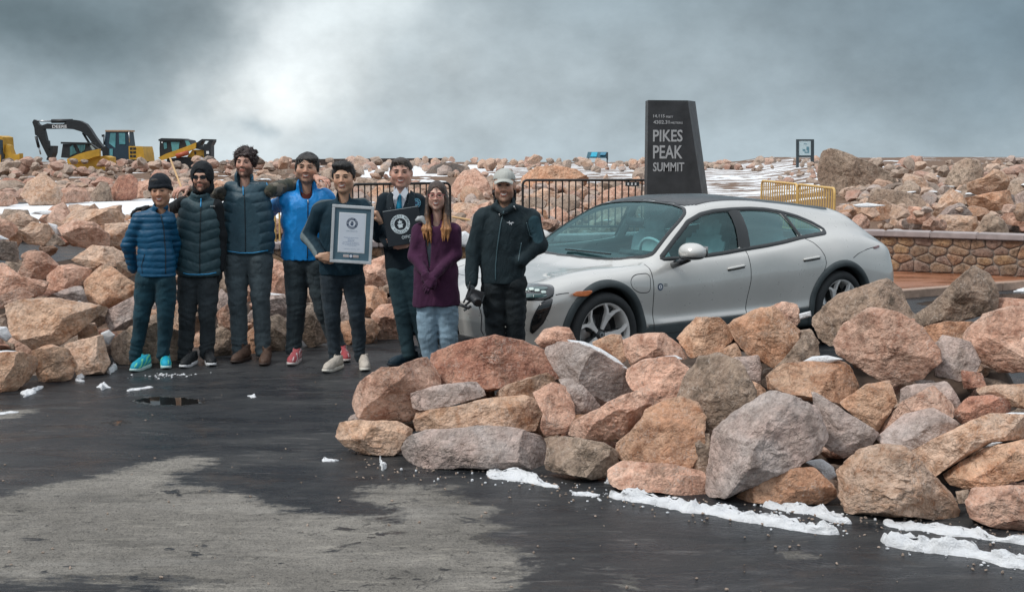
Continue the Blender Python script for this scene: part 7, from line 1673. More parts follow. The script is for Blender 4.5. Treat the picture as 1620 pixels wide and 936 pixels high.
# ---------------------------------------------------------------- hands and shoes
def hand(P, wrist, direction, palm, thumb_side, curl=.5, spread=.06, scale=1.0, col=(.52, .30, .20), name=None, mat=None, fat=1.0, curls=None):
    """wrist: world point; direction: towards the finger tips; palm: outward palm normal; thumb_side: +1/-1"""
    d = np.array(direction, float); d /= np.linalg.norm(d); n = np.array(palm, float); n -= d * (n @ d); n /= np.linalg.norm(n); w = np.cross(n, d) * thumb_side
    v = Vol((-.03, -.075, -.05), (.205, .075, .11), .0036)
    bases = [(.088, .030), (.093, .0105), (.088, -.0095), (.078, -.028)]; Ls = [(.040, .026, .021), (.044, .030, .022), (.041, .027, .021), (.032, .021, .018)]
    v.chain([(-.02, 0, 0), (.012, 0, 0)], [.024, .025], .72 * 1.0, .01)
    for (bx, by), r_ in zip(bases, (.0135, .014, .0135, .0125)): v.cone((.008, by * .6, 0), (bx, by, 0), .0155 * fat, r_ * fat, k=.012)
    for i, ((bx, by), L) in enumerate(zip(bases, Ls)):
        cu = (curls[i] if curls else curl) * (1 + .08 * (i - 1.5)); a = 0; p = np.array([bx, by, 0.]); side = (1.5 - i) * spread
        rr = [.0098, .0088, .0080, .0068]
        for j in range(3):
            a += cu * (.85 if j == 0 else 1.1); q = p + L[j] * np.array([math.cos(a) * math.cos(side), math.sin(side), math.sin(a)]); v.cone(p, q, rr[j] * fat, rr[j + 1] * fat, k=.004); p = q
    p0, p1, p2, p3 = (.015, .022, .004), (.045, .046, .014), (.072, .058, .026 + .02 * curl), (.094, .058, .036 + .03 * curl)
    v.chain([p0, p1, p2, p3], [.016 * fat, .0135 * fat, .0115 * fat, .0085 * fat], 1, .008)
    V, F = v.mesh(1); V = V * scale; Vw = V[:, :1] * d + V[:, 1:2] * w + V[:, 2:3] * n + np.array(wrist)
    if thumb_side < 0: pass
    if np.linalg.det(np.stack([d, w, n])) < 0: F = F[:, ::-1]
    if name: return P.add(name, Vw, F, mat, col)
    C = np.tile(np.array(col, float), (len(V), 1)); tip = np.clip((V[:, 0] - .06) / .1, 0, 1)[:, None] * .35; C = C * (1 - tip) + np.array(col) * [1.08, .8, .72] * tip
    P.bodyparts.append((Vw, F, C))
def shoe(P, x, ysole, yaw, up, sole, lace, kind='run', dy=0.0, scale=1.0, accent=None):
    """x, ysole: where the toe tip of the sole is seen"""
    toe = G(x, ysole); f = np.array([math.sin(yaw), -math.cos(yaw), 0]); rt = np.array([math.cos(yaw), math.sin(yaw), 0]); L = .285 * scale
    hl = toe - f * L; fr = lambda v: hl + np.outer(v[:, 1], f) * scale + np.outer(v[:, 0], rt) * scale + np.outer(v[:, 2], [0, 0, 1]) * scale
    sh = bpy.data.objects.new('shoe', None); COL.objects.link(sh); sh.parent = P.root; sh.location = tuple(hl - P.o)
    ht = .032 if kind != 'boot' else .03
    v = Vol((-.07, -.03, .0), (.07, .31, .16), .0045)
    v.chain([(0, .045, .06), (0, .12, .055), (.004, .21, .038), (.006, .245, .032)], [.036, .041, .043, .036], 1, .02); v.cone((0, .050, .06), (0, .052, .125 if kind == 'boot' else .10), .037, .040, k=.02); v.cone((0, .09, .075), (.002, .17, .055), .03, .034, k=.02)
    v.cut(lambda p: p[..., 2] - ht * .7); v.ell((0, .045, .14), (.032, .045, .055), .005, 's'); v.disp(lambda p: .0015 * fbm(p, 60, 2) * 2)
    V, F = v.mesh(1); C = colours(V, up)
    if accent is not None:
        m = np.clip((np.sin((V[:, 1] + V[:, 2] * 1.4) * 95) - .35) * 4, 0, 1)[:, None] * (np.abs(V[:, 0]) > .022)[:, None]; C = C * (1 - m) + np.array(accent) * m
    def rel(v): return fr(v) - hl + P.o
    P.add('shoe_upper', rel(V), F, F_LEATHER, C, parent=sh)
    a = np.linspace(0, 2 * math.pi, 40, endpoint=False); yy = .138 - .146 * np.cos(a); ww = (.040 + .010 * np.clip((yy - .12) / .1, 0, 1)) * np.abs(np.sin(a)) ** .65 * np.sign(np.sin(a)) + .004 * (yy > .15)
    rows = []
    for z_, g_ in ((0.001, .97), (.006, 1.03), (ht * .8, 1.04), (ht, .98), (ht, .5)):
        zz = z_ + (0.012 * np.clip((yy - .22) / .07, 0, 1) ** 2 if z_ < .02 else 0); rows.append(np.stack([ww * g_, .138 + (yy - .138) * (g_ if g_ > .6 else .9), np.full(40, 0.) + zz], 1))
    V = np.array(rows); idx = np.arange(200).reshape(5, 40); nx_ = np.roll(idx, -1, 1); Q = np.stack([idx[:-1], nx_[:-1], nx_[1:], idx[1:]], -1).reshape(-1, 4)[:, ::-1]
    P.add('sole', rel(V.reshape(-1, 3)), Q, F_LEATHER, sole, parent=sh)
    for k in range(4):
        y_ = .115 + k * .024; z_ = .103 - k * .012 if kind != 'low' else .097 - k * .012
        bm = bmesh.new(); pts = rel(np.array([(u * .022, y_ + .004 * (k % 2), z_ - .010 * abs(u) ** 2 * 1.2 - .004) for u in np.linspace(-1, 1, 7)])) - P.o
        bm_tube(bm, [Vector(q) for q in pts], .0034, 5); me_ = obj_bm('lace', bm, lace, sh, smooth=True)
def trousers(P, hips, knees, ankles, rad, col, mat, ztop, paint=(), fold=.010, name='trousers', cuff=0, seed=0., sy=1.0):
    pts = [P.p(*q) for q in (*hips, *knees, *ankles)]; v = vol_for(pts + [np.array([pts[0][0], pts[0][1], ztop])], .16, .0075)
    H = [P.p(*h) for h in hips]; rh, rk, ra = [P.r(q) for q in rad]
    v.cone(H[0] + [0, 0, .04], H[1] + [0, 0, .04], rh * .96, rh * .96, .8, .03)
    v.cone((H[0] + H[1]) / 2 + [0, 0, .05], (H[0] + H[1]) / 2 + [0, 0, ztop - H[0][2]], rh * 1.25, rh * 1.3, .62, .03)
    for h, kn, an in zip(H, [P.p(*q) for q in knees], [P.p(*q) for q in ankles]):
        mid = (h + kn) / 2 + [0, .01, 0]; calf = kn * .6 + an * .4 + [0, .02, 0]
        v.chain([h, mid, kn, calf, an], [rh, rh * .5 + rk * .55, rk, (rk + ra) / 2 * 1.02, ra], 1, .012)
    zk = P.p(*knees[0])[2]; za = P.p(*ankles[0])[2]
    def f(q):
        z = q[:, 2]; w1 = np.exp(-((z - zk) / .09) ** 2); w2 = np.exp(-((z - za - .05) / .09) ** 2); w3 = np.exp(-((z - H[0][2] + .05) / .08) ** 2)
        n = fbm(q * [1, 1, 2.2], 8, 3, seed); crease = np.sin((z + .35 * np.sin(q[:, 0] * 16 + seed) * .09 + .11 * vnoise(q, 9, seed)) * 95)
        return fold * (n * 1.2) + fold * .38 * crease * (w1 * .6 + w2 * 1.1 + w3 * .4)
    v.disp(f); za2 = min(P.p(*a)[2] for a in ankles); v.cut(lambda p: p[..., 2] - za2 + .035); v.cut(lambda p: ztop - p[..., 2])
    V, F = v.mesh(1); C = colours(V, col, paint); wear = np.exp(-((V[:, 2] - (H[0][2] + zk) / 2) / .14) ** 2) * np.clip(-(V[:, 1] - P.Y) / .05, 0, 1)
    C = C * (1 + (.55 if mat is F_DENIM else .12) * wear[:, None] * (.6 + vnoise(V, 14)[:, None]))
    return P.add(name, V, F, mat, C)
def garment(P, name, torso, arms, hem, mat, col, res=.007, disp=(), paint=(), k=.03, neck=None, extra=None, sy=.62, cutf=None, drape=True, topcut=None):
    """torso: [(px, py, half width px, dy)], arms: list of ([(px,py,dy)...],[radius m...])"""
    T = [P.p(t[0], t[1], t[3] if len(t) > 3 else 0) for t in torso]; Rr = [P.r(t[2]) for t in torso]; A = [[P.p(*q) for q in a[0]] for a in arms]
    allp = [t + [s_ * r_, 0, 0] for t, r_ in zip(T, Rr) for s_ in (-1, 1)] + [q for a in A for q in a] + [P.p(torso[0][0], torso[0][1] - 45)]; v = vol_for(allp, .13, res)
    zh = P.p(torso[-1][0], hem)[2]
    for i in range(len(T) - 1): v.cone(T[i], T[i + 1], Rr[i], Rr[i + 1], sy, .03)
    v.cut(lambda p: p[..., 2] - zh)
    for a, (_, rr) in zip(A, arms): v.chain(a, rr, 1, k)
    if extra: extra(v)
    for f in disp: v.disp(f)
    if neck: v.cone(P.p(*neck[0]), P.p(*neck[1]), neck[2], neck[3], 1, .008, 's')
    if cutf: v.cut(cutf)
    V, F = v.mesh(1); C = colours(V, col, paint); o = P.add(name, V, F, mat, C)
    P.dr = Drape(V, F) if drape else None; P.gV = V
    return o
def finish(P, inner):
    """one continuous skin body: head and neck, trunk, limbs (slim under the clothes) and hands in one mesh"""
    pts = [q for a, _ in inner for q in a]; v = vol_for(pts, .10, .014)
    for a, rr in inner: v.chain(a, rr, 1, .03)
    V, F = v.mesh(1); parts = P.bodyparts + [(V, F, colours(V, P.skin))]
    vs, fs, cs, n = [], [], [], 0
    for a, b, c in parts: vs.append(a); fs.append(np.asarray(b) + n); cs.append(c); n += len(a)
    P.add('body', np.vstack(vs), np.vstack(fs), M_SKIN, np.vstack(cs))
def inner_of(P, sh, arms, hips, knees, ankles, neck, chest):
    q = lambda *a: P.p(*a)
    L = [([q(*neck) + [0, .03, 0], q(*chest) + [0, .03, 0], (q(*hips[0]) + q(*hips[1])) / 2 + [0, .02, .06]], [.040, .065, .050])]
    for a in arms: L.append(([q(*chest) + [0, .03, 0]] + [q(*x) for x in a], [.04] + [.032] * (len(a) - 1) + [.026]))
    for h, k_, a in zip(hips, knees, ankles): L.append(([q(*h), q(*k_), q(*a)], [.055, .035, .028]))
    return L
def card_text(P, name, body, at, w, h, mat, align=None, roll=0.0, yawm=None):
    """small flat lettering laid on cloth, centred at a draped point"""
    o = text_mesh(name, body, 1, mat, P.root, extrude=.0); v = np.empty(len(o.data.vertices) * 3, np.float32); o.data.vertices.foreach_get('co', v); v = v.reshape(-1, 3); mn, mx = v.min(0), v.max(0)
    x = ((v[:, 0] - mn[0]) / (mx[0] - mn[0]) - .5) * w; z = ((v[:, 1] - mn[1]) / (mx[1] - mn[1]) - .5) * h; c, s_ = math.cos(roll), math.sin(roll)
    W_ = np.stack([x * c - z * s_, np.zeros_like(x), x * s_ + z * c], 1)
    if yawm is not None: W_ = W_ @ np.array(yawm).T
    o.data.vertices.foreach_set('co', (W_ + (at - P.o)).astype(np.float32).ravel()); o.data.update(); return o
ZIPM = plain('zip_dark', (.012, .016, .02), .4); ZIPB = plain('zip_blue', (.03, .30, .60), .4); M_LACEW = plain('lace_white', (.6, .6, .58), .8); M_LACEB = plain('lace_black', (.02, .02, .02), .8); M_LACEC = plain('lace_cyan', (.02, .45, .55), .7); M_LACEN = plain('lace_navy', (.02, .035, .05), .7)
SK1, SK2, SK3, SK4, SK5, SK6, SK7, SK8 = (.50, .285, .185), (.54, .33, .24), (.56, .33, .25), (.50, .30, .21), (.52, .32, .215), (.55, .32, .245), (.60, .39, .31), (.52, .315, .225)
def zipline(P, pts, mat=ZIPM, r=.004, name='zip', lift=.001, n=26):
    if P.dr: return P.tube(name, P.dr.line(pts, lift, n), r, mat)
# ---- 1: blue puffer jacket, black beanie
P = Person('laughing man in a bright blue puffer jacket and black beanie, first on the left', 10.28, 244); P.skin = SK1
put_head(P, 253.5, 326, dict(beard=.18, full=.2, ws=1.0), 1.06, yaw=.10, roll=-.06, pitch=.03, skin=SK1); hair(P, (.018, .014, .012), 'short', loose=False); hat(P, 'beanie', (.012, .016, .022), F_WOOL)
BL = (.003, .070, .150)
aL = [(220, 350, 0), (203, 388, .02), (211, 424, .10)]; aR = [(266, 350, 0), (276, 385, .12), (272, 420, .16)]
garment(P, 'puffer_jacket', [(244, 350, 21), (244, 375, 25), (247, 408, 28), (248, 434, 30)], [(aL, [.066, .056, .046]), (aR, [.062, .052, .045])], 436, F_NYL, BL,
        disp=[quilt(.0095, .054, .0, P.p(247, 400)[0])], paint=[(P.p(238, 333, -.12), P.p(270, 338, -.12), .04, (.004, .05, .12)), (P.p(251, 334, -.2), P.p(251, 440, -.2), .02, (.004, .045, .11))], extra=lambda v: (v.cone(P.p(222, 346), P.p(266, 346), .060, .060, .8, .03), v.cone(P.p(253, 344, .02), P.p(254, 328, .0), .072, .064, 1, .02)), neck=((254, 336, -.01), (254, 305, -.03), .047, .052))
zipline(P, [(254, 338), (259, 360), (262, 400), (262, 433)]); zipline(P, [(229, 402), (224, 420), (225, 432)], r=.003, name='pocket_zip')
trousers(P, [(232, 446), (261, 446)], [(224, 500), (262, 503)], [(213, 566, .0), (257, 563)], (17.5, 12.8, 9.3), (.008, .036, .052), F_DENIM, P.p(247, 428)[2], seed=1)
shoe(P, 208, 589, -.25, (.01, .30, .42), (.45, .62, .60), M_LACEC, accent=(.20, .62, .30)); shoe(P, 262, 584.5, .28, (.01, .32, .46), (.45, .62, .60), M_LACEC, accent=(.15, .55, .30))
finish(P, inner_of(P, None, [aL, aR], [(232, 446), (261, 446)], [(224, 500), (262, 503)], [(213, 566), (257, 563)], (254, 335), (247, 360)))
# ---- 2: black hood, sunglasses, dark vest
P = Person('man in a black hood and sunglasses wearing a dark quilted vest, second from the left', 10.5, 312); P.skin = SK2
put_head(P, 317, 303, dict(beard=1.0, full=.35, brows=0, eyes=0, mus=1.4, ws=1.0), 1.0, yaw=.0, skin=SK2, smile=0)
hat(P, 'hood', (.010, .013, .016), F_SOFT); to, B, Mn, org, sc = P.head
v = Vol((-.11, -.13, -.02), (.11, .13, .16), .005); v.ell((0, .012, .05), (.084, .102, .094), .01); v.cut(lambda p: p[..., 2] - .040); V, F = v.mesh(1); P.add('beanie', to(V), F, F_WOOL, (.010, .013, .018))
M_SHADE = plain('sunglass_lens', (.006, .009, .012), .18, spec=.4)
for s_ in (-1, 1):
    bm = bmesh.new(); pts = [(s_ * .034 + .027 * math.cos(a), .019 * math.sin(a) * (1 if math.sin(a) > 0 else .95)) for a in np.linspace(0, 2 * math.pi, 20, endpoint=False)]
    bm_prism(bm, [Vector(to(np.array([x * 1.0, -.108 + .30 * x * x * 8, .010 + z])) - P.o) for x, z in pts], (0, .004, 0)); obj_bm('sunglass_lens', bm, M_SHADE, P.root, smooth=False)
P.tube('sunglass_bridge', [to(np.array([u * .012, -.110, .018])) for u in (-1, 0, 1)], .003, M_BLACKPLASTIC)
for s_ in (-1, 1): P.tube('sunglass_arm', [to(np.array(q)) for q in ((s_ * .060, -.092, .018), (s_ * .078, -.04, .016), (s_ * .082, .01, .012))], .003, M_BLACKPLASTIC)
VD = (.029, .064, .078); aL = [(290, 322, .03), (262, 334, .22), (235, 334, .10)]; aR = [(341, 326, 0), (349, 372, .03), (349, 424, .02)]
garment(P, 'hoodie_sleeves', [(315, 352, 22), (315, 370, 22), (315, 425, 25)], [(aL, [.062, .052, .044]), (aR, [.060, .050, .040])], 432, F_SOFT, (.010, .013, .016), disp=[folds(.007, 10, 3)], drape=False)
hand(P, P.p(232, 329, -.10), (-.78, -.55, -.10), (-.1, -.1, -1), -1, curl=.45, scale=.92, name='glove', mat=F_SOFT, col=(.010, .012, .014), fat=1.2)
hand(P, P.p(348, 424, .02), (0, -.1, -1), (-1, 0, 0), 1, curl=.5, name='glove', mat=F_SOFT, col=(.010, .012, .014), fat=1.15)
garment(P, 'quilted_vest', [(315, 342, 32), (314, 360, 34), (314, 395, 34.5), (314, 426, 35.5)], [], 435, F_NYL, VD, disp=[quilt(.0125, .088, -.30, P.p(315, 300)[0])], paint=[(P.p(290, 438, 0), P.p(345, 438, 0), .16, (.015, .16, .34), .001)] if False else [(P.p(303, 305, -.1), P.p(318, 314, -.12), .018, (.02, .19, .42)), (P.p(318, 314, -.12), P.p(332, 305, -.1), .018, (.02, .19, .42))],
        extra=lambda v: (v.cone(P.p(297, 324), P.p(336, 324), .060, .060, .85, .03), v.cone(P.p(317, 322, .02), P.p(317, 309, 0), .080, .078, 1, .02)), neck=((317, 316, -.01), (317, 290, -.02), .060, .066))
zipline(P, [(318, 316), (317, 350), (316, 400), (316, 433)], ZIPM); P.tube('zip_pull', P.dr.line([(318, 314), (317.5, 328)], .004, 6), .0055, ZIPB); P.tube('hem_piping', P.dr.line([(290, 432), (300, 434.0), (314, 434.3), (330, 433.5), (342, 431)], .001, 30), .0045, ZIPB); P.tube('arm_piping', P.dr.line([(279, 318), (276, 335), (279, 352)], .001, 12), .004, ZIPB)
card_text(P, 'chest_print', 'OUTDOOR' if False else 'ooooooo', P.dr.at(334, 326, .004), P.r(12), P.r(1.6), M_WHITE) if P.dr.at(334, 326) is not None else None
trousers(P, [(298, 446), (329, 446)], [(296, 500), (328, 500)], [(292, 562), (327, 560)], (17.5, 13.5, 11.2), (.028, .036, .041), F_DENIM, P.p(314, 428)[2], seed=2)
shoe(P, 287, 583, -.18, (.012, .014, .016), (.62, .63, .64), M_LACEB, 'low'); shoe(P, 335, 580, .35, (.012, .014, .016), (.62, .63, .64), M_LACEB, 'low')
finish(P, inner_of(P, None, [aL, aR], [(298, 446), (329, 446)], [(296, 500), (328, 500)], [(292, 562), (327, 560)], (317, 312), (315, 345)))
# ---- 3: tall, curly hair, dark vest over camouflage sleeves
P = Person('tall curly haired man in a dark quilted vest with camouflage sleeves and grey jeans', 10.68, 392); P.skin = SK3
put_head(P, 384, 279, dict(beard=.9, full=.45, squint=.5, browr=1.25, ws=1.06), 1.0, yaw=-.08, roll=.04, pitch=-.02, skin=SK3, smile=0); hair(P, (.028, .014, .012), 'curly')
CAMO = fabric('camouflage', .85, .5, 12, 1, .2)
aL = [(352, 306, 0), (322, 318, .20), (296, 300, .10)]; aR = [(426, 302, .0), (460, 294, .20), (500, 282, .14)]
def camo_cols(V):
    n = fbm(V * [1, 1, 1.6], 11, 3, 2.); m = fbm(V * [1, 1, 1.6], 13, 3, 31.); C = np.tile(np.array([.085, .075, .055]), (len(V), 1)); C[n > .10] = (.030, .030, .026); C[m > .16] = (.17, .15, .115); C[n < -.22] = (.05, .055, .04); return C
o = garment(P, 'camouflage_sleeves', [(392, 345, 25), (392, 360, 26), (392, 392, 28)], [(aL, [.066, .056, .044]), (aR, [.068, .064, .046])], 392, CAMO, (.1, .1, .1), disp=[folds(.009, 11, 5)], drape=False)
at_ = o.data.attributes['col']; cc_ = np.hstack([camo_cols(P.gV), np.ones((len(P.gV), 1))]).astype(np.float32); at_.data.foreach_set('color', cc_.ravel())
garment(P, 'quilted_vest', [(391, 328, 38), (392, 350, 40), (392, 375, 41), (392, 396, 41.5)], [], 400.5, F_NYL, (.027, .066, .090), disp=[quilt(.013, .092, -.22, P.p(391, 300)[0])],
        extra=lambda v: (v.cone(P.p(366, 298), P.p(414, 298), .066, .066, .85, .03), v.cone(P.p(386, 296, .02), P.p(386, 277, .01), .078, .078, 1, .02)), neck=((386, 292, -.03), (385, 262, -.06), .050, .064))
zipline(P, [(386, 292), (387, 320), (388, 360), (388, 398)]); P.tube('zip_pull', P.dr.line([(384.5, 294), (385, 309)], .004, 6), .0055, ZIPB); P.tube('hem_piping', P.dr.line([(360, 397), (380, 400), (400, 400), (424, 396)], .001, 30), .004, ZIPB)
P.tube('arm_piping', P.dr.line([(420, 284), (425, 300), (428, 318)], .001, 14), .0045, ZIPB); P.tube('arm_piping', P.dr.line([(351, 290), (348, 305), (347, 322)], .001, 14), .0045, ZIPB); P.tube('collar_piping', P.dr.line([(400, 268), (402, 276), (398, 284)], .001, 10), .004, ZIPB)
card_text(P, 'chest_print', 'ooooooo', P.dr.at(402, 290, .004), P.r(14), P.r(1.6), M_WHITE) if P.dr.at(402, 290) is not None else None
hand(P, P.p(296, 298, -.02), (-.55, -.75, -.10), (-.1, .05, -1), -1, curl=.55, scale=1.05, col=SK3, spread=.12)
hand(P, P.p(501, 281, .03), (.82, -.50, -.12), (0, .1, -1), 1, curl=.5, scale=1.05, col=SK3, spread=.10)
trousers(P, [(373, 410), (411, 410)], [(376, 475), (412, 474)], [(379, 556), (416, 557)], (21, 14.5, 12.2), (.064, .086, .097), F_DENIM, P.p(392, 392)[2], seed=3)
shoe(P, 367, 575.5, -.35, (.085, .05, .035), (.05, .035, .03), M_LACEB, 'boot'); shoe(P, 415, 579.5, .02, (.085, .05, .035), (.05, .035, .03), M_LACEB, 'boot')
finish(P, inner_of(P, None, [aL, aR], [(373, 410), (411, 410)], [(376, 475), (412, 474)], [(379, 556), (416, 557)], (386, 288), (392, 330)))
# ---- 4: bright blue windbreaker
P = Person('dark haired man in a bright blue windbreaker with red sneakers, fourth from the left', 10.80, 484); P.skin = SK4
put_head(P, 484, 289, dict(beard=.35, full=.4, squint=.45), 1.10, yaw=.05, roll=.03, skin=SK4, fat=.009); hair(P, (.014, .012, .011), 'sweep')
WB = (.006, .225, .60); aL = [(452, 318, 0), (428, 330, .28), (405, 330, .35)]; aR = [(518, 314, 0), (532, 360, .12), (520, 398, .10)]
garment(P, 'windbreaker', [(484, 338, 37), (484, 355, 37), (482, 385, 36), (481, 406, 35)], [(aL, [.074, .064, .05]), (aR, [.070, .060, .05])], 410, F_NYL, WB, disp=[folds(.011, 9, 7, (1, 1, .8)), folds(.004, 26, 2, (1, 1, .5))],
        extra=lambda v: (v.cone(P.p(456, 313), P.p(514, 311), .062, .062, .85, .03), v.cone(P.p(485, 308, .02), P.p(484, 294, .0), .094, .086, 1, .02)), neck=((485, 310, -.05), (484, 280, -.06), .050, .076))
zipline(P, [(487, 318), (487, 350), (487, 380), (486, 409)], ZIPM, .0045); P.tube('zip_pull', P.dr.line([(487, 313), (487.5, 322)], .004, 6), .005, M_STEEL)
v = vol_for([P.p(484, 300), P.p(484, 330)], .16, .006); v.cone(P.p(484, 322, -.005), P.p(484, 288, .015), .085, .062, .85); v.cone(P.p(484, 300, -.03), P.p(484, 270, -.05), .045, .070, 1, .006, 's'); v.disp(folds(.003, 20)); V, F = v.mesh(1); P.add('maroon_shirt', V, F, F_WOOL, (.085, .022, .018))
trousers(P, [(468, 420), (500, 420)], [(469, 484), (512, 488)], [(464, 553), (536, 552, .05)], (20, 15, 12.5), (.031, .044, .051), F_DENIM, P.p(482, 402)[2], seed=4)
shoe(P, 458, 579, -.12, (.36, .075, .085), (.55, .50, .48), M_LACEW, accent=(.6, .5, .5)); shoe(P, 548, 573.5, .30, (.36, .06, .07), (.55, .50, .48), M_LACEW, accent=(.6, .5, .5))
finish(P, inner_of(P, None, [aL, aR], [(468, 420), (500, 420)], [(469, 484), (512, 488)], [(464, 553), (536, 552)], (484, 300), (484, 345)))
# ---- 5: holds the framed certificate
P = Person('man in a navy fleece and white sneakers holding up the framed certificate', 10.25, 542); P.skin = SK5
put_head(P, 542, 305, dict(beard=.10, squint=.42), 1.06, yaw=-.05, roll=-.03, skin=SK5); hair(P, (.010, .009, .009), 'quiff')
NV = (.005, .026, .042); GR = (.075, .10, .11)
aL = [(505, 334, 0), (487, 374, .02), (508, 404, -.16)]; aR = [(578, 330, 0), (600, 372, .02), (594, 348, -.14)]
q = lambda *a: P.p(*a)
garment(P, 'fleece_jacket', [(543, 350, 34), (542, 370, 34), (541, 405, 34), (541, 428, 35)], [(aL, [.068, .058, .048]), (aR, [.066, .054, .042])], 434, F_SOFT, NV, disp=[folds(.008, 9, 9)],
        paint=[(q(528, 309, .0), q(496, 324, .0), .040, GR), (q(558, 308, .0), q(588, 324, .0), .034, GR), (q(490, 330, -.0), q(474, 372, .0), .036, GR), (q(474, 372, -.03), q(498, 402, -.17), .036, (.15, .19, .20))],
        extra=lambda v: (v.cone(q(512, 327), q(572, 324), .060, .060, .85, .03), v.cone(q(543, 324, .02), q(543, 309, .0), .068, .062, 1, .02)), neck=((543, 316, -.02), (542, 285, -.05), .046, .054))
P.tube('placket', P.dr.line([(546, 318), (546, 330)], .002, 6), .006, ZIPM); bm = bmesh.new(); pt_ = P.dr.at(549, 317, .006); bmesh.ops.create_icosphere(bm, subdivisions=2, radius=.006, matrix=Matrix.Translation(Vector(pt_ - P.o))); obj_bm('button', bm, ZIPM, P.root, smooth=True)
trousers(P, [(524, 444), (559, 444)], [(526, 503), (565, 502)], [(530, 566), (569, 563)], (18, 12.8, 9.2), (.018, .028, .037), F_DENIM, P.p(541, 426)[2], seed=5)
hand(P, P.p(505, 406, -.20), (.93, -.25, .02), (.1, 1, .05), 1, curl=.75, scale=1.0, col=SK5, spread=.02)
hand(P, P.p(601, 350, -.16), (-.35, -.25, .95), (-.75, .2, -.35), -1, curl=.95, scale=.95, col=SK5, spread=.02)
shoe(P, 512, 590, -.42, (.50, .45, .39), (.66, .63, .56), plain('lace_red', (.40, .13, .10), .7)); shoe(P, 577, 588, .15, (.50, .45, .39), (.66, .63, .56), bpy.data.materials['lace_red'])
finish(P, inner_of(P, None, [aL, aR], [(524, 444), (559, 444)], [(526, 503), (565, 502)], [(530, 566), (569, 563)], (543, 315), (542, 350)))
# framed certificate, held in both hands
YC = 9.98; cA, cB, cC, cD = W(525.9, 323, YC - .02), W(591.7, 327, YC), W(588, 418.5, YC - .01), W(521.8, 414.3, YC - .03)
Cc = (cA + cB + cC + cD) / 4; ux = (cB - cA + cC - cD) / 2; uz = (cA - cD + cB - cC) / 2; cw, chh = np.linalg.norm(ux), np.linalg.norm(uz); ux /= cw; uz = uz - ux * (uz @ ux); uz /= np.linalg.norm(uz); un = np.cross(ux, uz)
cert = thing('framed_certificate', 'silver framed certificate with a grey mat held up in front of the navy fleece', 'framed certificate', tuple(Cc)); CM = Matrix(((ux[0], un[0], uz[0]), (ux[1], un[1], uz[1]), (ux[2], un[2], uz[2]))); cert.rotation_euler = CM.to_euler()
if un[1] < 0: CMs = -1
else: CMs = 1
# local: x right, z up, y away
M_FRM = plain('silver_frame', (.62, .65, .67), .35, metal=.2); M_MAT = plain('mat_board', (.085, .155, .20), .7); M_PAPER = plain('certificate_paper', (.66, .72, .80), .6, var=.03); M_INK = plain('blue_ink', (.05, .15, .30), .6); M_INKG = plain('grey_ink', (.25, .33, .42), .6)
def cbox(name, x0, x1, z0, z1, y0, y1, mat, bev=0.0):
    bm = bmesh.new(); bm_box(bm, ((x0 + x1) / 2, (y0 + y1) / 2, (z0 + z1) / 2), (x1 - x0, y1 - y0, z1 - z0)); return obj_bm(name, bm, mat, cert, bevel=bev)
fw = .024; cbox('frame_bar', -cw / 2, cw / 2, chh / 2 - fw, chh / 2, -.012, .01, M_FRM, .003); cbox('frame_bar', -cw / 2, cw / 2, -chh / 2, -chh / 2 + fw, -.012, .01, M_FRM, .003); cbox('frame_bar', -cw / 2, -cw / 2 + fw, -chh / 2 + fw, chh / 2 - fw, -.012, .01, M_FRM, .003); cbox('frame_bar', cw / 2 - fw, cw / 2, -chh / 2 + fw, chh / 2 - fw, -.012, .01, M_FRM, .003)
cbox('mat_board', -cw / 2 + fw, cw / 2 - fw, -chh / 2 + fw, chh / 2 - fw, -.003, .008, M_MAT)
px = cw / 66.
cbox('bevel_edge', -21.5 * px, 21.0 * px, -29.2 * px, 34.2 * px, -.0045, -.003, M_WHITE); cbox('certificate_sheet', -20.3 * px, 19.8 * px, -28 * px, 33 * px, -.0058, -.0045, M_PAPER)
def cring(r0, r1, cz, mat, nm='seal_ring', y=-.0068, cx=0.0):
    bm = bmesh.new(); bm_lathe(bm, [(r0, y), (r1, y)], 36); o = obj_bm(nm, bm, mat, cert); o.location = (cx, 0, cz); return o
def ctext(body, cx, cz, w, h, mat, par=cert, y=-.0066, nm='lettering'):
    o = text_mesh(nm, body, 1, mat, par, extrude=0); v = np.empty(len(o.data.vertices) * 3, np.float32); o.data.vertices.foreach_get('co', v); v = v.reshape(-1, 3); mn, mx = v.min(0), v.max(0)
    u = np.stack([cx + ((v[:, 0] - mn[0]) / (mx[0] - mn[0]) - .5) * w, np.full(len(v), y), cz + ((v[:, 1] - mn[1]) / (mx[1] - mn[1]) - .5) * h], 1); o.data.vertices.foreach_set('co', u.astype(np.float32).ravel()); o.data.update(); return o
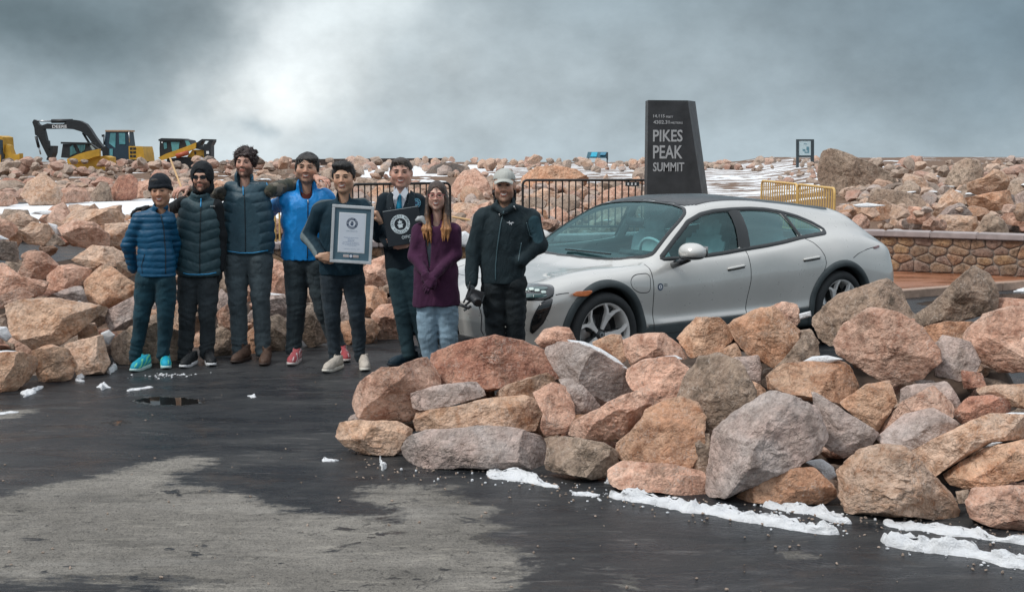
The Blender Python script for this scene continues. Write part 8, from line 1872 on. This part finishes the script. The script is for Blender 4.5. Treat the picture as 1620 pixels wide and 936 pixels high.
def seal(par, R_, cz, cx, y, ink, ground, words, lcol, nm='seal'):
    """round seal: dark ring with lettering round a small star and pedestal figure"""
    s_ = bpy.data.objects.new(nm, None); COL.objects.link(s_); s_.parent = par; s_.location = (cx, y, cz)
    def rg(r0, r1, yy, m): bm = bmesh.new(); bm_lathe(bm, [(r0, yy), (r1, yy)], 40); obj_bm('seal_ring', bm, m, s_)
    rg(.62 * R_, R_, 0, ink); rg(0, .60 * R_, -.0004, ground)
    n = len(words)
    for k, ch in enumerate(words):
        if ch == ' ': continue
        a = math.pi * 1.06 - (k + .5) / n * 2 * math.pi
        o = text_mesh('seal_letter', ch, .34 * R_, lcol, s_, extrude=0, align='CENTER'); M_ = Matrix.Translation((.72 * R_ * math.cos(a), -.0010, .72 * R_ * math.sin(a))) @ Matrix.Rotation(-(a - math.pi / 2), 4, 'Y') @ Matrix.Rotation(R(90), 4, 'X')
        o.data.transform(M_)
    st = [( (.20 if k % 2 else .42) * R_ * math.sin(k * math.pi / 5) * .62, .22 * R_ + (.20 if k % 2 else .42) * R_ * math.cos(k * math.pi / 5) * .62) for k in range(10)]
    for nm_, pts in (('star', st), ('figure', [(-.30 * R_, .0), (.30 * R_, .0), (.30 * R_, -.09 * R_), (.20 * R_, -.12 * R_), (.20 * R_, -.36 * R_), (-.20 * R_, -.36 * R_), (-.20 * R_, -.12 * R_), (-.30 * R_, -.09 * R_)])):
        bm = bmesh.new(); bm.faces.new([bm.verts.new((x, -.0009, z)) for x, z in pts]); bmesh.ops.triangulate(bm, faces=bm.faces[:]); obj_bm(nm_, bm, lcol if nm == 'seal_dark' else ink, s_)
seal(cert, 9.0 * px, 17.5 * px, -.6 * px, -.0064, M_NAVYP, M_PAPER, 'GUINNESS WORLD RECORDS ', M_PAPER)
ctext('CERTIFICATE', -.6 * px, 5.3 * px, 18 * px, 1.9 * px, M_INKG)
for i, (tx, w_) in enumerate([('The greatest altitude change', 23), ('achieved in an', 11), ('electric car', 10), ('was achieved by the team from', 25), ('USA in Colorado, United States', 27), ('on 29 September 2021', 18)]): ctext(tx, -1.2 * px, (-5.2 - i * 2.45) * px, w_ * px, 1.6 * px, M_INK)
ctext('OFFICIALLY AMAZING', -2 * px, -23.2 * px, 18 * px, 1.1 * px, M_INKG); ctext('2021', 11 * px, -23.0 * px, 4 * px, 1.4 * px, M_INKG)
cbox('caption_plate', -12.2 * px, 12.2 * px, -36.5 * px, -32.6 * px, -.006, -.003, plain('pale_pink_plate', (.62, .53, .50), .5)); cring(0, 3.6 * px, -34.4 * px, M_NAVYP, 'plate_seal', -.0066); cring(0, 2.4 * px, -34.4 * px, M_PAPER, 'plate_seal', -.0072)
for x_ in (-8, 8): ctext('RECORD', x_ * px, -34.4 * px, 6 * px, 1.3 * px, M_INKG, y=-.0064)
# ---- 6: dark suit and folder
P = Person('man in a dark suit with a cyan tie holding a black folder', 10.32, 634); P.skin = SK6
put_head(P, 634, 297, dict(beard=.08, squint=.5), 1.06, yaw=.05, skin=SK6, fat=.004); hair(P, (.030, .018, .012), 'short')
SU = (.009, .018, .026); aL = [(609, 318, 0), (598, 360, -.02), (616, 386, -.16)]; aR = [(662, 318, 0), (670, 362, -.02), (640, 384, -.22)]
zt = P.p(631, 352)[2]; zc = P.p(634, 298)[2]; xm = P.p(631.5, 352)[0]
def vcut(p): # opening of the jacket, a wedge on the front
    f = np.clip((p[..., 2] - zt) / (zc - zt), -.2, 1.3); return np.maximum(np.abs(p[..., 0] - xm - .012 * f) - .078 * f, (p[..., 1] - (P.Y - .035)))
garment(P, 'suit_jacket', [(634, 342, 30), (634, 355, 29), (634, 390, 26), (636, 424, 27)], [(aL, [.066, .057, .045]), (aR, [.064, .055, .045])], 426, F_WOOL, SU, disp=[folds(.006, 8, 4)],
        extra=lambda v: (v.cone(P.p(614, 317), P.p(656, 316), .058, .058, .85, .03), v.cone(P.p(635, 312, .03), P.p(635, 300, .03), .070, .062, 1, .02)), neck=((634, 310, -.03), (634, 285, -.05), .045, .060), cutf=vcut)
sh_dr = P.dr
v = vol_for([P.p(634, 290), P.p(634, 370)], .20, .007); v.cone(P.p(634, 330, .01), P.p(634, 372, .01), P.r(25), P.r(22), .60); v.cone(P.p(634, 322, 0), P.p(634, 298, .005), .066, .060, 1, .03); v.cone(P.p(634, 300, -.03), P.p(634, 280, -.04), .048, .060, 1, .006, 's'); V, F = v.mesh(1); P.add('white_shirt', V, F, F_WOOL, (.66, .70, .76)); P.dr = Drape(V, F)
L = P.dr.line([(632.5, 305), (632, 315), (631, 330), (630, 350)], .006, 12)
bm = bmesh.new(); ws = np.interp(np.linspace(0, 1, len(L)), [0, .12, .16, .6, 1], [.020, .016, .015, .028, .036]); a_ = [bm.verts.new(Vector(p - P.o + [-w, 0, 0])) for p, w in zip(L, ws)]; b_ = [bm.verts.new(Vector(p - P.o + [0, -.006, 0])) for p, w in zip(L, ws)]; c_ = [bm.verts.new(Vector(p - P.o + [w, 0, 0])) for p, w in zip(L, ws)]
for i in range(len(L) - 1): bm.faces.new((a_[i], b_[i], b_[i + 1], a_[i + 1])); bm.faces.new((b_[i], c_[i], c_[i + 1], b_[i + 1]))
o = obj_bm('tie', bm, plain('cyan_silk', (.012, .25, .42), .4), P.root, smooth=True); md = o.modifiers.new('t', 'SOLIDIFY'); md.thickness = .004
for s_, pts in ((-1, [(627, 297), (621, 305), (626, 316), (632, 307)]), (1, [(641, 296), (646, 304), (640, 315), (633, 307)])):
    pp = [P.p(x, y, -.085 - (.012 if i in (2, 3) else 0)) for i, (x, y) in enumerate(pts)]; bm = bmesh.new(); bm_prism(bm, [Vector(q_ - P.o) for q_ in pp], (0, .006, 0)); obj_bm('shirt_collar', bm, plain('shirt_white', (.68, .72, .78), .8) if 'shirt_white' not in bpy.data.materials else bpy.data.materials['shirt_white'], P.root)
P.dr = sh_dr
M_LAPEL = plain('lapel_cloth', (.014, .026, .036), .8); M_PALE = plain('pale_trim', (.45, .50, .52), .7)
for s_, inner, outer in ((-1, [(619, 303), (622, 325), (629, 350)], [(612, 309), (611, 328), (626, 350)]), (1, [(649, 301), (645, 325), (634, 350)], [(656, 306), (658, 326), (637, 350)])):
    A_ = P.dr.line([(x - s_ * -1.5, y) for x, y in inner], .006, 9); B_ = P.dr.line(outer, .006, 9); n_ = min(len(A_), len(B_))
    if n_ > 2:
        A_ = [P.p(*np.array([np.interp(t, [0, .5, 1], [q_[0] for q_ in inner]), np.interp(t, [0, .5, 1], [q_[1] for q_ in inner])]), -.105 + .02 * abs(t - .5)) for t in np.linspace(0, 1, 9)]
        B_ = [ (P.dr.at(np.interp(t, [0, .5, 1], [q_[0] for q_ in outer]), np.interp(t, [0, .5, 1], [q_[1] for q_ in outer]), .008)) for t in np.linspace(0, 1, 9)]
        if all(b is not None for b in B_):
            bm = bmesh.new(); a1 = [bm.verts.new(Vector(p - P.o)) for p in A_]; b1 = [bm.verts.new(Vector(p - P.o)) for p in B_]
            for i in range(8): bm.faces.new((a1[i], b1[i], b1[i + 1], a1[i + 1]))
            o = obj_bm('lapel', bm, M_LAPEL, P.root); md = o.modifiers.new('t', 'SOLIDIFY'); md.thickness = .005
for a, b in (((615, 316), (618.5, 330)), ((654, 313), (645.5, 323))):
    L = P.dr.line([a, b], .012, 6); P.tube('lapel_edging', L, .0038, M_PALE)
trousers(P, [(628, 430), (646, 430)], [(636, 492), (660, 492)], [(646, 560), (676, 556)], (17.5, 13.5, 10.5), (.030, .062, .075), F_WOOL, P.p(634, 418)[2], seed=6, fold=.007)
hand(P, P.p(644, 386, -.24), (-.97, -.10, -.05), (-.1, .95, .2), 1, curl=.5, scale=1.05, col=SK6, spread=.05, curls=[.35, .5, .6, .7])
hand(P, P.p(616, 388, -.12), (-.12, -.30, .95), (.6, .45, .1), 1, curl=.75, scale=.98, col=SK6, spread=.03)
shoe(P, 613, 580, -1.05, (.012, .030, .045), (.012, .02, .03), M_LACEN, 'low', scale=1.05); shoe(P, 668, 574, .2, (.012, .030, .045), (.012, .02, .03), M_LACEN, 'low')
finish(P, inner_of(P, None, [aL, aR], [(628, 430), (646, 430)], [(636, 492), (660, 492)], [(646, 560), (676, 556)], (634, 305), (634, 345)))
def badge_on(parent, at, rad, mat_ring, mat_in):
    s_ = bpy.data.objects.new('blazer_badge', None); COL.objects.link(s_); s_.parent = parent; s_.location = tuple(at - np.array(parent.location))
    for r0, r1, y, m in ((0, rad, 0, mat_ring), (.55 * rad, .9 * rad, -.001, M_NAVYP), (0, .35 * rad, -.0015, M_NAVYP)):
        bm = bmesh.new(); bm_lathe(bm, [(r0, y), (r1, y)], 30); obj_bm('badge_ring', bm, m, s_)
    s_.rotation_euler = (0, 0, .12)
    for k in range(10):
        a = k * .628; bm = bmesh.new(); bm_box(bm, (.73 * rad * math.cos(a), -.002, .73 * rad * math.sin(a)), (.16 * rad, .001, .16 * rad)); obj_bm('badge_letter', bm, mat_ring, s_)
M_BADGE = plain('badge_cyan', (.18, .48, .62), .5); pt_ = P.dr.at(658.5, 321, .012)
badge_on(P.root, pt_ if pt_ is not None else P.p(658.5, 321, -.15), P.r(7.2), M_BADGE, M_WHITE)
# the folder he holds
YB = 10.03; fA, fB, fC, fD = W(605, 334, YB), W(662, 325, YB + .05), W(670, 382, YB + .02), W(614, 391, YB - .03); Fc = (fA + fB + fC + fD) / 4; ux = (fB - fA + fC - fD) / 2; uz = (fA - fD + fB - fC) / 2; w_f, h_f = np.linalg.norm(ux), np.linalg.norm(uz); ux /= w_f; uz -= ux * (uz @ ux); uz /= np.linalg.norm(uz); un = np.cross(uz, ux) if np.cross(uz, ux)[1] > 0 else -np.cross(uz, ux)
fold_ = thing('folder', 'black folder with a round white seal held tilted by the suited man', 'folder', tuple(Fc)); fold_.rotation_euler = Matrix(((ux[0], un[0], uz[0]), (ux[1], un[1], uz[1]), (ux[2], un[2], uz[2]))).to_euler()
bm = bmesh.new(); bm_box(bm, (0, 0, 0), (w_f, .014, h_f)); obj_bm('cover', bm, plain('folder_black', (.008, .014, .02), .45), fold_, bevel=.003)
bm = bmesh.new(); bm_box(bm, (0, 0, h_f / 2 - .006), (w_f * .98, .0165, .003)); obj_bm('page_edge', bm, M_PALE, fold_)
rs_ = 15.4 * w_f / 57.5; M_SEALW = plain('seal_white', (.62, .72, .75), .6); M_SEALD = plain('seal_dark_ink', (.01, .02, .03), .6)
seal(fold_, rs_, h_f * .07, -w_f * .07, -.0085, M_SEALW, bpy.data.materials['folder_black'], 'GUINNESS WORLD RECORDS ', M_SEALD, 'seal_dark')
for o in [c for c in bpy.data.objects if c.parent and c.parent.name.startswith('seal_dark') and (c.name.startswith('star') or c.name.startswith('figure'))]: o.data.materials.clear(); o.data.materials.append(M_SEALW)
ctext('OFFICIALLY', w_f * .16, -h_f * .30, w_f * .50, h_f * .085, M_SEALW, fold_, -.0085); ctext('AMAZING', w_f * .26, -h_f * .41, w_f * .32, h_f * .075, M_SEALW, fold_, -.0085)
# ---- 7: woman in a purple cardigan
P = Person('smiling woman with long brown hair, red glasses and a purple cardigan', 9.45, 690); P.skin = SK7
put_head(P, 690, 332.5, dict(ws=1.0, brow=(.09, .05, .035), squint=.55, browr=.8), .95, yaw=-.03, skin=SK7, female=True); hair(P, (.050, .030, .022), 'long', (.40, .19, .075))
to, B, Mn, org, sc = P.head; M_RED = plain('red_glasses', (.36, .045, .06), .35)
for s_ in (-1, 1):
    pts = [to(np.array([s_ * .033 + .0255 * math.cos(a) , -.112 + 4.5 * (s_ * .033 + .0255 * math.cos(a)) ** 2 * 1.2, .006 + (.0185 if math.sin(a) > 0 else .0175) * math.copysign(abs(math.sin(a)) ** .7, math.sin(a))])) for a in np.linspace(0, 2 * math.pi, 24, endpoint=False)]
    bm = bmesh.new(); bm_tube(bm, [Vector(q_ - P.o) for q_ in pts], .0020, 6, closed=True); obj_bm('glasses_rim', bm, M_RED, P.root, smooth=True)
    P.tube('glasses_arm', [to(np.array(q_)) for q_ in ((s_ * .058, -.095, .012), (s_ * .072, -.05, .012))], .002, M_RED)
P.tube('glasses_bridge', [to(np.array([u * .009, -.113, .010])) for u in (-1, 0, 1)], .0018, M_RED)
PU = (.060, .018, .050); aL = [(661, 366, 0), (656, 405, -.02), (674, 434, -.17)]; aR = [(719, 366, 0), (721, 402, -.02), (682, 440, -.19)]
xo = P.p(678, 380)[0]; zo = P.p(678, 352)[2]; zo2 = P.p(678, 425)[2]
def ccut(p):
    f = np.clip((p[..., 2] - zo2) / (zo - zo2), 0, 1.15); return np.maximum(np.abs(p[..., 0] - xo - .012 * (1 - f)) - .034 * f - .002 - .05 * np.clip(f - .9, 0, 1), p[..., 1] - (P.Y - .04))
garment(P, 'cardigan', [(690, 378, 31), (690, 400, 30), (690, 430, 34), (690, 478, 38)], [(aL, [.056, .049, .036]), (aR, [.056, .049, .036])], 483, F_WOOL, PU, disp=[folds(.008, 8, 6), folds(.0035, 22, 1)],
        extra=lambda v: (v.cone(P.p(664, 362), P.p(716, 362), .047, .047, .85, .03), v.cone(P.p(690, 356, .03), P.p(690, 345, .03), .062, .056, 1, .02)), neck=((690, 352, -.04), (690, 328, -.06), .042, .056), cutf=ccut)
v = vol_for([P.p(690, 345), P.p(690, 440)], .2, .007); v.cone(P.p(688, 368, .02), P.p(688, 430, .02), P.r(24), P.r(24), .60); v.cone(P.p(690, 352, -.02), P.p(690, 330, -.04), .045, .06, 1, .006, 's'); v.disp(folds(.004, 12)); V, F = v.mesh(1); P.add('grey_shirt', V, F, F_WOOL, (.20, .25, .28))
dr_ = P.dr
v = vol_for([P.p(668, 352)], .10, .006); v.chain([P.p(659, 348, -.04), P.p(668, 346, -.07), P.p(674, 356, -.11)], [.012, .018, .008], 1, .01); v.chain([P.p(662, 345, .02), P.p(668, 346, -.06)], [.018, .016]); v.disp(folds(.003, 22)); V, F = v.mesh(1); P.add('grey_hood', V, F, F_WOOL, (.33, .35, .36))
hand(P, P.p(672, 433, -.19), (.45, -.15, -.9), (.2, .6, .1), 1, curl=.4, scale=.78, name='sleeve_cuff', mat=F_WOOL, col=PU, fat=1.6); hand(P, P.p(685, 439, -.20), (-.55, -.15, -.8), (.2, .6, .1), -1, curl=.4, scale=.78, name='sleeve_cuff', mat=F_WOOL, col=PU, fat=1.6)
trousers(P, [(677, 478), (705, 478)], [(677, 530), (709, 530)], [(684, 592), (712, 592)], (19, 15.5, 12), (.20, .29, .36), F_DENIM, P.p(690, 462)[2], seed=7)
shoe(P, 682, 624, -.15, (.30, .28, .26), (.5, .5, .48), M_LACEW, 'low', scale=.9); shoe(P, 716, 624, .15, (.30, .28, .26), (.5, .5, .48), M_LACEW, 'low', scale=.9)
finish(P, inner_of(P, None, [aL, aR], [(677, 478), (705, 478)], [(677, 530), (709, 530)], [(684, 592), (712, 592)], (690, 345), (690, 385)))
# ---- 8: photographer in a black softshell and grey cap
P = Person('bearded man in a black jacket and pale grey cap, standing in front of the car', 9.12, 797); P.skin = SK8
put_head(P, 797, 320, dict(ws=1.0, beard=.6, full=.2, squint=.5, mus=1.4, bcol=(.035, .022, .016)), 1.04, yaw=-.04, skin=SK8); hair(P, (.016, .011, .010), 'collar'); hat(P, 'cap', (.42, .43, .40), F_WOOL)
BK = (.011, .023, .029); aL = [(764, 346, 0), (749, 395, .0), (746, 446, -.06)]; aR = [(840, 346, 0), (852, 388, .02), (824, 412, -.07)]
q = lambda *a: P.p(*a)
garment(P, 'softshell_jacket', [(800, 366, 40), (799, 385, 38), (796, 415, 36), (795, 440, 35.5)], [(aL, [.072, .062, .048]), (aR, [.072, .064, .055])], 447, F_SOFT, BK, disp=[folds(.010, 8, 8), folds(.003, 24, 4)], paint=[(q(846, 352, -.06), q(852, 374, -.06), .055, (.030, .075, .095))],
        extra=lambda v: (v.cone(q(772, 340), q(832, 340), .060, .060, .85, .03), v.cone(q(799, 336, .02), q(799, 324, .01), .090, .082, 1, .02), v.chain([q(774, 332, .0), q(784, 326, -.06), q(797, 336, -.13), q(810, 328, -.07), q(824, 331, .01)], [.026, .024, .018, .026, .028], 1, .02)), neck=((799, 330, -.03), (798, 300, -.05), .048, .064))
zipline(P, [(793, 340), (803, 336)], ZIPM, .003); zl = plain('zip_grey', (.06, .11, .13), .4); P.tube('zip', P.dr.line([(797, 334), (792, 355), (787, 390), (784, 420), (784, 444)], .001, 30), .0045, zl); P.tube('pocket_zip', P.dr.line([(825, 384), (822, 400), (820, 414)], .001, 10), .0035, zl)
P.tube('patch_seam', P.dr.line([(833, 352), (838, 372), (843, 376)], .001, 10), .003, zl)
for a, b in (((813, 326), (816, 332)), ((790, 338), (791, 342))): P.tube('cord_lock', P.dr.line([a, b], .006, 4), .006, M_STEEL)
pt_ = P.dr.at(807, 353, .006)
if pt_ is not None:   # small white skeletal bird emblem
    k_ = P.r(1)
    for nm, pts in (('emblem_body', [(-6, 1.5), (-2.5, 1.5), (-1, 3.8), (.4, .8), (3.5, 2.0), (6.5, .6), (3, -.2), (2.4, -3.6), (.8, -1), (-1.4, -2.6), (-1.0, -.2), (-3.5, .2)]),):
        bm = bmesh.new(); bm.faces.new([bm.verts.new(Vector(pt_ - P.o) + Vector((x * k_, 0, y * k_))) for x, y in pts]); bmesh.ops.triangulate(bm, faces=bm.faces[:]); obj_bm(nm, bm, M_WHITE, P.root)
trousers(P, [(781, 452), (813, 452)], [(783, 505), (815, 503)], [(787, 590), (818, 590)], (20.5, 16.5, 13), (.009, .014, .017), F_SOFT, P.p(796, 436)[2], seed=8, fold=.012)
for c_ in ((826, 489), (770, 491)):
    v = vol_for([q(*c_)], .10, .007); v.ell(q(*c_, -.01), (.027, .06, .062), .01); v.disp(folds(.004, 16)); V, F = v.mesh(1); P.add('cargo_pocket', V, F, F_SOFT, (.009, .014, .017))
hand(P, P.p(746, 447, -.07), (.05, -.22, -1), (.9, .25, .1), 1, curl=.6, scale=1.02, name='glove', mat=F_SOFT, col=(.020, .028, .032), fat=1.18)
shoe(P, 784, 636, -.15, (.02, .02, .02), (.03, .03, .03), M_LACEB, 'boot'); shoe(P, 820, 636, .15, (.02, .02, .02), (.03, .03, .03), M_LACEB, 'boot')
finish(P, inner_of(P, None, [aL, [(840, 346, 0), (852, 388, .03), (836, 404, -.02)]], [(781, 452), (813, 452)], [(783, 505), (815, 503)], [(787, 590), (818, 590)], (799, 328), (799, 365)))
# the camera he holds
YQ = 8.98; c0 = W(750, 472, YQ); camr = thing('held_camera', 'black video camera with a small mount hanging from the gloved hand', 'camera', tuple(c0))
def kb_(name, px_, py_, w, h, d, rot, mat, dy=0.0, bev=.006):
    c = W(px_, py_, YQ) - c0; bm = bmesh.new(); bm_box(bm, (0, 0, 0), (w, d, h)); o = obj_bm(name, bm, mat, camr, bevel=bev); o.location = (c[0], dy, c[2]); o.rotation_euler = (0, rot, .3); return o
kb_('camera_body', 751, 468, .11, .10, .09, .35, M_BLACKPLASTIC); kb_('viewfinder', 745, 455, .05, .035, .05, .35, M_DARKGREY); kb_('grip', 758, 474, .045, .10, .07, .35, M_DARKGREY)
bm = bmesh.new(); bm_lathe(bm, [(0, -.09), (.032, -.09), (.036, -.07), (.034, -.03), (.038, 0)], 24); o = obj_bm('lens', bm, M_BLACKPLASTIC, camr, smooth=True); c = W(750, 470, YQ) - c0; o.location = (c[0], -.04, c[2]); o.rotation_euler = (.3, 0, .4)
bm = bmesh.new(); bm_lathe(bm, [(0, -.0905), (.026, -.0905)], 24); o = obj_bm('lens_glass', bm, M_GLOSSBLK, camr); o.location = (c[0], -.041, c[2]); o.rotation_euler = (.3, 0, .4)
def kt(name, pts, r, mat): bm = bmesh.new(); bm_tube(bm, [Vector(W(x, y, YQ + d_) - c0) for x, y, d_ in pts], r, 7); return obj_bm(name, bm, mat, camr, smooth=True)
kt('mount_arm', [(744, 476, -.05), (737, 482, -.06), (733, 486, -.06)], .009, M_BLACKPLASTIC); kt('mount_arm', [(741, 470, -.05), (736, 473, -.07), (733, 479, -.07)], .007, M_BLACKPLASTIC); kt('mount_clamp', [(727, 481, -.06), (733, 484, -.06), (741, 487, -.06), (745, 484, -.06)], .012, M_BLACKPLASTIC); kt('mount_knob', [(735, 488, -.06), (737, 491, -.06)], .014, M_DARKGREY)
kt('neck_strap', [(757, 480, -.02), (762, 500, -.01), (761, 522, .0), (765, 530, 0)], .004, M_BLACKPLASTIC); kt('neck_strap', [(744, 445, -.04), (742, 455, -.03), (744, 462, -.02)], .005, M_BLACKPLASTIC)
